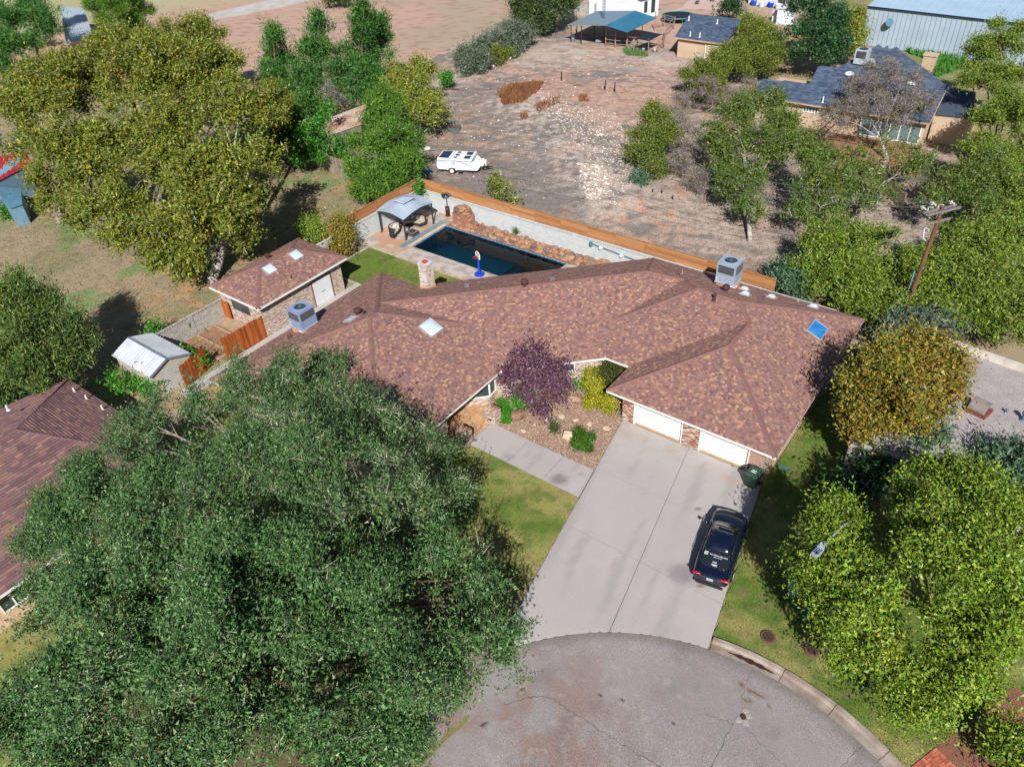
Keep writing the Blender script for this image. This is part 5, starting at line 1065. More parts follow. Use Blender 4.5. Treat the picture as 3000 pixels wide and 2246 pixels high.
m_ = MB(); loft([[(-b, y, z-.06), (b, y, z-.06), (b*.97, y, z-.012), (b*.5, y, z+.012), (-b*.5, y, z+.012), (-b*.97, y, z-.012)] for y, b, z in rs], m_); rf_ = mk('roof', m_, paint, car, smooth=True)
m_ = MB(); m_.tube([(x, y, z) for x, y, z in [(-.36, .08, 1.462), (.36, .08, 1.462), (.4, .12, 1.46), (.4, .34, 1.44), (.36, .38, 1.435), (-.36, .38, 1.435), (-.4, .34, 1.44), (-.4, .12, 1.46), (-.36, .08, 1.462)]], .008, 4); mk('sunroof_seal', m_, mat('seal_grey', (.10, .13, .2), .4), car)
m_ = MB()
for s_ in (-1, 1): m_.tube([(s_*.80, 1.15, .95), (s_*.66, .55, 1.34), (s_*.62, 0, 1.43), (s_*.62, -.55, 1.40), (s_*.66, -1.2, 1.26), (s_*.76, -1.9, 1.01)], .022, 6); m_.tube([(s_*.84, 1.0, .955), (s_*.865, 0, .975), (s_*.86, -1.0, 1.0), (s_*.80, -1.7, 1.02)], .014, 5); m_.tube([(s_*.85, -.35, .98), (s_*.62, -.35, 1.42)], .02, 5)
mk('window_trim', m_, paint, car)
for s_ in (-1, 1):
    m_ = MB(); m_.sph((s_*1.03, .78, 1.0), (.11, .09, .075), 10, 6); m_.beam((s_*.88, .8, .96), (s_*1.0, .79, .98), .05, .03); mk('mirror', m_, paint, car, smooth=True)
    for y in (1.5, -1.45):
        m_ = MB(); m_.cyl((s_*.74, y, .33), (s_*.955, y, .33), .33, n=22); wh = mk('wheel', m_, mat('tyre', (.015, .015, .016), .9), car); m_ = MB(); m_.cyl((s_*.95, y, .33), (s_*.965, y, .33), .22, n=16); mk('rim', m_, alum, wh)
    m_ = MB(); m_.add([(s_*.40, -2.44, .80), (s_*.82, -2.33, .80), (s_*.86, -2.20, .86), (s_*.84, -2.2, .97), (s_*.78, -2.36, .935), (s_*.40, -2.46, .90)], [(0, 1, 2, 3, 4, 5) if s_ > 0 else (5, 4, 3, 2, 1, 0)]); m_.sph((s_*.66, -2.36, .885), (.24, .07, .05), 10, 5); mk('taillight', m_, mat('lamp_red', (.45, .01, .015), .2, (.35, .008, .012), 5, spec=.7), car)
    m_ = MB(); m_.sph((s_*.62, 2.2, .66), (.2, .13, .06), 10, 5); mk('headlight', m_, mat('lamp_clear', (.25, .27, .3), .08, spec=.8), car)
    m_ = MB(); m_.box((s_*.94, -.15, .84), (.03, .18, .03)); m_.box((s_*.94, -1.0, .86), (.03, .18, .03)); mk('door_handle', m_, paint, car)
m_ = MB(); m_.box((0, -2.475, .80), (.32, .02, .15)); pl = mk('number_plate', m_, mat('plate_grey', (.35, .38, .42), .5), car)
m_ = MB(); m_.beam((-.4, -2.47, .90), (.4, -2.47, .90), .02, .02); mk('trunk_trim', m_, chrome, car)
m_ = MB(); m_.box((0, -2.44, .37), (1.3, .08, .12)); mk('bumper_insert', m_, blk, car)
sl = math.atan2(.30, .9); Mt = Matrix.Translation((.08, -1.33, 1.262)) @ Matrix.Rotation(math.atan2(1.33-1.17, .5), 4, 'X')
dec = mat('decal_white', (.85, .85, .87), .5)
textmesh('INZ AERIAL EXPLORER', .085, dec, car, Mt @ Matrix.Translation((.02, .0, .012)), 'decal'); textmesh('Above the Rest', .065, dec, car, Mt @ Matrix.Translation((.0, -.1, .012)), 'decal')
textmesh('INZ', .12, dec, car, Matrix.Translation((.0, -1.68, 1.16)) @ Matrix.Rotation(.34, 4, 'X'), 'decal')
m_ = MB()
for s_ in ((-.07, 0, .02, .14), (.07, 0, .02, .14), (0, -.07, .14, .02), (0, .07, .14, .02)): m_.box((s_[0], s_[1], 0), (s_[2], s_[3], .003))
m_.tube([(.035*math.cos(k*.785), .035*math.sin(k*.785), 0) for k in range(9)], .009, 4); o_ = mk('decal', m_, dec, car); o_.matrix_local = Mt @ Matrix.Translation((-.58, .0, .014))
m_ = MB()
for k in range(3): m_.box((.02*k, -.09-.03*k, 0), (.28-.03*k, .014, .003))
o_ = mk('decal', m_, dec, car); o_.matrix_local = Matrix.Translation((.0, -1.70, 1.155)) @ Matrix.Rotation(.34, 4, 'X')
# ================================================================ CAMPER TRAILER
ta, tb = at(1281, 507), at(1398, 513); td = (tb-ta); tang = math.atan2(td.y, td.x); tc = (ta+tb)/2+Vector((-math.sin(tang), math.cos(tang), 0))*1.0
tr_ = thing('camper_trailer', 'white folded pop-up camper trailer with dark roof panels parked on the bare lot', 'camper trailer', (tc.x, tc.y, .05), tang, local=True)
tw = mat('camper_white', (.78, .79, .80), .35, (.72, .74, .76), 1.5, spec=.5); tg = mat('camper_grey', (.34, .36, .42), .4); Lh = 1.95; Wh = 1.02
m_ = MB(); prof = [(-Lh, .45), (-Lh-.12, .75), (-Lh+.0, 1.32), (1.5, 1.32), (1.85, 1.05), (2.28, .55), (2.1, .4), (-Lh+.1, .38)]; n = len(prof)
m_.add([(x, -Wh, z) for x, z in prof]+[(x, Wh, z) for x, z in prof], [tuple(range(n-1, -1, -1)), tuple(range(n, 2*n))]+[(i, (i+1) % n, n+(i+1) % n, n+i) for i in range(n)]); mk('body', m_, tw, tr_)
m_ = MB(); m_.add([(-Lh, -Wh-.02, 1.32), (1.62, -Wh-.02, 1.32), (1.62, Wh+.02, 1.32), (-Lh, Wh+.02, 1.32), (-Lh+.04, -Wh+.02, 1.52), (1.6, -Wh+.02, 1.52), (1.6, Wh-.02, 1.52), (-Lh+.04, Wh-.02, 1.52)], [(3, 2, 1, 0), (4, 5, 6, 7), (0, 1, 5, 4), (1, 2, 6, 5), (2, 3, 7, 6), (3, 0, 4, 7)]); rfc = mk('roof', m_, tw, tr_)
m_ = MB(); m_.bb(-Lh-.03, 1.68, -Wh-.05, -Wh+.0, 1.27, 1.36); m_.bb(1.60, 1.68, -Wh-.05, Wh+.05, 1.27, 1.40); m_.bb(-.62, -.55, -Wh, Wh, 1.521, 1.54); mk('roof_trim', m_, tg, tr_)
pnl = mat('solar_dark', (.008, .02, .035), .2, (.01, .03, .045), 3, spec=.6)
for x0_, x1_, y0_, y1_ in ((-1.8, -.8, -.85, .85), (-.3, .05, -.8, -.5), (-.3, .12, -.2, .2), (-.25, .1, .5, .82), (.75, 1.4, -.85, -.15), (.75, 1.4, .15, .85)): m_ = MB(); m_.bb(x0_, x1_, y0_, y1_, 1.521, 1.545); mk('solar_panel', m_, pnl, rfc)
m_ = MB(); m_.cyl((-1.05+.6, -Wh-.02, .33), (-1.05+.6, -Wh-.2, .33), .34, n=20); m_.cyl((-.45, Wh+.02, .33), (-.45, Wh+.2, .33), .34, n=20); wh = mk('wheel', m_, MATS['tyre'], tr_); m_ = MB(); m_.cyl((-.45, -Wh-.2, .33), (-.45, -Wh-.215, .33), .2, n=16); mk('rim', m_, white, wh)
m_ = MB(); m_.bb(-.95, .05, -Wh-.16, -Wh, .62, .74); m_.bb(-.95, -.85, -Wh-.16, -Wh, .4, .7); m_.bb(-.05, .05, -Wh-.16, -Wh, .4, .7); mk('wheel_arch', m_, tw, tr_)
m_ = MB(); m_.bb(.08, .12, -Wh-.012, -Wh, .45, 1.27); m_.bb(.68, .72, -Wh-.012, -Wh, .45, 1.27); mk('door_frame', m_, tg, tr_)
m_ = MB(); m_.bb(-.55, -.05, -Wh-.015, -Wh, .88, 1.2); mk('window', m_, mat('screen_blue', (.35, .42, .5), .3), tr_)
m_ = MB(); m_.tube([(-1.9, -Wh-.006, 1.18), (-1.2, -Wh-.006, 1.17), (-.8, -Wh-.006, 1.05)], .014, 4); m_.tube([(-.02, -Wh-.006, .88), (.5, -Wh-.006, .90), (.9, -Wh-.006, 1.0), (1.5, -Wh-.006, .86)], .014, 4); m_.tube([(.5, -Wh-.006, 1.1), (1.0, -Wh-.006, 1.08), (1.5, -Wh-.006, .95)], .01, 4); mk('stripe', m_, mat('stripe_purple', (.06, .05, .12), .5), tr_)
def rxm(x, z, a=0.): return Matrix.Translation((x, -Wh-.008, z)) @ Matrix.Rotation(R(90), 4, 'X')
textmesh('ROCKWOOD', .15, mat('letter_dark', (.05, .05, .08), .5), tr_, rxm(-1.4, 1.05)); textmesh('Freedom', .12, MATS['letter_dark'], tr_, Matrix.Translation((1.72, -.3, 1.19)) @ Matrix.Rotation(R(90), 4, 'Z') @ Matrix.Rotation(R(42), 4, 'X'))
m_ = MB(); m_.lathe((2.45, -.15, .55), [(.16, 0), (.2, .06), (.2, .42), (.12, .55), (.05, .6)], 12); m_.lathe((2.45, .3, .55), [(.16, 0), (.2, .06), (.2, .42), (.12, .55), (.05, .6)], 12); mk('gas_bottle', m_, white, tr_, smooth=True)
m_ = MB(); m_.cyl((2.78, -.0, .85), (2.9, 0, .85), .33, n=18); mk('spare_wheel', m_, white, tr_)
m_ = MB(); m_.beam((1.8, -.7, .45), (3.2, 0, .45), .08, .1); m_.beam((1.8, .7, .45), (3.2, 0, .45), .08, .1); m_.beam((3.1, 0, .45), (3.45, 0, .45), .08, .1); m_.beam((3.2, 0, 0), (3.2, 0, .65), .05, .05); m_.beam((-Lh+.1, -.9, .4), (-Lh-.2, -1.0, .05), .06, .06); m_.beam((1.5, -.9, .4), (1.7, -.95, 0), .05, .05); m_.bb(-Lh, 2.1, -Wh+.1, Wh-.1, .3, .42); mk('chassis', m_, blk, tr_)
m_ = MB(); m_.bb(.15, .65, -Wh-.3, -Wh, .28, .31); mk('step', m_, blk, tr_)
p = at(1232, 497); m_ = MB()
for k in range(10): m_.rock((p.x-1.6+k*.33, p.y+.3*math.sin(k*2.1), .06), (.45, .38, .14), k, 800+k)
tag(mk('tarpaulin', m_, mat('tarp_blue', C(120, 150, 190), .5, C(60, 90, 140), 3), origin=p), 'crumpled blue tarpaulin on the ground behind the camper trailer', 'tarpaulin')
# ================================================================ NEIGHBOURING BUILDINGS
def vz(base, top):
    b = at(*base); v = CM.T @ np.array([(top[0]-1500)/CF, (top[1]-1123)/CF, 1]); t = (v[0]*b.x+v[1]*b.y)/(v[0]**2+v[1]**2); return CH+v[2]*t
# left neighbour
nb_ = thing('neighbour_house', 'brown hip-roofed brick house cut off by the left edge, below the metal shed', 'house', (-40, 7, 0))
ap = V3(-41.0, 8.3, 4.75); q1, q2, q3, q4 = V3(-46.2, 13.3, ZE), V3(-33.1, 13.3, ZE), V3(-33.1, -2.5, ZE), V3(-50, -2.5, ZE); ap2 = V3(-42.0, 5.4, 4.75)
ap = V3(-41.0, 8.3, 4.75); ap2 = V3(-41.0, 5.4, 4.75); q1b = V3(-46.2, 13.3, ZE); q4 = V3(-48.9, -2.5, ZE)
nf = [[q1, q2, ap], [q2, q3, ap2, ap], [q3, q4, ap2], [q4, q1, ap, ap2]]
m_ = MB()
for P in nf: n, u, v = plane_basis(P); m_.add([p-n*.015 for p in P], [tuple(range(len(P)))])
nro = mk('roof', m_, under, nb_); NP = [C(146, 112, 110, 1.5), C(134, 102, 104, 1.5), C(156, 122, 116, 1.5), C(124, 98, 100, 1.5), C(164, 126, 112, 1.5)]
shingles(nf, nro, NP, [.3, .25, .2, .15, .1], exp=.19, wr=(.25, .6), seed=21, nind=290, indface=1, th=.045)
m_ = MB()
for i, (a, b) in enumerate([(q1, ap), (q2, ap), (ap2, ap), (q3, ap2), (q4, ap2)]): caps(m_, a, b, 70+i, .17, pal=NP)
mk('ridge_cap', m_, shm, nro)['kind'] = 'stuff'; fascia(nro, [(p.x, p.y) for p in (q1, q2, q3, q4)], ZE-.015, .2)
m_ = MB(); m_.prism([(-45.5, 12.7), (-33.8, 12.7), (-33.8, -2), (-48, -2)], 0, ZE-.15); mk('wall', m_, matbrick('tan_brick', [C(226, 176, 130), C(206, 150, 110), C(236, 196, 150), C(214, 164, 120)], C(236, 214, 190)), nb_, uv=True)
wall_window(nb_, (-33.8, 2.5), (-33.8, 3.7), .9, 2.1, 2, .07)
for k, (px, py) in enumerate([(219, 1148), (255, 1170), (24, 1200), (302, 1200)]):
    z = 3.
    for _ in range(30):
        p = at(px, py, z); z = .6*z+.4*(ZE+(13.3-p.y)*.43)
    pipe_vent(at(px, py, z), ['white pipe with grey flashing near the top corner of the left brown roof', 'second white pipe down the dark slope of the left brown roof', 'white pipe peeking over the hip at the left edge of the brown roof', 'third white pipe on the left brown roof beside the tree'][k], .32, .05, white, False)
# flat roofed neighbour at the right
fp, fq = at(2801, 998, 3.3), at(3000, 1067, 3.3); fd = (fq-fp); fd.z = 0; fd.normalize(); fn = Vector((fd.y, -fd.x, 0)); fr_ = thing('flat_roof_house', 'low house with a pale gravel flat roof and a raised parapet at the right edge', 'house', (fp.x+6, fp.y-5, 0))
FA = fp-fd*1.2; 
def frp(a, b, z): v = FA+fd*a+fn*b; return (v.x, v.y, z)
m_ = MB(); m_.ob(Vector(frp(0, 0, 0)), fd*20, fn*11.5, Vector((0, 0, 2.9))); mk('wall', m_, mat('stucco_white', C(214, 208, 200), .9), fr_)
gv = matcol('roof_gravel', .95, fine=.5, fs=40, spec=.1, bump=.04, bs=60)
N1_, N2_ = 100, 58; A_, B_ = np.meshgrid(np.linspace(.15, 19.85, N1_), np.linspace(.15, 11.4, N2_)); V = np.c_[FA.x+fd.x*A_.ravel()+fn.x*B_.ravel(), FA.y+fd.y*A_.ravel()+fn.y*B_.ravel(), np.full(A_.size, 2.94)]
i, j = np.meshgrid(np.arange(N1_-1), np.arange(N2_-1)); a = (j*N1_+i).ravel(); fastmesh('roof_gravel', V, np.c_[a, a+N1_, a+N1_+1, a+1], mixc(C(205, 192, 190), C(178, 166, 166), fbm(V[:, 0]*1.3, V[:, 1]*1.3, 8)), gv, fr_)
for a in range(10): m_ = MB(); m_.ob(Vector(frp(2*a+.006, -.02, 2.9)), fd*1.988, fn*.32, Vector((0, 0, .4))); mk('parapet_cap', m_, mat('parapet', C(226, 216, 200), .85, C(196, 186, 176), 1.5), fr_)
def gvp(px, py): return at(px, py, 2.95)
turbine(gvp(2832, 1138), 'shiny galvanised turbine vent on the gravel flat roof', mat('galvanised', (.45, .6, .68), .2, metal=.9), .9)
p = gvp(2865, 1205); t = thing('roof_hatch', 'rusty swamp-cooler hood with a grey dome lying on the gravel flat roof', 'roof hood', p); m_ = MB(); m_.box(p+Vector((0, 0, .12)), (1.1, .9, .24), R(-15)); mk('base', m_, mat('rust_red', C(150, 84, 70), .8, C(110, 60, 52), 6), t)
m_ = MB(); n = 8; vs = [p+Matrix.Rotation(R(-15), 3, 'Z') @ Vector((x, -.4+.75*(1-math.cos(math.pi/2*k/n)), .24+.4*math.sin(math.pi/2*k/n))) for x in (-.45, .45) for k in range(n+1)]; m_.add(vs, [(k, n+1+k, n+2+k, k+1) for k in range(n)]); mk('hood', m_, mat('hood_grey', C(150, 140, 138), .6), t)
for k, (px, py) in enumerate([(2793, 1212), (2946, 1208), (2996, 1228)]): pipe_vent(gvp(px, py), ['small grey pipe on the gravel roof nearest the orange-leaved tree', 'small grey pipe on the gravel roof right of the rusty hood', 'larger capped teal pipe at the right edge of the gravel roof'][k], .25+.25*(k == 2), .05+.05*(k == 2), mat('pipe_teal', C(110, 140, 160), .4, metal=.4))
# big metal building
hm = max(4., min(7., vz((2519, 131), (2543, 18)))); ma, mc = at(2543, 18, hm), at(2999, 69.5, hm); mdv = mc-ma; mdv.z = 0; mdv.normalize(); mn = Vector((-mdv.y, mdv.x, 0))
mbz = thing('metal_building', 'large pale blue-grey ribbed metal warehouse at the top right', 'warehouse', ma-Vector((0, 0, hm))); mwl = mat('rib_wall', C(190, 206, 220), .45, C(178, 194, 210), .5, metal=.1); ma0 = ma-Vector((0, 0, hm))
m_ = MB(); m_.ob(ma0, mdv*46, mn*24, Vector((0, 0, hm-.05))); mk('wall', m_, mwl, mbz)
pm_ = MB(); pm_.ob(Vector((0, 0, 0)), mdv*.48, -mn*.02, Vector((0, 0, hm-.12))); pm_.ob(mdv*.48, mdv*.07, -mn*.09, Vector((0, 0, hm-.12))); t_ = mk('wall_panel', pm_, mwl); dt = t_.data; bpy.data.objects.remove(t_)
for k in range(75): o_ = bpy.data.objects.new('wall_panel', dt); link(o_, mbz); o_.location = mdv*(.6*k)
rm = mat('rib_roof', C(196, 222, 240), .35, C(184, 212, 234), .4, metal=.2)
rp = Vector((0, 0, .13)); pm_ = MB(); pm_.ob(-mn*.25, mdv*.86, mn*12.3+Vector((0, 0, 1.5)), Vector((0, 0, .03))); pm_.ob(-mn*.25+mdv*.86, mdv*.05, mn*12.3+Vector((0, 0, 1.5)), Vector((0, 0, .08))); t_ = mk('roof_panel', pm_, rm); dt = t_.data; bpy.data.objects.remove(t_)
for k in range(46): o_ = bpy.data.objects.new('roof_panel', dt); link(o_, mbz); o_.location = mdv*(.92*k)+Vector((0, 0, hm))
m_ = MB(); m_.ob(ma-mn*.32-Vector((0, 0, .08)), mdv*46, mn*.08, Vector((0, 0, .14))); mk('gutter', m_, mat('gutter_navy', C(30, 44, 70), .5), mbz)
m_ = MB(); p = ma+mdv*3.3-mn*.5-Vector((0, 0, 1.6)); m_.lathe(p, [(.02, -.1), (.3, 0), (.5, .14), (.52, .2)], 16); ds = mk('dish', m_, mat('dish_teal', C(70, 120, 150), .5), origin=p); tag(ds, 'small satellite dish fixed high on the left end of the metal warehouse', 'satellite dish'); ds.rotation_euler = (R(65), 0, R(35)); m_ = MB(); m_.beam((0, 0, 0), (.0, .55, -.1), .05, .05); ar = mk('arm', m_, blk, ds, origin=p)
# grey slate-roofed house behind the right trees
def onplane(px, py, a, b, t):
    a = Vector(a); b = Vector(b); d = (b-a); d.z = 0; d.normalize(); n = Vector((-d.y, d.x, 0)); v = Vector(tuple(CM.T @ np.array([(px-1500)/CF, (py-1123)/CF, 1])))
    # z = a.z + t*((p-a).n)
    k = (a.z-CH-t*(a.x*n.x+a.y*n.y))/(v.z-t*(v.x*n.x+v.y*n.y)); return v*k+Vector((0, 0, CH))
gh_ = thing('slate_roof_house', 'tan stucco house with a dark blue-grey roof behind bare trees at the right', 'house', (-20, 86, 0)); ga, gb = at(2206, 280, 2.7), at(2725, 362, 2.7)
GP = [C(88, 102, 124), C(78, 92, 114), C(98, 112, 134), C(70, 82, 104)]
FR = [onplane(px, py, ga, gb, .42) for px, py in [(2206, 280), (2725, 362), (2777, 254), (2715, 206), (2650, 160), (2627, 138), (2604, 148), (2602, 133), (2588, 142), (2573, 131), (2545, 148), (2460, 197), (2398, 195), (2372, 246), (2235, 231)]]
m_ = MB(); n, u, v = plane_basis(FR); m_.add([p-n*.02 for p in FR], [tuple(range(len(FR)))]); m_.add([p-n*.25 for p in FR], [tuple(range(len(FR)-1, -1, -1))]); gro = mk('roof', m_, mat('slate_under', C(80, 92, 114), .9), gh_)
shingles([FR], gro, GP, [.35, .3, .2, .15], exp=.2, wr=(.25, .6), seed=33, th=.02)
gd = (gb-ga); gd.z = 0; gL = gd.length; gd.normalize(); gn = Vector((-gd.y, gd.x, 0)); stc = mat('stucco_tan', C(214, 188, 160), .9, C(200, 174, 146), .6, bump=.004, bs=30)
m_ = MB(); m_.ob(Vector((ga.x, ga.y, 0))+gn*.6+gd*.3, gd*(gL-.7), gn*6.5, Vector((0, 0, 2.75))); mk('wall', m_, stc, gh_)
m_ = MB(); m_.beam(ga-Vector((0, 0, .08)), gb-Vector((0, 0, .08)), .05, .2); m_.beam(gb-Vector((0, 0, .1)), onplane(2777, 254, ga, gb, .42)-Vector((0, 0, .1)), .06, .22); mk('fascia', m_, mat('fascia_tan', C(206, 176, 146), .8), gh_)
def gw(px0, py0, px1, py1, z0, z1, n_):
    a = at(px0, py0, z1); b = at(px1, py1, z1); f = lambda q: (Vector((ga.x, ga.y, 0))+gd*((q-ga).dot(gd))+gn*.59); wall_window(gh_, tuple(f(a)[:2]), tuple(f(b)[:2]), z0, z1, n_, .09, white, mat('win_pale', (.12, .2, .2), .1, spec=.7))
gw(2352, 312, 2394, 320, 1.7, 2.3, 5); gw(2428, 326, 2450, 330, 1.7, 2.3, 3); gw(2520, 345, 2695, 375, .3, 2.3, 6)
R1_ = [at(2777, 254, 3.2), at(2860, 270, 3.2), at(2850, 345, 3.0), at(2745, 330, 3.0)]; m_ = MB(); m_.add(R1_+[p-Vector((0, 0, .2)) for p in R1_], [(3, 2, 1, 0), (4, 5, 6, 7), (0, 1, 5, 4), (1, 2, 6, 5), (2, 3, 7, 6), (3, 0, 4, 7)]); mk('wing_roof', m_, mat('slate_under', (0, 0, 0)), gh_)
w0, w1 = at(2715, 372, 0), at(2850, 400, 0); m_ = MB(); wa = at(2740, 330, 2.9); wb_ = at(2850, 348, 2.9); m_.ob(Vector((wa.x, wa.y, 0)), Vector((wb_.x-wa.x, wb_.y-wa.y, 0)), gn*6, Vector((0, 0, 2.85))); mk('wing_wall', m_, stc, gh_)
p = at(2716, 200, 3.2); m_ = MB(); m_.box((p.x, p.y+.4, 2.2), (1.3, 1.0, 4.6)); m_.box((p.x, p.y+.4, 4.55), (1.5, 1.2, .16)); tag(mk('stucco_chimney', m_, stc, origin=(p.x, p.y+.4, 0)), 'tan stucco chimney stack behind the dark slate-roofed house', 'chimney')
p = onplane(2522, 185, ga, gb, .42); t = thing('rooftop_cooler', 'white boxy cooler with a duct on the slate roof', 'air conditioner', p); m_ = MB(); m_.box(p+Vector((0, 0, .7)), (1.3, 1.2, 1.4)); mk('cabinet', m_, mat('cooler_white', C(196, 206, 216), .5), t); m_ = MB(); m_.box(p+Vector((0, -.61, .95)), (1.0, .02, .7)); mk('coil_guard', m_, mat('coil_dark', (0, 0, 0)), t); m_ = MB(); m_.cyl(p+Vector((0, 0, 1.4)), p+Vector((0, 0, 1.45)), .45, n=18); mk('fan_grille', m_, mat('coil_dark', (0, 0, 0)), t); m_ = MB(); m_.tube([p+Vector((.6, -.2, .3)), p+Vector((1.2, -.3, .4)), p+Vector((1.4, -.3, -.1))], .3, 10); mk('duct', m_, mat('cooler_white', (0, 0, 0)), t)
for k, (px, py) in enumerate([(2488, 218), (2671, 245)]):
    p = onplane(px, py, ga, gb, .42); m_ = MB(); m_.lathe(p, [(.5, -.05), (.5, .06), (.4, .2), (.15, .28), (.01, .3)], 18); tag(mk('tube_skylight', m_, mat('dome_white', (.7, .76, .84), .15, spec=.7), origin=p, smooth=True), ['round domed skylight on the slate roof, left one near the cooler', 'round domed skylight on the slate roof, right one'][k], 'skylight')
pipe_vent(onplane(2410, 300, ga, gb, .42), 'white pipe near the lower eave of the slate roof', .6, .06, white, False)
m_ = MB(); p0, p1 = at(2405, 405, .5), at(2445, 365, .9)
for k in range(9): q = p0.lerp(p1, k/8); m_.beam(q, q+Vector((0, 0, 1.0)), .03, .03)
m_.beam(p0+Vector((0, 0, 1)), p1+Vector((0, 0, 1)), .05, .05); m_.beam(p0, p1, .05, .05); tag(mk('stair_railing', m_, blk, origin=p0), 'dark sloping metal railing in front of the tan stucco house', 'railing')
pp = MB(); pp.prism([axy(2400, 415), axy(2450, 395), axy(2700, 430), axy(2690, 520), axy(2460, 480)], -.02, .12); tag(mk('terracotta_terrace', pp, mat('terracotta', C(176, 124, 100), .85, C(150, 106, 86), 2, fine=.15), origin=at(2550, 450)), 'terracotta terrace in front of the tan stucco house', 'terrace')
gwall = picket('garden_wall', at(2570, 545)[:2], at(2640, 620)[:2], 1.5, 'tan boarded garden wall piece seen between the right trees', 'wall', .5, [stc], False)
# tan shed with dark roof
ts = thing('tan_outbuilding', 'tan stucco outbuilding with a dark slate roof and four white vent pipes', 'outbuilding', (-45, 104, 0)); tq = [at(1975.7, 109, 2.6), at(2124, 129, 2.6)]
TR = [onplane(px, py, tq[0], tq[1], .22) for px, py in [(1975.7, 109), (2124, 129), (2180, 58), (2022.5, 39)]]
m_ = MB(); n, u, v = plane_basis(TR); m_.add([p-n*.02 for p in TR]+[p-n*.2 for p in TR], [(0, 1, 2, 3), (7, 6, 5, 4), (0, 4, 5, 1), (1, 5, 6, 2), (2, 6, 7, 3), (3, 7, 4, 0)]); tro = mk('roof', m_, MATS['slate_under'], ts); shingles([TR], tro, GP, [.35, .3, .2, .15], exp=.2, wr=(.25, .6), seed=34)
td_ = (tq[1]-tq[0]); td_.z = 0; tL = td_.length; td_.normalize(); tn = Vector((-td_.y, td_.x, 0)); t0 = Vector((tq[0].x, tq[0].y, 0)); m_ = MB(); m_.ob(t0+tn*.4+td_*.4, td_*(tL-.8), tn*11, Vector((0, 0, 2.55))); mk('wall', m_, stc, ts); m_ = MB(); m_.beam(tq[0]-Vector((0, 0, .1)), tq[1]-Vector((0, 0, .1)), .06, .2); mk('fascia', m_, mat('fascia_tan', (0, 0, 0)), ts)
m_ = MB(); q = t0+tn*.3+td_*(tL*.62); m_.tube([q+Vector((0, 0, .3)), q+Vector((0, 0, 2.2)), q+Vector((0, 0, 2.4))-td_*.3], .06, 6); m_.tube([q+td_*.3+Vector((0, 0, .3)), q+td_*.3+Vector((0, 0, 2.0)), q+td_*3+Vector((0, 0, 2.1))], .05, 6); mk('conduit', m_, white, ts)
m_ = MB(); m_.box(t0+td_*(tL*.55)-tn*.2+Vector((0, 0, .45)), (.9, .5, .8)); tag(mk('heat_pump', m_, mat('cooler_white', (0, 0, 0)), origin=t0+td_*(tL*.55)-tn*.2), 'small white outdoor unit against the tan outbuilding wall', 'air conditioner')
for k, (px, py) in enumerate([(2018, 60), (2101, 70), (2022, 106), (2050, 109)]): pipe_vent(onplane(px, py, tq[0], tq[1], .22), ['white pipe near the far left corner of the tan outbuilding roof', 'white pipe right of centre on the tan outbuilding roof', 'white pipe near the front eave of the tan outbuilding, left of a pair', 'white pipe near the front eave of the tan outbuilding, right of a pair'][k], .55, .07, white, False)
# barn with pipe corral
bn = thing('blue_roof_barn', 'open-sided barn with a low blue metal roof on pipe posts', 'barn', at(1740, 120)); bm_ = mat('barn_blue', C(70, 140, 170), .45, C(58, 122, 154), .5, metal=.2); bm2 = mat('barn_grey_blue', C(120, 160, 184), .5, C(150, 150, 150), .35, metal=.1, stretch=(.3, 3, 1))
ra, rb_, = at(1861.8, 33, 3.4), at(1774.4, 76, 3.4); e1, e2 = at(1925, 54.4, 2.7), at(1837.7, 96, 2.7); e3, e4 = at(1749, 34, 2.5), at(1660.5, 75, 2.5)
def ribbed(parent, a, b, c, d, m, n_, name='roof_panel'):
    """ribbed sheets between edge a-b (top) and d-c (bottom)"""
    for k in range(n_):
        t0_, t1_ = k/n_, (k+.985)/n_; p_, q_, r_, s_ = a.lerp(b, t0_), a.lerp(b, t1_), d.lerp(c, t1_), d.lerp(c, t0_); z = Vector((0, 0, .04)); m_ = MB(); m_.add([p_, q_, r_, s_, p_+z, q_+z, r_+z, s_+z], [(0, 1, 2, 3), (7, 6, 5, 4), (0, 4, 5, 1), (1, 5, 6, 2), (2, 6, 7, 3), (3, 7, 4, 0)]); m_.beam(p_.lerp(q_, .5)+z*1.3, s_.lerp(r_, .5)+z*1.3, .08, .05); mk(name, m_, m, parent)
ribbed(bn, ra, rb_, e2, e1, bm_, 16); ribbed(bn, ra, rb_, e4, e3, bm2, 14)
psm = mat('pipe_rust', C(186, 160, 150), .7, C(150, 104, 88), 3)
for px, py, h in [(1673, 125, 2.5), (1703, 130, 2.5), (1740, 122, 2.7), (1774, 137, 3.2), (1802, 141, 2.), (1837, 143, 2.7), (1690, 100, 2.5), (1918, 90, 2.7), (1880, 110, 2.7)]: p = at(px, py); m_ = MB(); m_.cyl(p, p+Vector((0, 0, h)), .07, n=8); mk('post', m_, psm if px > 1770 else mat('post_dark', C(70, 58, 56), .8), bn)
cr = thing('pipe_corral', 'rusty white pipe corral panels in front of the blue roofed barn', 'corral', at(1860, 145)); crp = [(1774, 137), (1802, 141), (1835, 143), (1866, 147), (1899, 152), (1927, 155), (1945, 142), (1950, 110), (1975, 85), (1945, 78), (1915, 85)]
for (a, b) in zip(crp[:-1], crp[1:]):
    p, q = at(*a), at(*b); m_ = MB(); m_.cyl(p, p+Vector((0, 0, 1.7)), .06, n=6); mk('post', m_, psm, cr)
    for z in (.5, 1.0, 1.6): m_ = MB(); m_.beam(p+Vector((0, 0, z)), q+Vector((0, 0, z)), .06, .06); mk('rail', m_, psm, cr)
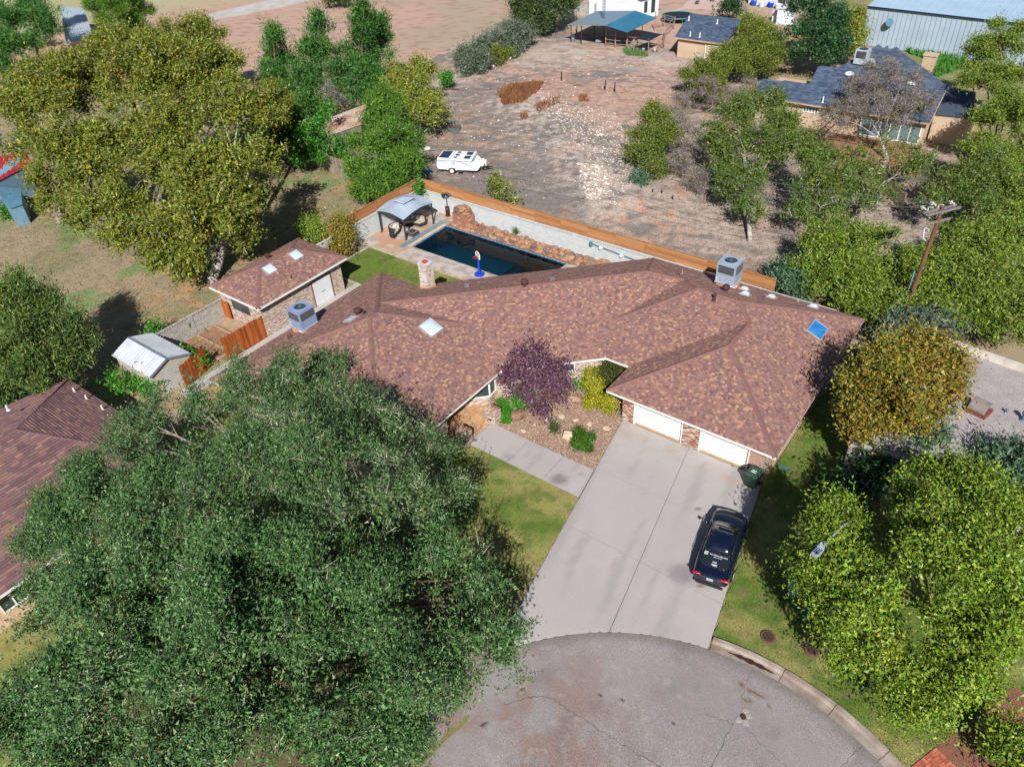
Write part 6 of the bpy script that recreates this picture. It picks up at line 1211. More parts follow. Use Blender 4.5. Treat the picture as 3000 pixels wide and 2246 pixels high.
sh_ = thing('shade_net', 'sagging dark shade cloth over the corner of the pipe corral', 'shade net', at(1900, 130)); SN = [at(1858, 114, 1.9), at(1901, 121, 1.9), at(1941, 101, 1.9), at(1906, 95, 1.9)]
m_ = MB(); k = 6; vs = [SN[0].lerp(SN[1], i/k).lerp(SN[3].lerp(SN[2], i/k), j/k)-Vector((0, 0, .3*math.sin(math.pi*i/k)*math.sin(math.pi*j/k))) for j in range(k+1) for i in range(k+1)]; m_.add(vs, [(j*(k+1)+i, j*(k+1)+i+1, (j+1)*(k+1)+i+1, (j+1)*(k+1)+i) for j in range(k) for i in range(k)]); mk('cloth', m_, mat('net_dark', C(30, 46, 60), .8), sh_)
for p in SN: m_ = MB(); m_.cyl((p.x, p.y, 0), p, .05, n=6); mk('post', m_, psm, sh_)
tp = thing('trampoline', 'round dark trampoline with a teal rim behind the tan outbuilding', 'trampoline', at(1984, 62)); p = at(1984, 62); m_ = MB(); m_.cyl(p+Vector((0, 0, .8)), p+Vector((0, 0, .82)), 2.3, n=28); mk('mat', m_, mat('net_dark', (0, 0, 0)), tp); m_ = MB(); m_.tube([p+Vector((2.4*math.cos(k*math.pi/16), 2.4*math.sin(k*math.pi/16), .82)) for k in range(33)], .09, 6); mk('rim', m_, mat('rim_teal', C(60, 140, 150), .5), tp)
for k in range(8): a = k*math.pi/4; m_ = MB(); m_.cyl(p+Vector((2.4*math.cos(a), 2.4*math.sin(a), 0)), p+Vector((2.4*math.cos(a), 2.4*math.sin(a), .8)), .04, n=6); mk('leg', m_, mat('rim_teal', (0, 0, 0)), tp)
for k, (px, py, r_, cc) in enumerate([(1679, 115, .5, (220, 226, 232)), (1755, 128, .6, (130, 140, 140)), (1790, 130, .7, (150, 150, 146)), (1815, 133, .6, (120, 130, 130)), (1886, 150, .4, (170, 200, 200)), (1918, 152, .5, (200, 190, 180)), (1850, 125, .6, (160, 170, 170))]):
    p = at(px, py); m_ = MB(); m_.rock(p+Vector((0, 0, .3)), (r_, r_*.7, .4), k, 900+k); tag(mk('feed_tub', m_, mat('tub_%d' % k, C(*cc), .7), origin=p), ['white feed sack beside the left barn post', 'grey tub under the barn eave', 'pale stack of tubs behind the corral rail', 'dark tub behind the corral rail', 'teal tub in the corral corner', 'cream bucket at the corral corner post', 'pale trough in the corral beneath the blue roof'][k], 'tub')
# antenna tower
ant = thing('antenna_tower', 'slender lattice radio tower rising out of the frame beside the barn', 'tower', at(1767, 122)); p = at(1767, 122)
for k in range(3): a = k*2.094; m_ = MB(); m_.cyl(p+Vector((.22*math.cos(a), .22*math.sin(a), 0)), p+Vector((.16*math.cos(a), .16*math.sin(a), 14)), .03, n=5); mk('leg', m_, mat('tower_steel', C(110, 130, 150), .5, metal=.3), ant)
m_ = MB()
for i in range(35):
    for k in range(3): a, b = k*2.094, (k+1)*2.094; z = i*.4; m_.beam(p+Vector((.21*math.cos(a), .21*math.sin(a), z)), p+Vector((.21*math.cos(b), .21*math.sin(b), z+.4)), .025, .025)
mk('lattice', m_, mat('tower_steel', (0, 0, 0)), ant)['kind'] = 'stuff'
# white house at the top
wh_ = thing('white_house', 'white walled house with a navy gable roof cut off by the top edge', 'house', at(1880, 56)); p1, p2, p3 = at(1725, 46), at(1872, 58), at(1928, 46); h_ = 3.2; up = Vector((0, 0, h_)); back = (p3-p2).normalized()*1
ww = mat('house_white', C(226, 228, 234), .8, C(216, 220, 228), 1); m_ = MB(); v1 = p2-p1; v2 = (p3-p2); m_.ob(p1, v1, v2, up); mk('wall', m_, ww, wh_)
gz_ = Vector((0, 0, 3.0)); mid = p1.lerp(p2, .5); m_ = MB(); m_.add([p1+up, p2+up, mid+up+gz_*.75], [(0, 1, 2)]); mk('gable', m_, ww, wh_)
m_ = MB(); ov = -v2.normalized()*.4
for a, b in ((p2+v1.normalized()*.4, mid), (p1-v1.normalized()*.4, mid)): ztop = up+gz_*.78; A1 = a+up*.97+ov; B1_ = b+ztop+ov; m_.ob(A1, B1_-A1, v2*1.3, Vector((0, 0, .12)))
mk('roof', m_, mat('roof_navy', C(66, 88, 122), .8, fine=.2, fs=8), wh_)
m_ = MB(); A1 = p2+v1.normalized()*.45+up*.96+ov*1.05; B1_ = mid+up+gz_*.77+ov*1.05; m_.beam(A1, B1_, .1, .28); m_.beam(A1, A1+v2*1.2, .1, .25); mk('fascia', m_, white, wh_)
wn = v2.normalized(); wall_window(wh_, tuple((p2+v2*.25)[:2]), tuple((p2+v2*.38)[:2]), .9, 2.4, 1, .1, mat('frame_dark', C(60, 62, 70), .6)); wall_window(wh_, tuple((p2+v2*.62)[:2]), tuple((p2+v2*.78)[:2]), .7, 2.5, 1, .1, MATS['frame_dark'])
# second white building and its tubs, concrete wall pieces, terrace with chairs
p1, p2 = at(2192, 12), at(2302, 26); w2_ = thing('pale_house', 'pale rendered house wall with dark framed windows at the top edge', 'house', p1); m_ = MB(); m_.ob(p1, p2-p1, Vector((0, 8, 0)), Vector((0, 0, 4))); mk('wall', m_, ww, w2_); a = p1.lerp(p2, .1); b = p1.lerp(p2, .24); wall_window(w2_, tuple(a[:2]), tuple(b[:2]), 1.0, 2.6, 1, .15, MATS['frame_dark']); a = p1.lerp(p2, .80); b = p1.lerp(p2, .95); wall_window(w2_, tuple(a[:2]), tuple(b[:2]), .3, 2.6, 1, .18, MATS['frame_dark'])
for k, (px, py, cc) in enumerate([(2207, 12, (40, 90, 190)), (2231, 17, (230, 232, 236)), (2257, 18, (30, 70, 200)), (2279, 22, (232, 234, 238))]):
    p = at(px, py+4); m_ = MB(); m_.lathe(p, [(.4, 0), (.5, .7), (.46, .7), (.4, .1)], 12); tag(mk('planter_tub', m_, mat('tubp_%d' % k, C(*cc), .5), origin=p), ['blue tub at the left end of the pale house wall', 'white tub between the two blue tubs', 'blue tub between the two white tubs', 'white tub at the right end by the dark window'][k], 'tub')
p1, p2 = at(2302, 27), at(2345, 34); block_wall((p1.x, p1.y), (p2.x, p2.y), 1.9, blockg, 'grey block wall beside the pale house at the top', holes=False)
p1, p2 = at(1640, 62), at(1730, 40); block_wall((p1.x, p1.y), (p2.x, p2.y), 1.8, blockg, 'grey block wall left of the white house behind the barn')
m_ = MB(); m_.prism([axy(1935, 45), axy(2000, 22), axy(2010, 8), axy(2060, -20), axy(2210, -20), axy(2110, 28), axy(2010, 26)], -.02, .03); struct(mk('terrace', m_, mat('terrace_pink', C(214, 186, 176), .9, C(196, 170, 160), .6)))
for k, (px, py) in enumerate([(2042, 14), (2075, 2), (2088, 6)]):
    p = at(px, py); t = thing('patio_chair', ['dark wire patio chair standing alone on the far terrace', 'dark patio chair at the far table, left one', 'dark patio chair at the far table, right one'][k], 'chair', p, k*.8, local=True); m_ = MB()
    for sx in (-1, 1):
        for sy in (-1, 1): m_.cyl((sx*.25, sy*.25, 0), (sx*.25, sy*.25, .45 if sy < 0 else 1.0), .03, n=5)
    mk('leg', m_, blk, t); m_ = MB(); m_.box((0, 0, .45), (.55, .55, .04)); mk('seat', m_, blk, t); m_ = MB(); m_.box((0, .26, .78), (.5, .03, .4)); mk('backrest', m_, blk, t)
# white sheds under the dark tree
for k, (px, py, w_, h_) in enumerate([(2300, 68, 2.4, 2.2), (2274, 62, 1.2, 1.2)]):
    p = at(px, py); t = thing('white_hutch', ['white boxy garden hutch half hidden by the dark green tree', 'small white box left of the garden hutch'][k], 'shed', p); m_ = MB(); m_.box(p+Vector((0, 0, h_/2)), (w_, w_*.9, h_), .2); mk('wall', m_, ww, t); m_ = MB(); m_.box(p+Vector((0, 0, h_+.08)), (w_*1.15, w_*1.05, .14), .2); mk('roof', m_, ww, t)
# top left: white metal sheds, red roof building
def simple_roof(name, label, cat, pts, z, m, wm_, drop=.25, n_=14):
    P = [at(px, py, zz) for (px, py), zz in zip(pts, z)]; t = thing(name, label, cat, (P[0].x, P[0].y, 0)); ribbed(t, P[0], P[1], P[2], P[3], m, n_)
    c = sum((Vector((p.x, p.y, 0)) for p in P), Vector())/4; m_ = MB(); B_ = [(c+(Vector((p.x, p.y, 0))-c)*.94) for p in P]; a_ = sum(B_[i].x*B_[(i+1) % 4].y-B_[(i+1) % 4].x*B_[i].y for i in range(4)); B2 = B_ if a_ > 0 else B_[::-1]; Z2 = [q.z-.08 for q in P] if a_ > 0 else [q.z-.08 for q in P][::-1]
    m_.add(B2+[Vector((b.x, b.y, z_)) for b, z_ in zip(B2, Z2)], [(3, 2, 1, 0), (4, 5, 6, 7), (0, 1, 5, 4), (1, 2, 6, 5), (2, 3, 7, 6), (3, 0, 4, 7)]); mk('wall', m_, wm_, t); return t
simple_roof('white_metal_barn', 'white ribbed metal roof barn between the two top left pines', 'barn', [(176, 22), (246, 26), (272, 104), (195, 134)], (3.6, 3.6, 3., 3.), mat('barn_white', C(206, 218, 232), .4, metal=.1), mw)
simple_roof('red_roof_shed', 'low building with a red roof at the left edge behind the pecan trees', 'shed', [(-60, 470), (75, 446), (95, 480), (-60, 560)], (3.6, 3.6, 2.8, 2.6), mat('roof_red', C(176, 54, 62), .6, C(160, 46, 56), 2), mat('blue_siding', C(130, 168, 190), .6), n_=10)
simple_roof('blue_metal_carport', 'pale blue corrugated metal lean-to below the red roof at the left edge', 'carport', [(-20, 548), (62, 555), (66, 600), (30, 612)], (2.3, 2.3, 1.9, 1.9), mat('corr_blue', C(110, 160, 184), .4, metal=.2), MATS['blue_siding'], n_=16)
simple_roof('rusty_shed', 'old shed with a rusty corrugated roof behind the bright green pine', 'shed', [(970, 345), (1075, 305), (1060, 365), (975, 395)], (2.9, 2.9, 2.3, 2.3), mat('roof_rust', C(190, 130, 104), .8, C(206, 190, 176), 1.2, stretch=(1, .3, 1)), mat('old_board', C(150, 140, 130), .9), n_=8)
m_ = MB(); m_.prism([axy(600, 45), axy(700, 25), axy(880, -12), axy(990, -30), axy(700, -30), axy(560, 20)], -.03, .0); m_ = MB(); m_.prism([axy(608, 62), axy(720, 42), axy(860, 14), axy(1000, -22), axy(900, -24), axy(760, 6), axy(610, 42)], -.06, -.018); struct(mk('dirt_road', m_, mat('road_pale', C(206, 200, 196), .95, C(186, 176, 168), .5)))
# ================================================================ UTILITY POLE AND LINES, STREET LAMP
pb = at(2690, 800); pt_, plz = pb, 0
v = CM.T @ np.array([(2765-1500)/CF, (600-1123)/CF, 1]); 
pole_top = at(2763, 604, 9.3); pole_base = Vector((pole_top.x-.25, pole_top.y+.1, 0)); up_ = thing('utility_pole', 'brown wooden utility pole with crossarms rising from the trees at the right', 'utility pole', pole_base)
wood = mat('pole_wood', C(140, 96, 70), .9, C(106, 72, 54), 3, stretch=(6, 6, .6)); gw_ = mat('arm_grey', C(150, 140, 140), .9, C(120, 110, 108), 6)
m_ = MB(); m_.cyl(pole_base, pole_top, .16, .11, 12); mk('pole', m_, wood, up_)
pd_ = Vector((.55, .83, 0)).normalized(); pw_ = Vector((-pd_.y, pd_.x, 0)); ends = []
for k, (off_, zz) in enumerate([(.15, -.25), (-.2, -.25), (-.02, -1.0)]):
    c_ = pole_top+pw_*off_+Vector((0, 0, zz)); L = 1.25 if k < 2 else .9; m_ = MB(); m_.ob(c_-pd_*L-pw_*.05-Vector((0, 0, .06)), pd_*2*L, pw_*.1, Vector((0, 0, .12))); mk('crossarm', m_, gw_, up_)
ins = mat('insulator', C(236, 232, 236), .3, spec=.6)
W0 = [(2000, 470), (2000, 497), (2000, 517)]; far = [at(1830, 440, 8.6), at(1830, 465, 8.3), at(1830, 490, 8.0)]
hooks = [pole_top+pd_*1.0+pw_*.35+Vector((0, 0, -.1)), pole_top-pd_*.1+pw_*.7+Vector((0, 0, -.1)), pole_top-pd_*1.05+pw_*.5+Vector((0, 0, -.1))]
for h in hooks: m_ = MB(); m_.cyl(h-pw_*.25, h+pw_*.15, .06, n=8); m_.cyl(h-Vector((0, 0, .1)), h+Vector((0, 0, .1)), .07, n=8); mk('insulator', m_, ins, up_)
for s_ in (-.5, .3): m_ = MB(); q = pole_top+pd_*s_+pw_*.25; m_.tube([q+Vector((0, 0, -.1)), q+pw_*.3+Vector((0, 0, -.2)), q+pw_*.35+Vector((0, 0, -.7)), q+Vector((0, 0, -.8))], .05, 6); mk('fuse_cutout', m_, ins, up_)
m_ = MB(); q = pole_top+pw_*.2+Vector((0, 0, -2.6)); m_.tube([q, q+pw_*.5+Vector((0, 0, .1)), q+pw_*.6+Vector((0, 0, .8)), q+pw_*.25+Vector((0, 0, .8))], .045, 6); mk('fuse_cutout', m_, ins, up_)
m_ = MB(); m_.tube([pole_base+pw_*.22+Vector((0, 0, 0)), pole_base+pw_*.22+Vector((0, 0, 4.5))], .05, 6); mk('riser_conduit', m_, mat('riser_blue', C(130, 180, 200), .5), up_)
wire = mat('wire', C(120, 130, 130), .5, metal=.4)
for k, (h, (px, py)) in enumerate(zip(hooks, [(1830, 437), (1830, 462), (1830, 492)])):
    q = at(px, py, 8.2-.25*k); pts = [h.lerp(q, t)-Vector((0, 0, 1.1*4*t*(1-t)*.6)) for t in np.linspace(0, 1.0, 14)]; q2 = q+(q-h).normalized()*30; pts.append(q2); m_ = MB(); m_.tube(pts, .018, 4); tag(mk('power_line', m_, wire, origin=h), ['highest of the three power lines running left from the utility pole', 'middle of the three power lines running left from the utility pole', 'lowest of the three power lines running left from the utility pole'][k], 'power line')
m_ = MB(); m_.tube([pole_top+Vector((0, 0, -.6)), at(2832, 765, 2.)], .022, 4); tag(mk('guy_wire', m_, wire, origin=pole_top), 'pale guy wire slanting down to the right from the pole top', 'guy wire')
lh = at(2412, 1596, 6.6); lb = Vector((lh.x+.5, lh.y+2.3, 0)); lt = thing('street_lamp', 'grey cobra-head street lamp poking out of the bright green trees by the kerb', 'street lamp', lb); lp = mat('lamp_grey', C(190, 196, 206), .5, metal=.2)
ld = (lh-Vector((lb.x, lb.y, lh.z))).normalized(); m_ = MB(); m_.cyl(lb, lb+Vector((0, 0, 6.3)), .1, .07, 10); mk('pole', m_, lp, lt); m_ = MB(); m_.tube([lb+Vector((0, 0, 6.2)), lb+ld*.8+Vector((0, 0, 6.6)), lh-ld*.2], .045, 8); mk('arm', m_, lp, lt)
ls = Vector((-ld.y, ld.x, 0)); m_ = MB(); V = []
for t_, w_, z_ in ((-.25, .07, .0), (.0, .16, .02), (.45, .17, -.02), (.7, .14, -.04)): c_ = lh+ld*t_+Vector((0, 0, z_)); V += [c_-ls*w_-Vector((0, 0, .08)), c_+ls*w_-Vector((0, 0, .08)), c_+ls*w_*.8+Vector((0, 0, .05)), c_-ls*w_*.8+Vector((0, 0, .05))]
m_.add(V, [(4*k+i, 4*k+(i+1) % 4, 4*k+4+(i+1) % 4, 4*k+4+i) for k in range(3) for i in range(4)]+[(3, 2, 1, 0), (12, 13, 14, 15)]); lhd = mk('lamp_head', m_, lp, lt)
for k in range(4): m_ = MB(); c_ = lh+ld*.45+ls*(-.105+.07*k)+Vector((0, 0, .045)); m_.ob(c_-ld*.16-ls*.012, ld*.34, ls*.024, Vector((0, 0, .02))); mk('vent_slot', m_, mat('slot_blue', C(50, 70, 150), .6), lhd)
# roadside bits
for k, (px, py, lb_) in enumerate([(2250, 1867, 'round rusty manhole lid in the lawn by the kerb, left one'), (2378, 1905, 'round rusty manhole lid in the lawn by the kerb, right one partly under leaves')]):
    p = at(px, py); t = thing('manhole', lb_, 'manhole', (p.x, p.y, 0)); m_ = MB(); m_.cyl((p.x, p.y, 0), (p.x, p.y, .09), .33, n=24); mk('frame', m_, mat('iron_rust', C(134, 92, 84), .85, C(110, 72, 66), 8, fine=.2), t); m_ = MB(); m_.cyl((p.x, p.y, .09), (p.x, p.y, .105), .26, n=24); m_.tube([(p.x+.18*math.cos(k*math.pi/10), p.y+.18*math.sin(k*math.pi/10), .105) for k in range(21)], .012, 4); mk('lid', m_, MATS['rust_iron'], t)
def pedestal(px, py, z, w_, h, m, label, name='utility_pedestal', rz=0.3):
    p = at(px, py, 0); m_ = MB(); m_.box(p+Vector((0, 0, h/2)), (w_, w_*.8, h), rz); m_.box(p+Vector((0, 0, h+.02)), (w_*1.1, w_*.9, .05), rz); return tag(mk(name, m_, m, origin=p), label, 'utility box')
pedestal(2322, 1738, 0, .42, .7, mat('pedestal_pale', C(176, 206, 214), .6), 'pale blue-white utility pedestal at the edge of the tree shadow'); pedestal(2362, 1810, 0, .3, .5, mat('pedestal_blue', C(40, 110, 150), .6), 'small blue box under the bright green trees'); pedestal(2518, 1352, 0, .7, .6, mat('pedestal_teal', C(90, 140, 160), .6), 'teal L-shaped box in deep shade between the houses', rz=.8)
# red brick path at the bottom right
rb0, rb1 = at(2668, 2246), at(2747, 2184); dv = (rb1-rb0).normalized(); dn_ = Vector((dv.y, -dv.x, 0)); BPo = rb0-dv*2.5
m_ = MB(); m_.prism([(BPo.x, BPo.y), ((BPo+dv*9).x, (BPo+dv*9).y), ((BPo+dv*9+dn_*7).x, (BPo+dv*9+dn_*7).y), ((BPo+dn_*7).x, (BPo+dn_*7).y)], -.05, .02); bpth = struct(mk('brick_path', m_, mat('path_joint', C(150, 100, 84), .95)))
rn = random.Random(6); bmats = [mat('redbrick_%d' % i, c, .85, tuple(k*.85 for k in c), 5, fine=.15) for i, c in enumerate([C(206, 120, 92), C(192, 106, 82), C(214, 132, 100), C(182, 98, 78)])]; bd_ = []
for mm in bmats: m_ = MB(); m_.box((0, 0, 0), (.235, .112, .05)); o_ = mk('brick', m_, mm); bd_.append(o_.data); bpy.data.objects.remove(o_)
ang = math.atan2(dv.y, dv.x); cnt = 0
for i in range(22):
    for j in range(16):
        if cnt >= 298: break
        c_ = BPo+dv*(1.6+.25*i)+dn_*(.13+.25*j)
        for s_ in (-.0625, .0625):
            o_ = bpy.data.objects.new('brick', rn.choice(bd_)); link(o_, bpth); cnt += 1
            q = c_+(dn_ if (i+j) % 2 else dv)*s_; o_.location = (q.x, q.y, .02); o_.rotation_euler = (0, 0, ang+(0 if (i+j) % 2 else math.pi/2))
# ================================================================ BACK LOT CLUTTER
for k, (px, py) in enumerate([(1645, 234), (1773, 259), (1801, 267)]):
    p = at(px, py+.0, .2); m_ = MB(); m_.box(p+Vector((0, 0, .45)), (.12, .12, 1.1), .3); tag(mk('dark_stake', m_, blk, origin=p), ['dark stake standing in pink soil at the left, alone', 'dark stake in pink soil, left of the right-hand pair', 'dark stake in pink soil, right of the right-hand pair'][k], 'stake')
for k, (px, py, L, a, c) in enumerate([(1675, 232, 1.6, .1, (170, 160, 150)), (1680, 238, 2.0, -.2, (200, 180, 160)), (1668, 244, 1.4, .5, (150, 120, 100)), (1690, 250, 1.0, .9, (120, 100, 90)), (1827, 272, 1.0, .3, (190, 150, 120)), (1870, 570, 3.0, .5, (120, 110, 100)), (1955, 590, 3.2, .5, (130, 118, 106)), (1270, 440, 3.2, .95, (150, 140, 135)), (1527, 150, 2.4, 1.1, (170, 165, 160)), (1320, 262, 2.2, .8, (110, 90, 80))]):
    p = at(px, py, .12); d_ = Vector((math.cos(a-.2), math.sin(a-.2), 0)); m_ = MB(); m_.tube([p-d_*L/2, p+Vector((0, .06, .03)), p+d_*L/2], .07, 6); tag(mk('log', m_, mat('log_%d' % k, C(*c), .9, tuple(q*.7 for q in C(*c)), 5), origin=p), ['grey plank end lying on the pink soil near the left stake', 'long pale board on the pink soil near the left stake', 'short brown board below the pale one', 'crooked dark stick below the boards', 'small timber frame right of the paired stakes', 'long dark railway tie at the right below the gravel slope', 'low weathered timber edging at the far right of the lot', 'bleached branch lying beside the bright pine', 'pale branch by the grey-green shrubs', 'dark branch under the small sapling'][k], 'timber')
for k, (px, py) in enumerate([(1878, 566), (1911, 575), (1938, 577), (1970, 592)]):
    p = at(px, py); m_ = MB(); m_.cyl(p, p+Vector((0, 0, .7)), .06, n=6); tag(mk('steel_post', m_, MATS['post_dark'], origin=p), ['short rusty post beside the dark railway tie', 'short rusty post, left of two close together', 'short rusty post, right of two close together', 'short rusty post at the far right timber edging'][k], 'post')
p = at(1331, 383); t = thing('stock_tank', 'round galvanised stock tank with rusty contents under the yellow-green tree', 'tank', p); m_ = MB(); m_.lathe(p, [(.75, 0), (.8, .5), (.74, .5), (.7, .1)], 20); mk('shell', m_, mat('tank_teal', C(96, 130, 126), .5), t); m_ = MB(); m_.cyl(p+Vector((0, 0, .3)), p+Vector((0, 0, .34)), .72, n=16); mk('contents', m_, mat('rust_red', (0, 0, 0)), t)
p = at(1834, 547, .2); m_ = MB(); m_.cyl(p+Vector((-.3, 0, .2)), p+Vector((.2, .2, .35)), .28, n=12); tag(mk('metal_drum', m_, mat('drum_grey', C(130, 124, 120), .6), origin=p), 'small grey drum lying on the slope of white rubble', 'drum')
wst = mat('limestone', C(240, 230, 220, 1.3), .9, C(212, 196, 182), 3, bump=.02, bs=9)
rn = random.Random(44); wl_ = ['white limestone block at %s' % s for s in ()]
spots = [(1618, 316, .5, 'white rock on the slope just right of the dry brown brush'), (1656, 338, .45, 'white rock in the open, midway along the rubble slope'), (1570, 396, .55, 'lone flat white rock left of the rubble slope'), (1632, 392, .7, 'big split white rock pair at the left edge of the rubble'), (1642, 397, .4, 'small white rock touching the split pair'), (1760, 396, .4, 'white rock on the right of the rubble slope'), (1709, 455, .6, 'tall white rock low on the rubble slope'), (1587, 447, .2, 'tiny white rock alone on grey soil above the camper'), (1792, 462, .35, 'white rock on the right slope near the round cedar'), (1504, 165, .5, 'white rock at the end of the shrub row'), (1492, 172, .5, 'grey-white rock beside the last shrub of the row'), (1457, 187, .5, 'pale rock in the line at the foot of the grey-green shrubs'), (1445, 195, .4, 'lower pale rock at the foot of the grey-green shrubs'), (1253, 436, .45, 'white stone by the bleached branch near the pine')]
for k, (px, py, r_, lb_) in enumerate(spots):
    p = at(px, py, .2); m_ = MB(); m_.rock(p, (r_, r_*.75, r_*.5), k, 950+k); tag(mk('white_rock', m_, wst, origin=p), lb_, 'rock')
def lz(X, Y): return lotz(np.asarray(X), np.asarray(Y))
slope = [axy(1560, 250), axy(1640, 300), axy(1800, 330), axy(1850, 420), axy(1850, 560), axy(1760, 640), axy(1690, 560), axy(1720, 470), axy(1620, 380)]
LS = [C(216, 202, 190), C(196, 180, 166), C(176, 160, 148), C(230, 220, 210)]
pebbles('rubble', slope, 22, LS, .07, 'scattered white limestone rubble on the slope of the bare lot', lotz, 0, 9000, 'rubble')
pebbles('rubble', [axy(1690, 500), axy(1770, 500), axy(1790, 590), axy(1720, 610)], 22, LS, .13, 'dense patch of larger white rubble at the foot of the slope', lotz, 0, 1200, 'rubble')
pebbles('rubble', [axy(1300, 230), axy(1560, 150), axy(1960, 180), axy(1980, 400), axy(1880, 640), axy(1400, 560), axy(1290, 420)], .9, LS, .07, 'sparse pale stones spread over the bare lot', lotz, 0, 4000, 'stones')
brs_ = lambda X, Y: mixc(C(176, 120, 78), C(120, 84, 60), fbm(X*2, Y*2, 3))
for poly, dens, lb_ in [([axy(1460, 290), axy(1500, 260), axy(1590, 245), axy(1580, 275), axy(1530, 320), axy(1475, 325)], 90, 'patch of dry rust-brown brush in the middle of the bare lot'), ([axy(1525, 355), axy(1545, 352), axy(1545, 368), axy(1525, 368)], 80, 'small tuft of dry brown grass below the brush patch'), ([axy(1560, 330), axy(1640, 290), axy(1640, 310), axy(1580, 350)], 30, 'scattered brown tufts along the top of the rubble'), ([axy(1700, 285), axy(1720, 282), axy(1725, 300), axy(1695, 302)], 60, 'small rusty tuft below the pink soil mound')]:
    blades('dry_brush', poly, dens, brs_, .55, lotz, .05, lb_, cat='dry brush')
blades('weeds', [axy(1820, 145), axy(1880, 150), axy(1900, 168), axy(1840, 165)], 60, lambda X, Y: mixc(C(120, 150, 90), C(90, 126, 70), fbm(X, Y, 3)), .5, None, .06, 'green weeds in front of the pipe corral', cat='weeds')
blades('weeds', [axy(2650, 150), axy(2700, 152), axy(2830, 172), axy(2820, 200), axy(2740, 230), axy(2720, 180)], 22, lambda X, Y: mixc(C(90, 150, 60), C(70, 126, 50), fbm(X, Y, 3)), .7, None, .12, 'bright green weeds along the foot of the metal warehouse', cat='weeds')
blades('dry_grass', [(-60, 49), (-10, 49), (-12, 60), (-30, 70), (-72, 72), (-70, 60)], 16, lambda X, Y: mixc(C(150, 134, 112), C(110, 100, 88), fbm(X, Y, 3)), .09, lotz, .05, 'short dry grey grass stubble over the bare lot', cat='dry grass')
blades('dry_grass', [(-80, 0), (-48, 0), (-48, 46), (-60, 50), (-80, 46)], 22, lambda X, Y: mixc(C(176, 150, 108), C(130, 136, 80), fbm(X*.4, Y*.4, 3)), .08, None, .045, 'thin dry grass of the yard left of the storage building', cat='dry grass')
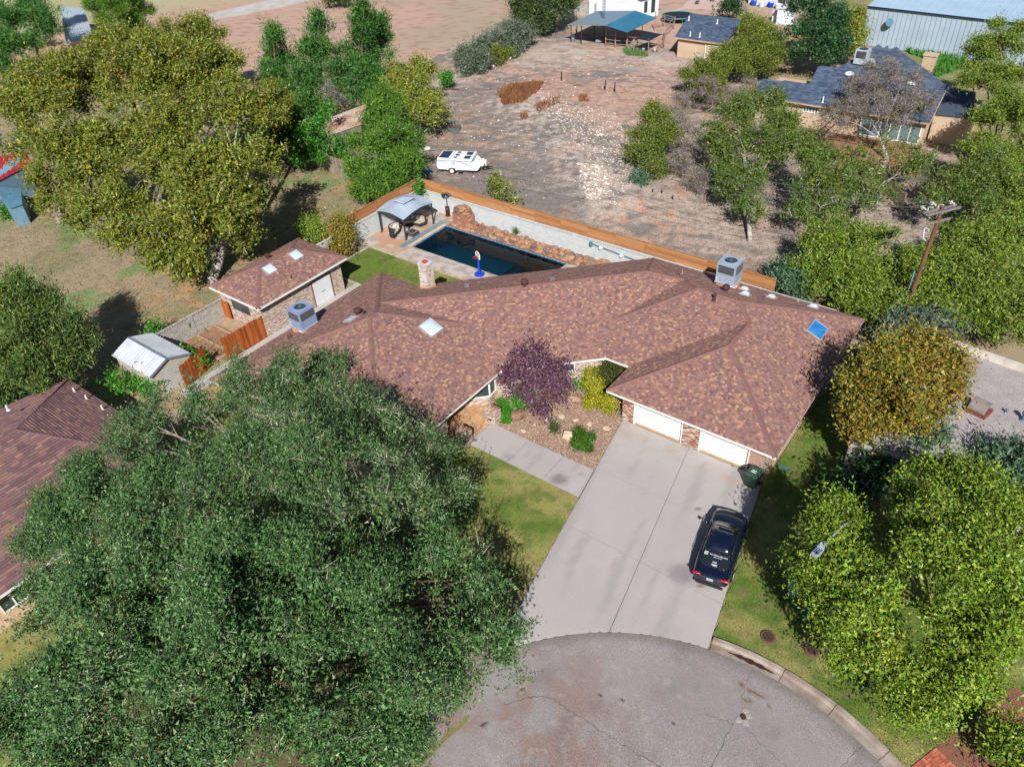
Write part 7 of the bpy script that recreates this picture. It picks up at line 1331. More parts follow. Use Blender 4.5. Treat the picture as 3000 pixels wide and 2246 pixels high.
# ================================================================ TREES AND PLANTS
leafm = matcol('leaf', .5, trans=.12, spec=.35, fine=0)
needm = matcol('needle', .6, trans=.04, spec=.25, fine=0)
barks = {'grey': mat('bark_grey', C(170, 156, 144), .95, C(120, 108, 100), 4, bump=.02, bs=14), 'brown': mat('bark_brown', C(132, 100, 84), .95, C(92, 70, 60), 4, bump=.02, bs=14), 'pale': mat('bark_pale', C(206, 198, 188), .9, C(150, 140, 130), 3, bump=.01, bs=14)}
twigc = {'greyd': np.array(C(158, 148, 156)), 'grey': np.array(C(205, 195, 175)), 'brown': np.array(C(120, 96, 84)), 'pale': np.array(C(205, 195, 190))}
TRI = [0]
def scl(px, py, z): p = at(px, py, z); d = CM[2] @ (np.array(p)-np.array([0, 0, CH])); return CF/d
def K_(cols, k=1.55): return [np.array(C(*c, k)) for c in cols]
KINDS = {
 'pecan': dict(shoot=.35, sl=.8, twd=.1, L=.22, W=.105, sig=.30, k=18, cov=2.0, pal=K_([(138, 148, 48), (112, 132, 46), (172, 166, 62), (78, 108, 42), (180, 146, 62)]), w=[.34, .28, .18, .13, .07], tw=.28, twc='grey', al=.2, gap=.45, nb=.5),
 'oak': dict(shoot=.6, sl=.8, twd=.08, L=.115, W=.055, sig=.20, k=18, cov=2.15, pal=K_([(98, 136, 74), (74, 120, 62), (128, 156, 94), (50, 98, 52), (156, 164, 122)]), w=[.32, .28, .18, .14, .08], tw=.5, twc='grey', al=.5, gap=.45, nb=.5),
 'elm': dict(shoot=.75, sl=1.1, twd=.10, L=.12, W=.052, sig=.18, k=18, cov=1.6, pal=K_([(98, 134, 74), (74, 118, 62), (134, 156, 102), (52, 94, 52), (160, 160, 130)]), w=[.34, .26, .2, .12, .08], tw=.95, twc='grey', al=.7, gap=.47, nb=.5),
 'bright': dict(shoot=.15, sl=.5, L=.14, W=.072, sig=.22, k=22, cov=2.3, pal=K_([(136, 164, 46), (112, 148, 42), (162, 182, 62), (78, 118, 34), (176, 152, 62)]), w=[.36, .28, .2, .13, .03], tw=.06, twc='brown', al=.1, gap=.41, nb=.6),
 'orange': dict(L=.17, W=.09, sig=.26, k=18, cov=2.0, pal=K_([(152, 146, 50), (130, 134, 46), (178, 146, 60), (196, 124, 60), (104, 116, 44)]), w=[.36, .26, .18, .08, .12], tw=.15, twc='brown', al=.1, gap=.40, nb=.7),
 'mesq': dict(shoot=.4, sl=.9, L=.19, W=.08, sig=.28, k=16, cov=1.6, pal=K_([(110, 138, 48), (88, 120, 42), (140, 146, 60), (70, 100, 40), (150, 134, 60)]), w=[.34, .28, .18, .14, .06], tw=.7, twc='pale', al=.2, gap=.45, nb=.6),
 'hedge': dict(shoot=.4, sl=.7, L=.18, W=.08, sig=.26, k=20, cov=2.0, pal=K_([(136, 158, 50), (112, 144, 46), (160, 172, 68), (80, 116, 42), (168, 156, 84)]), w=[.34, .3, .18, .14, .04], tw=.12, twc='pale', al=.4, gap=.38, nb=.7),
 'pine': dict(L=.42, W=.085, sig=.30, k=16, cov=2.0, pal=K_([(80, 132, 54), (60, 110, 48), (106, 150, 62), (46, 90, 44)]), w=[.36, .3, .18, .16], tw=.1, twc='brown', al=1.3, gap=.42, nb=.5, up=.5),
 'pineb': dict(L=.36, W=.07, sig=.26, k=18, cov=2.4, pal=K_([(104, 146, 48), (84, 128, 42), (128, 160, 58), (64, 106, 38)]), w=[.38, .3, .18, .14], tw=.0, twc='brown', al=1.2, gap=.36, nb=.5, up=.4),
 'piney': dict(L=.30, W=.06, sig=.24, k=20, cov=2.1, pal=K_([(112, 138, 62), (78, 112, 52), (150, 160, 80), (56, 92, 44)]), w=[.32, .3, .18, .2], tw=.1, twc='brown', al=1.2, gap=.42, nb=.5, up=.5),
 'cedar': dict(L=.2, W=.09, sig=.24, k=20, cov=2.4, pal=K_([(124, 138, 50), (102, 120, 46), (144, 150, 60), (76, 96, 40)]), w=[.36, .3, .18, .16], tw=.02, twc='grey', al=.9, gap=.33, nb=.5, up=.5),
 'darkcedar': dict(L=.34, W=.14, sig=.34, k=18, cov=2.3, pal=K_([(84, 106, 58), (66, 88, 50), (104, 122, 66), (50, 70, 42)]), w=[.36, .3, .18, .16], tw=.05, twc='grey', al=.9, gap=.36, nb=.5),
 'darktree': dict(L=.3, W=.14, sig=.34, k=18, cov=2.0, pal=K_([(56, 100, 56), (44, 84, 48), (80, 116, 62), (34, 66, 40)]), w=[.36, .3, .18, .16], tw=.2, twc='grey', al=.2, gap=.4, nb=.5),
 'juniper': dict(L=.2, W=.08, sig=.22, k=20, cov=2.3, pal=K_([(100, 134, 100), (80, 114, 86), (132, 158, 124), (60, 92, 66)]), w=[.36, .3, .18, .16], tw=.03, twc='grey', al=.9, gap=.36, nb=.5, up=.4),
 'greyshrub': dict(L=.3, W=.09, sig=.3, k=18, cov=1.8, pal=K_([(118, 134, 112), (98, 118, 96), (140, 150, 124), (84, 110, 70)]), w=[.36, .3, .18, .16], tw=.3, twc='pale', al=.8, gap=.36, nb=.5, up=.5),
 'bare': dict(L=.16, W=.05, sig=.3, k=5, cov=.22, pal=K_([(150, 136, 96), (120, 110, 80), (140, 130, 60)]), w=[.4, .3, .3], tw=2., twc='greyd', al=.6, gap=.2, nb=1.2),
 'purple': dict(L=.14, W=.085, sig=.2, k=8, cov=.42, pal=K_([(116, 76, 100), (92, 58, 80), (146, 104, 130), (76, 52, 62), (124, 84, 76)]), w=[.34, .28, .2, .12, .06], tw=.5, twc='brown', al=.1, gap=.42, nb=.9),
 'green': dict(L=.2, W=.1, sig=.22, k=16, cov=2.0, pal=K_([(84, 160, 44), (66, 134, 36), (112, 178, 58), (50, 108, 34)]), w=[.36, .3, .18, .16], tw=.1, twc='grey', al=.1, gap=.36, nb=.6),
 'yellow': dict(L=.1, W=.06, sig=.1, k=16, cov=2.4, pal=K_([(190, 184, 40), (150, 160, 36), (206, 176, 60), (110, 130, 34)]), w=[.36, .3, .18, .16], tw=.0, twc='grey', al=.3, gap=.25, nb=.6, up=.5),
 'yelgreen': dict(L=.26, W=.12, sig=.3, k=14, cov=1.7, pal=K_([(152, 160, 52), (126, 144, 48), (180, 168, 60), (90, 120, 50)]), w=[.36, .3, .18, .16], tw=.5, twc='pale', al=.2, gap=.44, nb=.6),
 'photinia': dict(L=.11, W=.055, sig=.12, k=16, cov=2.4, pal=K_([(70, 96, 34), (104, 66, 40), (90, 116, 40), (50, 72, 28)]), w=[.36, .2, .22, .22], tw=.0, twc='grey', al=.8, gap=.25, nb=.6, up=.6),
 'clump': dict(L=.22, W=.025, sig=.07, k=30, cov=1.6, pal=K_([(84, 132, 40), (66, 112, 34), (108, 146, 50), (52, 92, 30)]), w=[.36, .3, .18, .16], tw=.0, twc='grey', al=1.6, gap=.0, nb=.5),
}
def crown_arrays(lobes, kd, rng, dens=1.):
    kd = KINDS[kd]; L0 = [(*l[:3], l[3], l[4] if len(l) > 4 else .85) for l in lobes]; L, W, k = kd['L'], kd['W'], kd['k']
    tot = sum(4*math.pi*l[3]**2*.72 for l in L0)*kd['cov']*dens*1.12/(.5*L*W*k)
    sub = []
    for (x, y, z, r, q) in L0:
        if r < kd.get('smin', .55): sub.append((x, y, z, r, q)); continue
        s0 = float(np.clip(r*.30, .26, kd.get('smax', .85))); m = int(np.clip(.62*(r/s0)**2, 6, 60))
        for i in range(m):
            ph = math.acos(1-1.5*(i+.5)/m); th = i*2.39996+rng.uniform(-.35, .35); rr = r*rng.uniform(.62, .98); s_ = s0*rng.uniform(.65, 1.3)
            sub.append((x+rr*math.sin(ph)*math.cos(th), y+rr*math.sin(ph)*math.sin(th), z+rr*q*math.cos(ph), s_, kd.get('sq', .8)))
    S = np.array(sub); Cs, Rs, sq = S[:, :3], S[:, 3], S[:, 4]; pr = Rs**2; pr /= pr.sum(); n = int(tot)+6
    idx = rng.choice(len(S), n, p=pr); d = rng.normal(size=(n, 3)); d /= np.linalg.norm(d, axis=1)[:, None]; d[:, 2] = np.where(d[:, 2] < -.35, -d[:, 2], d[:, 2])
    rad = 1.04-.42*rng.random(n)**1.6; P = Cs[idx]+d*(Rs[idx]*rad)[:, None]*np.c_[np.ones(n), np.ones(n), sq[idx]]; keep = P[:, 2] > .08
    for i in range(len(S)):
        q = (P-Cs[i]); q[:, 2] /= sq[i]; keep &= ~((np.einsum('ij,ij->i', q, q) < (Rs[i]*.74)**2) & (idx != i))
    P, d, idx = P[keep], d[keep], idx[keep]; P0, d0 = P, d
    g = fbm(P[:, 0]*kd['nb']*.75+P[:, 2]*.5*kd['nb'], P[:, 1]*kd['nb']*.75-P[:, 2]*.4*kd['nb'], 9, 2); keep = (g > kd['gap']+.02) | (rng.random(len(P)) < .04)
    P, d, idx = P[keep], d[keep], idx[keep]
    LC = np.array([l[:3] for l in L0]); pal = np.array(kd['pal']); cum = np.cumsum(kd['w'])/sum(kd['w']); up = kd.get('up', .15)
    def leaves(P, d, k, sg, sc3, jit, shoot=0.):
        n = len(P); N = n*k; isr = rng.random(n) < shoot; dd = d+np.array([0, 0, up])+rng.normal(size=(n, 3))*.35; dd /= np.linalg.norm(dd, axis=1)[:, None]
        Pc = np.repeat(P, k, 0); D = np.repeat(dd, k, 0); s = sg*np.repeat(rng.uniform(.6, 1.35, n), k)[:, None]
        T = rng.normal(size=(N, 3))*s; c = Pc+T+D*(T*D).sum(1)[:, None]*kd.get('str', .9)
        if shoot:
            q = np.repeat(isr, k)[:, None]; c = np.where(q, Pc+D*(rng.uniform(-.45, .75, N)*np.repeat(rng.uniform(.6, 1.4, n), k))[:, None]*kd['sl']+rng.normal(size=(N, 3))*sg*.26, c)
        a = D*kd['al']+rng.normal(size=(N, 3))*.6; a /= np.linalg.norm(a, axis=1)[:, None]
        nr = D*.7+np.array([0, 0, .5])+rng.normal(size=(N, 3))*.6; b = np.cross(a, nr); b /= np.linalg.norm(b, axis=1)[:, None]+1e-9
        ls = rng.uniform(.65, 1.35, N)[:, None]*sc3; V = np.empty((N, 3, 3)); V[:, 0] = c-a*L*.4*ls-b*W*.5*ls; V[:, 1] = c-a*L*.3*ls+b*W*.55*ls; V[:, 2] = c+a*L*.6*ls; V[:, :, 2] = np.maximum(V[:, :, 2], .02)
        pn = fbm(P[:, 0]*.45, P[:, 1]*.45+P[:, 2]*.4, 77, 3); cc = pal[np.searchsorted(cum, np.clip(rng.random(n)*.6+(pn-.3)*1.0, 0, .999))]; cl = pal[np.searchsorted(cum, rng.random(N)*.999)]
        bj = np.repeat(rng.uniform(.75, 1.2, n), k)[:, None]
        return V, (np.repeat(cc, k, 0)*.55+cl*.45)*bj*rng.uniform(1-jit, 1+jit, (N, 1)), dd
    V, col, dd = leaves(P, d, k, kd['sig'], 1., .5, kd.get('shoot', 0.))
    m = int(len(P0)*.32); sel = rng.choice(len(P0), m, replace=False); Pi = P0[sel]; near = LC[np.argmin(((Pi[:, None, :]-LC[None])**2).sum(2), 1)]
    Pi = near+(Pi-near)*rng.uniform(.30, .70, m)[:, None]; Vi, ci, _ = leaves(Pi, d0[sel], max(4, k//3), kd['sig']*1.1, 1.5, .3)
    return np.concatenate([V, Vi]), np.concatenate([col, ci]), P, dd, idx, None
def plant(name, label, cat, kind, base, lobes, bark='grey', tr=.25, group=None, dens=1., trunk=True, px=True, seed=None, lean=None, fork=0.25, crownname='crown'):
    kd = KINDS[kind]; rng = np.random.default_rng(seed if seed is not None else abs(hash_(label)) % 100000)
    if px: lobes = [(*at(l[0], l[1], l[2]), l[3]/scl(l[0], l[1], l[2]), *(l[4:] or ())) for l in lobes]; base = at(*base)
    base = Vector((base[0], base[1], 0)); t = thing(name, label, cat, base, group=group)
    V, col, P, dd, idx, c = crown_arrays(lobes, kind, rng, dens); N = len(V); TRI[0] += N
    fastmesh(crownname, V.reshape(-1, 3), np.arange(3*N).reshape(N, 3), np.repeat(col, 3, 0), needm if 'pine' in kind or 'cedar' in kind or kind == 'juniper' else leafm, t)
    # trunk and limbs
    Cs = np.array([l[:3] for l in lobes]); Rs = [l[3] for l in lobes]; cen = Vector(tuple(np.average(Cs, axis=0, weights=np.array(Rs)**2)))
    if trunk:
        fk = base.lerp(cen, .45); fk.z = max(.3, cen.z*fork+.2); conifer = 'pine' in kind or 'cedar' in kind or kind == 'juniper'
        m_ = MB()
        if conifer:
            top = max(lobes, key=lambda l: l[2]+l[3]*.6); tp = Vector(top[:3]); m_.tube([base, base.lerp(tp, .35)+Vector((.1, .05, 0)), base.lerp(tp, .7), tp], [tr, tr*.75, tr*.45, tr*.15], 9)
        else: m_.tube([base-Vector((0, 0, .1)), base+Vector((.0, .0, .25)), base.lerp(fk, .5)+Vector((tr*.3, -tr*.2, 0)), fk], [tr*1.35, tr, tr*.85, tr*.75], 10)
        mk('trunk', m_, barks[bark], t, smooth=True); m_ = MB()
        for i, l in enumerate(lobes):
            q = Vector(l[:3]); s = fk if not conifer else base.lerp(Vector(top[:3]), min(.9, max(.1, (q.z-.5)/max(1., tp.z))))
            r0 = tr*(.42 if not conifer else .2)*min(1, .5+l[3]/4); mid = s.lerp(q, .5)+Vector((rng.uniform(-.3, .3), rng.uniform(-.3, .3), rng.uniform(0, .5)))
            m_.tube([s, mid, q], [r0, r0*.6, r0*.3], 6)
            for _ in range(4):
                e = q+Vector(tuple(rng.normal(size=3))).normalized()*l[3]*.75; e.z = max(.3, e.z); m_.tube([mid.lerp(q, rng.uniform(.2, 1)), e], [r0*.3, r0*.08], 4)
        mk('branch', m_, barks[bark], t)
    if kd['tw']:
        n = len(P); m = int(n*min(1, kd['tw'])) if kd['tw'] <= 1 else n; rep = max(1, int(kd['tw'])) if kd['tw'] > 1 else 1
        sel = np.repeat(rng.choice(n, m, replace=False), rep); Pt = P[sel]+rng.normal(size=(len(sel), 3))*kd['sig']*.4; Dt = dd[sel]*1.0+rng.normal(size=(len(sel), 3))*.3; Dt /= np.linalg.norm(Dt, axis=1)[:, None]
        Ln = kd['sig']*rng.uniform(1.5, 4.2, len(sel))[:, None]; wv_ = rng.normal(size=(len(sel), 3)); wv_ -= Dt*(wv_*Dt).sum(1)[:, None]; wv_ /= np.linalg.norm(wv_, axis=1)[:, None]; wd = kd['L']*kd.get('twd', .085)*rng.uniform(.7, 1.5, len(sel))[:, None]
        A = Pt-Dt*Ln*.65; Bt = Pt+Dt*Ln*.42; V2 = np.stack([A-wv_*wd, A+wv_*wd, Bt], 1); V2[:, :, 2] = np.maximum(V2[:, :, 2], .03); k2 = len(V2); TRI[0] += k2
        cl2 = np.repeat(twigc[kd['twc']][None]*rng.uniform(.6, 1.2, (k2, 1)), 3, 0)
        o_ = fastmesh('twig', V2.reshape(-1, 3), np.arange(3*k2).reshape(k2, 3), cl2, matcol('twig_bark', .85, fine=0), t); o_['kind'] = 'stuff'
    return t
def hash_(s):
    h = 5381
    for ch in s: h = (h*33+ord(ch)) & 0xffffffff
    return h
# pecans, upper left
plant('pecan_tree', 'huge olive-yellow pecan tree with its pale trunk just left of the storage building', 'tree', 'pecan', (625, 824), [(700, 640, 6, 90), (760, 470, 7, 95), (640, 520, 9, 130), (700, 340, 9, 130), (790, 310, 7, 75), (560, 680, 4, 85), (700, 690, 4, 52), (560, 620, 7, 110), (640, 620, 8, 90), (760, 580, 5, 60), (500, 770, 2.8, 60), (545, 790, 2.5, 45)], tr=.42, bark='pale', fork=.3)
plant('pecan_tree', 'huge olive-yellow pecan tree, the tallest crown between the other two at the upper left', 'tree', 'pecan', (455, 650), [(450, 240, 11, 150), (560, 165, 9, 100), (480, 110, 10, 55), (600, 115, 8, 60), (350, 200, 10, 115), (430, 400, 9, 150), (500, 500, 7, 110), (350, 610, 6, 100), (430, 690, 4, 90), (340, 690, 4, 55), (600, 250, 10, 120), (640, 190, 8, 60), (320, 120, 9, 50)], tr=.5, fork=.35)
plant('pecan_tree', 'huge olive-yellow pecan tree leaning over the red roof at the left edge', 'tree', 'pecan', (180, 650), [(110, 310, 9, 125), (50, 290, 8, 80), (230, 270, 10, 120), (180, 430, 8, 130), (70, 430, 6, 80), (260, 520, 6, 110), (120, 530, 5, 60), (240, 640, 4, 80), (160, 200, 10, 60), (140, 600, 3, 45)], tr=.4, fork=.35)
# big dark trees in the front
plant('elm_tree', 'tall grey-green elm with long bare-tipped twigs between the metal shed and the front walk', 'tree', 'elm', (960, 1560), [(700, 1190, 6, 140), (570, 1190, 5, 100), (860, 1140, 7, 120), (1000, 1210, 7, 140), (1140, 1270, 7, 120), (1250, 1330, 5, 90), (1330, 1440, 4.5, 100), (440, 1240, 5, 80), (900, 1360, 9, 180), (1100, 1450, 9, 150), (700, 1390, 8, 150), (1230, 1450, 6, 110), (380, 1290, 4, 60), (950, 1090, 5, 60)], tr=.38)
plant('live_oak', 'enormous dark green live oak filling the lower left corner in front of the driveway', 'tree', 'oak', (700, 1960), [(250, 1480, 6, 130), (130, 1570, 5, 80), (450, 1440, 7, 150), (400, 1700, 8, 200), (180, 1780, 6, 160), (650, 1620, 10, 190), (650, 1900, 10, 220), (350, 1980, 8, 200), (80, 2060, 6, 150), (900, 1750, 9, 200), (1100, 1690, 7, 170), (1280, 1620, 6, 130), (1400, 1720, 5, 115), (1460, 1870, 4.5, 115), (1310, 1900, 6, 150), (1150, 2050, 6, 160), (900, 2100, 8, 200), (1040, 1880, 6.5, 150), (780, 1800, 8.5, 150), (520, 1830, 8, 150), (180, 2000, 6, 110), (1330, 2020, 4, 85), (600, 2200, 8, 200), (1080, 2230, 5, 130), (1190, 2140, 4, 90), (200, 2230, 6, 170)], tr=.55, bark='brown')
# pines
plant('pine_tree', 'broad pine with yellow-tipped tufts at the left edge beside the metal shed', 'tree', 'piney', (150, 1130), [(60, 900, 6, 75), (40, 850, 7, 50), (140, 880, 5.5, 55), (160, 960, 5, 75), (60, 1010, 5, 90), (215, 960, 4, 50), (235, 1005, 3.5, 40), (120, 1080, 3.5, 85), (205, 1050, 3, 55), (30, 1110, 3, 75)], 'brown', .2)
plant('pine_tree', 'dark green pine in the top left corner next to the white metal barn', 'tree', 'pine', (110, 235), [(60, 60, 7, 65), (130, 40, 8, 55), (110, 120, 5, 65), (45, 140, 4, 55), (150, 90, 5, 40), (100, -20, 9, 55)], 'brown', .25)
plant('pine_tree', 'very dark pine cut off by the left edge above the pecan trees', 'tree', 'pine', (5, 220), [(5, 50, 6, 45), (0, 130, 4, 50), (15, 190, 2.5, 40)], 'brown', .2)
plant('pine_tree', 'bright green pine right of the white metal barn at the top left', 'tree', 'pineb', (335, 130), [(300, 15, 6, 45), (360, 10, 7, 55), (330, 60, 4, 50), (405, 40, 5, 42), (275, -5, 6, 30), (400, 85, 3, 35)], 'brown', .22)
plant('pine_tree', 'slim blue-green pine left of the big twin pine', 'tree', 'pine', (815, 345), [(800, 96, 9, 22), (798, 130, 7, 38), (795, 165, 6, 44), (830, 190, 5, 45), (810, 240, 4, 50), (835, 290, 3, 45), (780, 210, 4, 30)], 'brown', .18)
plant('pine_tree', 'left stem of the big dark green twin pine beside the sandy field', 'tree', 'pine', (940, 330), [(932, 45, 10, 22), (935, 85, 8.5, 40), (910, 150, 7, 45), (950, 160, 6, 55), (900, 220, 5, 45), (960, 240, 4, 60), (905, 290, 3, 50), (960, 310, 2.5, 50)], 'brown', .25)
plant('pine_tree', 'right, taller stem of the big dark green twin pine beside the sandy field', 'tree', 'pine', (1060, 325), [(1060, 25, 11, 24), (1063, 62, 9.5, 36), (1065, 100, 8, 48), (1112, 70, 8, 26), (1105, 120, 6, 45), (1040, 150, 6, 60), (1100, 180, 5, 45), (1010, 200, 5, 45), (1050, 240, 4, 60), (1095, 260, 3, 45), (1020, 290, 2.5, 45)], 'brown', .25)
plant('pine_tree', 'dense bright green pine leaning over the corner of the cedar plank fence', 'tree', 'pineb', (1112, 590), [(1110, 300, 7, 42), (1090, 350, 6, 60), (1150, 350, 5.5, 55), (1070, 420, 4.5, 55), (1130, 430, 4.5, 70), (1190, 420, 4, 48), (1055, 500, 3, 42), (1110, 520, 2.5, 60), (1180, 500, 2.8, 50), (1205, 470, 3, 30), (1060, 560, 1.6, 30), (1130, 560, 1.6, 40)], 'brown', .2)
# left side fillers
plant('tree_of_heaven', 'bright green feathery tree behind the old grey picket fence', 'tree', 'green', (930, 480), [(900, 400, 4, 32), (935, 370, 5, 32), (920, 440, 2.5, 42), (975, 420, 3, 28), (1000, 455, 1.5, 22), (880, 460, 2, 28), (960, 320, 5, 22)], tr=.1, dens=.9)
plant('yellow_green_tree', 'loose yellow-green tree with bare top twigs above the parked camper', 'tree', 'yelgreen', (1215, 400), [(1235, 215, 4.5, 42), (1165, 250, 4, 42), (1210, 280, 4, 55), (1280, 290, 3, 32), (1250, 330, 3, 48), (1190, 340, 3, 42), (1150, 200, 5, 22), (1300, 345, 1.5, 22)], tr=.14)
plant('bare_tree', 'leafless grey twiggy tree standing before the bright feathery tree', 'tree', 'bare', (990, 350), [(975, 290, 4, 30), (1000, 310, 3, 30), (960, 260, 5, 22)], 'pale', .1, dens=.6)
plant('dark_shrub', 'dark shaded evergreen between the pecan trees and the grey picket fence', 'tree', 'pine', (840, 440), [(800, 370, 4, 55), (850, 340, 4, 40), (800, 420, 2, 40), (850, 400, 2.5, 35)], 'brown', .16)
plant('sapling', 'small bright sapling at the edge of the sandy field', 'sapling', 'green', (1305, 262), [(1308, 225, 1.6, 18), (1306, 240, 1., 12)], tr=.05)
plant('oleander_shrub', 'grey-green bushy shrub, largest and rightmost of the row by the sandy field', 'shrub', 'greyshrub', (1480, 165), [(1440, 130, 2, 42), (1490, 108, 2.2, 42), (1535, 108, 1.6, 28), (1500, 140, 1, 28)], trunk=False)
plant('oleander_shrub', 'green bushy shrub at the left of the row by the sandy field', 'shrub', 'greyshrub', (1390, 205), [(1395, 185, 1.3, 38), (1360, 170, 1.6, 28), (1370, 200, .8, 25), (1400, 150, 1.8, 24)], trunk=False)
plant('oleander_shrub', 'low green shrub between the two bigger ones of the row by the sandy field', 'shrub', 'cedar', (1450, 178), [(1450, 168, 1., 26), (1480, 160, .8, 20)], trunk=False)
plant('cedar_tree', 'dark olive cedar left of the white house at the top', 'tree', 'darkcedar', (1560, 92), [(1535, 15, 4, 42), (1555, 55, 2.5, 35), (1530, 40, 3, 28)], tr=.2)
plant('cedar_tree', 'dark olive cedar nearest the block wall at the top', 'tree', 'darkcedar', (1620, 80), [(1600, 30, 3.5, 45), (1640, 15, 4, 38), (1590, 65, 2, 30), (1670, -5, 4, 28)], tr=.2)
plant('dark_shrub', 'dark bluish shrub at the top edge by the dirt road', 'shrub', 'darkcedar', (985, 18), [(972, 4, 1.2, 20), (1000, 0, 1.2, 20)], trunk=False)
plant('bush', 'yellow-green bush poking over the plank fence from the bare lot', 'bush', 'yelgreen', (1465, 595), [(1458, 545, 1.4, 26), (1475, 572, 1., 24), (1500, 585, .8, 16)], tr=.05, dens=1.2)
plant('cedar_bush', 'round yellow-green cedar standing alone at the right of the bare lot', 'tree', 'cedar', (1905, 525), [(1915, 345, 3.2, 38), (1890, 400, 2.6, 45), (1940, 400, 2.8, 40), (1900, 450, 1.8, 48), (1920, 490, 1.2, 36)], tr=.15)
plant('bare_shrub', 'tangled leafless grey shrub right of the round cedar', 'shrub', 'bare', (2000, 520), [(1985, 320, 3, 45), (2000, 400, 2.5, 55), (1985, 480, 1.5, 45), (2040, 530, 1.2, 45)], 'pale', .12, dens=1.)
plant('bare_shrub', 'grey leafless brush above the tangled one, beside the tan outbuilding trees', 'shrub', 'bare', (2070, 330), [(2065, 270, 2.5, 50), (2130, 290, 2, 40), (2190, 260, 2, 35)], 'pale', .1, dens=.8)
plant('yellow_green_tree', 'tall yellow-green tree in front of the tan outbuilding', 'tree', 'cedar', (2090, 290), [(2050, 220, 2.8, 42), (2100, 200, 3.2, 48), (2140, 170, 3.6, 40), (2090, 260, 1.8, 42)], tr=.16)
plant('yellow_green_tree', 'rounded yellow-green tree right of the tan outbuilding roof', 'tree', 'cedar', (2215, 240), [(2200, 100, 4, 55), (2240, 130, 3.6, 55), (2170, 150, 3, 42), (2230, 180, 2.5, 52), (2180, 200, 2, 40)], tr=.18)
plant('dark_green_tree', 'tall dark green tree between the white garden hutch and the warehouse', 'tree', 'darktree', (2395, 215), [(2370, 20, 7, 50), (2345, 90, 5, 45), (2410, 90, 5, 62), (2385, 150, 3.5, 60), (2450, 140, 3.5, 40), (2440, 50, 5, 40)], tr=.25)
plant('yellow_tree', 'small golden tree against the left end of the warehouse', 'tree', 'yelgreen', (2505, 185), [(2500, 60, 4, 32), (2515, 100, 3.2, 34), (2490, 140, 2.4, 34)], tr=.12, dens=1.3)
plant('small_tree', 'small green tree beside the far terrace', 'tree', 'darktree', (2135, 52), [(2135, 15, 2.5, 26), (2150, 32, 1.6, 26), (2110, 34, 1.4, 16)], tr=.12)
plant('mesquite_tree', 'green tree with a pale trunk standing in bare soil behind the long plank fence', 'tree', 'mesq', (2196, 706), [(2150, 330, 5.5, 60), (2225, 320, 5.5, 70), (2090, 400, 4, 55), (2180, 420, 4.5, 85), (2270, 440, 4, 55), (2105, 480, 3, 50), (2180, 530, 3.2, 60), (2200, 610, 2.2, 38), (2300, 370, 4.5, 45), (2120, 560, 2, 35)], 'pale', .2)
plant('mesquite_tree', 'green tree with twisted pale trunk left of the utility pole', 'tree', 'mesq', (2433, 665), [(2390, 470, 4.5, 62), (2350, 420, 4.5, 45), (2370, 550, 3.5, 62), (2440, 540, 3.5, 55), (2340, 620, 2.6, 42), (2420, 610, 2.6, 45)], 'pale', .17, dens=.9)
plant('mesquite_tree', 'sparse green tree before the tan stucco house, its twisted trunk right of another', 'tree', 'mesq', (2490, 655), [(2490, 470, 4.5, 48), (2560, 500, 4, 48), (2610, 440, 4, 45), (2520, 570, 3, 50), (2650, 500, 3, 45), (2600, 570, 2.5, 45), (2690, 470, 3, 40)], 'pale', .17, dens=.75)
plant('bare_tree', 'tall leafless grey tree spreading over the slate-roofed house', 'tree', 'bare', (2595, 470), [(2560, 240, 6, 75), (2640, 250, 6, 65), (2500, 300, 5, 55), (2600, 330, 4.5, 70), (2690, 310, 4.5, 50), (2450, 340, 4, 40)], 'pale', .22, dens=.85)
plant('big_tree', 'large olive green tree filling the right edge beside the slate-roofed house', 'tree', 'hedge', (2890, 640), [(2950, 120, 7.5, 62), (2880, 150, 6.5, 52), (2985, 220, 6.5, 70), (2900, 240, 6, 62), (2985, 330, 5.5, 80), (2930, 350, 5, 62), (2960, 450, 4.5, 80), (2880, 440, 4, 55), (2990, 540, 4, 70), (2840, 200, 5, 35)], tr=.3)
plant('big_tree', 'dark green shaded tree below the tan garage wing at the right', 'tree', 'mesq', (2850, 650), [(2850, 500, 4, 60), (2790, 560, 3.2, 50), (2900, 560, 3.5, 65), (2730, 600, 2.6, 45), (2860, 600, 3, 50), (2960, 600, 3, 60), (2740, 520, 3, 40)], tr=.2, dens=1.1)
plant('evergreen_hedge', 'bright yellow-green bushy tree nearest the right end of the white wall', 'tree', 'hedge', (2420, 850), [(2400, 720, 3, 62), (2365, 780, 2.5, 45), (2450, 790, 2.6, 75), (2400, 840, 1.6, 50), (2480, 880, 1.4, 45), (2470, 700, 3, 55)], tr=.14)
plant('evergreen_hedge', 'bright yellow-green bushy tree left of the utility pole foot', 'tree', 'hedge', (2560, 880), [(2550, 700, 3.4, 70), (2560, 790, 2.8, 75), (2620, 770, 3, 62), (2540, 870, 1.8, 62), (2630, 870, 2, 60), (2590, 930, 1.2, 45)], tr=.14)
plant('evergreen_hedge', 'yellow-green bushy tree wrapped around the foot of the utility pole', 'tree', 'hedge', (2740, 900), [(2720, 790, 3, 62), (2780, 720, 3.8, 62), (2800, 810, 3.2, 72), (2720, 880, 2.2, 65), (2800, 900, 2.4, 72), (2680, 830, 2.6, 50), (2840, 700, 3.5, 50)], tr=.14)
plant('evergreen_hedge', 'yellow-green bushy tree at the right edge above the parapet', 'tree', 'hedge', (2910, 920), [(2900, 760, 4, 75), (2970, 720, 4, 70), (2890, 850, 3.2, 72), (2970, 830, 3.4, 80), (2870, 940, 2, 62), (2960, 930, 2.6, 75), (2990, 650, 4, 50), (2920, 680, 4, 50)], tr=.16)
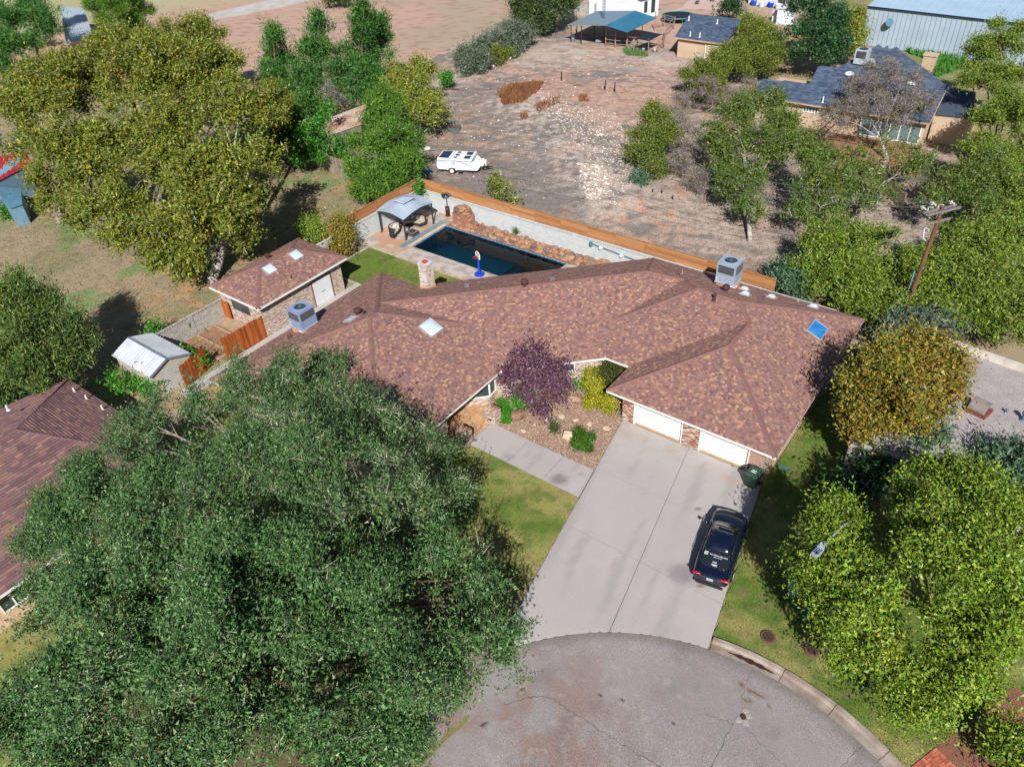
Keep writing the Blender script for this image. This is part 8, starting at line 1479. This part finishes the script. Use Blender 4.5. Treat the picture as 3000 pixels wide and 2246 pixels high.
plant('grey_shrub', 'small silvery shrub at the near end of the white block wall', 'shrub', 'juniper', (2315, 860), [(2310, 820, 1.6, 38), (2340, 850, 1.2, 32), (2290, 790, 1.4, 22)], trunk=False)
plant('smoke_bush', 'hazy grey-green feathery bush behind the orange-tipped tree', 'shrub', 'greyshrub', (2700, 1060), [(2700, 980, 2, 62), (2640, 970, 1.8, 40), (2760, 1000, 1.6, 42), (2600, 990, 1.5, 32)], tr=.08)
plant('ornamental_pear', 'round yellow-green tree with orange-tipped leaves beside the gravel flat roof', 'tree', 'orange', (2650, 1270), [(2620, 1060, 6.6, 82), (2700, 1030, 6.6, 72), (2755, 1080, 5.6, 65), (2560, 1110, 6, 76), (2650, 1150, 6.4, 100), (2740, 1160, 5.2, 62), (2530, 1190, 4.6, 58), (2600, 1220, 4.4, 62), (2515, 1250, 3.6, 36), (2690, 1220, 4.2, 48)], 'brown', .16)
plant('blue_juniper', 'blue-green juniper tree at the corner of the gravel flat roof', 'tree', 'juniper', (2700, 1410), [(2690, 1230, 3.5, 50), (2710, 1290, 2.8, 55), (2670, 1330, 2, 42), (2740, 1330, 2, 38)], 'brown', .12)
plant('blue_juniper', 'small pale blue-green juniper left of the taller juniper', 'shrub', 'juniper', (2620, 1380), [(2620, 1310, 2, 34), (2630, 1340, 1.4, 30)], 'brown', .08)
plant('blue_juniper', 'dark blue-green juniper at the right edge below the gravel roof', 'tree', 'juniper', (2960, 1430), [(2990, 1340, 4, 52), (2930, 1365, 3.2, 45), (2890, 1345, 3, 30), (2985, 1390, 3, 58), (2920, 1400, 2, 48)], 'brown', .14)
plant('bright_tree', 'dense bright green tree around the street lamp beside the kerb', 'tree', 'bright', (2560, 1880), [(2440, 1480, 5, 50), (2455, 1560, 5.5, 80), (2385, 1640, 4.5, 72), (2475, 1650, 6, 92), (2420, 1740, 4.8, 85), (2520, 1760, 5.8, 92), (2470, 1850, 4.2, 80), (2570, 1890, 4.4, 85), (2640, 1970, 3.8, 80), (2720, 2040, 3.4, 75), (2500, 1940, 2.8, 50), (2640, 2060, 2.6, 55)], 'brown', .25)
plant('bright_tree', 'dense bright green tree at the right edge, taller than the one at the street lamp', 'tree', 'bright', (2850, 1900), [(2740, 1390, 5, 65), (2670, 1470, 5.5, 62), (2830, 1420, 6, 80), (2900, 1520, 7, 105), (2775, 1550, 7, 92), (2960, 1640, 7, 105), (2820, 1680, 8, 130), (2880, 1810, 7, 105), (2800, 1830, 6, 80), (2850, 1930, 5.5, 100), (2940, 1780, 6, 75), (2980, 1480, 6, 60), (2780, 1960, 4.5, 75)], 'brown', .3)
plant('bright_shrub', 'small bright green shrub at the bottom right corner beside the brick path', 'shrub', 'bright', (2985, 2215), [(2975, 2150, 2, 62), (2935, 2205, 1.4, 45), (2990, 2230, 1.4, 50)], trunk=False)
plant('shade_shrub', 'dark shrub in deep shade between the juniper and the bright trees', 'shrub', 'darktree', (2560, 1420), [(2560, 1400, 1.6, 62), (2490, 1440, 1.2, 42), (2600, 1360, 2, 45)], trunk=False, dens=.8)
# garden
plant('purple_leaf_plum', 'purple-leaved small tree in front of the angled brick wall', 'tree', 'purple', (1590, 1215), [(1555, 1030, 3.4, 42), (1535, 1085, 3, 62), (1600, 1090, 3, 58), (1530, 1135, 2.3, 52), (1625, 1135, 2.3, 55), (1580, 1170, 1.7, 48), (1590, 1200, 1.0, 32), (1480, 1110, 2.4, 25)], 'brown', .06, dens=1.05)
plant('photinia_bush', 'dense dark red-green bush tucked under the garage eave', 'bush', 'photinia', (1800, 1120), [(1790, 1065, 1.6, 28), (1815, 1085, 1.5, 32), (1775, 1100, 1.2, 30), (1800, 1120, .9, 30)], trunk=False)
plant('golden_shrub', 'tall golden-green shrub left of the dark red-green bush', 'shrub', 'yellow', (1740, 1150), [(1728, 1095, 1.2, 22), (1735, 1120, 1., 28), (1748, 1142, .7, 24)], trunk=False)
plant('golden_ball', 'small round golden ball shrub, left of two in the gravel', 'shrub', 'yellow', (1730, 1195), [(1728, 1184, .35, 19)], trunk=False); plant('golden_ball', 'larger round golden ball shrub, right of two in the gravel', 'shrub', 'yellow', (1782, 1200), [(1778, 1183, .45, 26), (1786, 1190, .35, 20)], trunk=False)
plant('rose_bush', 'small leafy green bush at the foot of the angled brick wall', 'bush', 'green', (1700, 1140), [(1695, 1128, .5, 13), (1708, 1134, .5, 13), (1700, 1120, .7, 9)], trunk=False, dens=1.5)
plant('green_bush', 'light green bush below the left side of the purple tree', 'bush', 'green', (1535, 1180), [(1530, 1160, .7, 20), (1525, 1178, .4, 16), (1545, 1170, .5, 14)], trunk=False, dens=1.4)
plant('small_shrub', 'tiny sparse dark shrub in the middle of the gravel bed', 'shrub', 'photinia', (1624, 1262), [(1622, 1256, .25, 12)], trunk=False)
plant('grass_clump', 'big round dark green grass clump in the gravel bed', 'grass clump', 'clump', (1709, 1310), [(1709, 1296, .28, 36, .8)], trunk=False, dens=2.2)
blades('border_grass', [axy(1452, 1175), axy(1478, 1170), axy(1502, 1200), axy(1503, 1230), axy(1492, 1243), axy(1464, 1240), axy(1468, 1205)], 900, lambda X, Y: mixc(C(80, 150, 34, 1.2), C(56, 116, 28, 1.2), fbm(X*2, Y*2, 3)), .22, None, .03, 'curved strip of bright green border grass beside the brick pillar', cat='border grass')
plant('shrub', 'yellow-green shrub between the storage building and the gazebo, left one', 'shrub', 'hedge', (925, 715), [(925, 685, 1.6, 38), (900, 670, 1.6, 25), (950, 700, 1., 28)], trunk=False, dens=1.3)
plant('shrub', 'brownish-green shrub against the white wall beside the gazebo, right one', 'shrub', 'orange', (1005, 735), [(1000, 670, 2, 35), (1010, 705, 1.3, 35), (980, 725, .8, 28)], trunk=False, dens=1.3)
plant('vine', 'dark green vine hanging down the wall corner behind the gazebo', 'vine', 'green', (1230, 600), [(1225, 545, 2.3, 11), (1228, 562, 1.6, 12), (1229, 578, 1., 10)], trunk=False, dens=1.6)
for k, (px, py, lb_) in enumerate([(1518, 680, 'spiky green plant among the pool rocks, left of two'), (1536, 678, 'spiky green plant among the pool rocks, right of two')]): plant('palm_clump', lb_, 'plant', 'clump', (px, py), [(px, py-4, .45, 13, .9)], trunk=False, dens=1.5)
plant('bush', 'small leafy bush by the grey block wall above the metal shed', 'bush', 'green', (455, 985), [(452, 970, .8, 20), (468, 978, .6, 14)], trunk=False); plant('bush', 'bright green bush in the gap between the metal shed and the brown roof', 'bush', 'green', (345, 1135), [(340, 1120, 1., 26), (350, 1145, .8, 24)], trunk=False); plant('bush', 'dark green bush against the near wall of the metal shed', 'bush', 'green', (420, 1130), [(405, 1118, .8, 24), (450, 1130, .8, 24), (430, 1145, .6, 20)], trunk=False)
plant('bush', 'leafy green bush at the right corner of the metal shed', 'bush', 'green', (575, 1060), [(560, 1045, .9, 18), (585, 1055, .8, 18), (550, 1065, .7, 14)], trunk=False); plant('bush', 'small weed bush at the foot of the grey block wall', 'bush', 'green', (587, 970), [(586, 962, .3, 9)], trunk=False)
plant('bush', 'dense green bushes at the left edge above the brown roof', 'bush', 'darktree', (40, 1210), [(30, 1160, 1.6, 60), (100, 1140, 1.4, 50), (30, 1210, 1.0, 45)], trunk=False, dens=1.1); plant('bush', 'bright green low bush at the left edge below the blue lean-to', 'bush', 'green', (45, 625), [(25, 618, .5, 26), (60, 622, .4, 18)], trunk=False)
plant('bush', 'small green bush at the foot of the round cedar', 'bush', 'juniper', (1880, 545), [(1878, 530, .6, 20), (1868, 520, .6, 14)], trunk=False)
print('leaf tris', TRI[0])
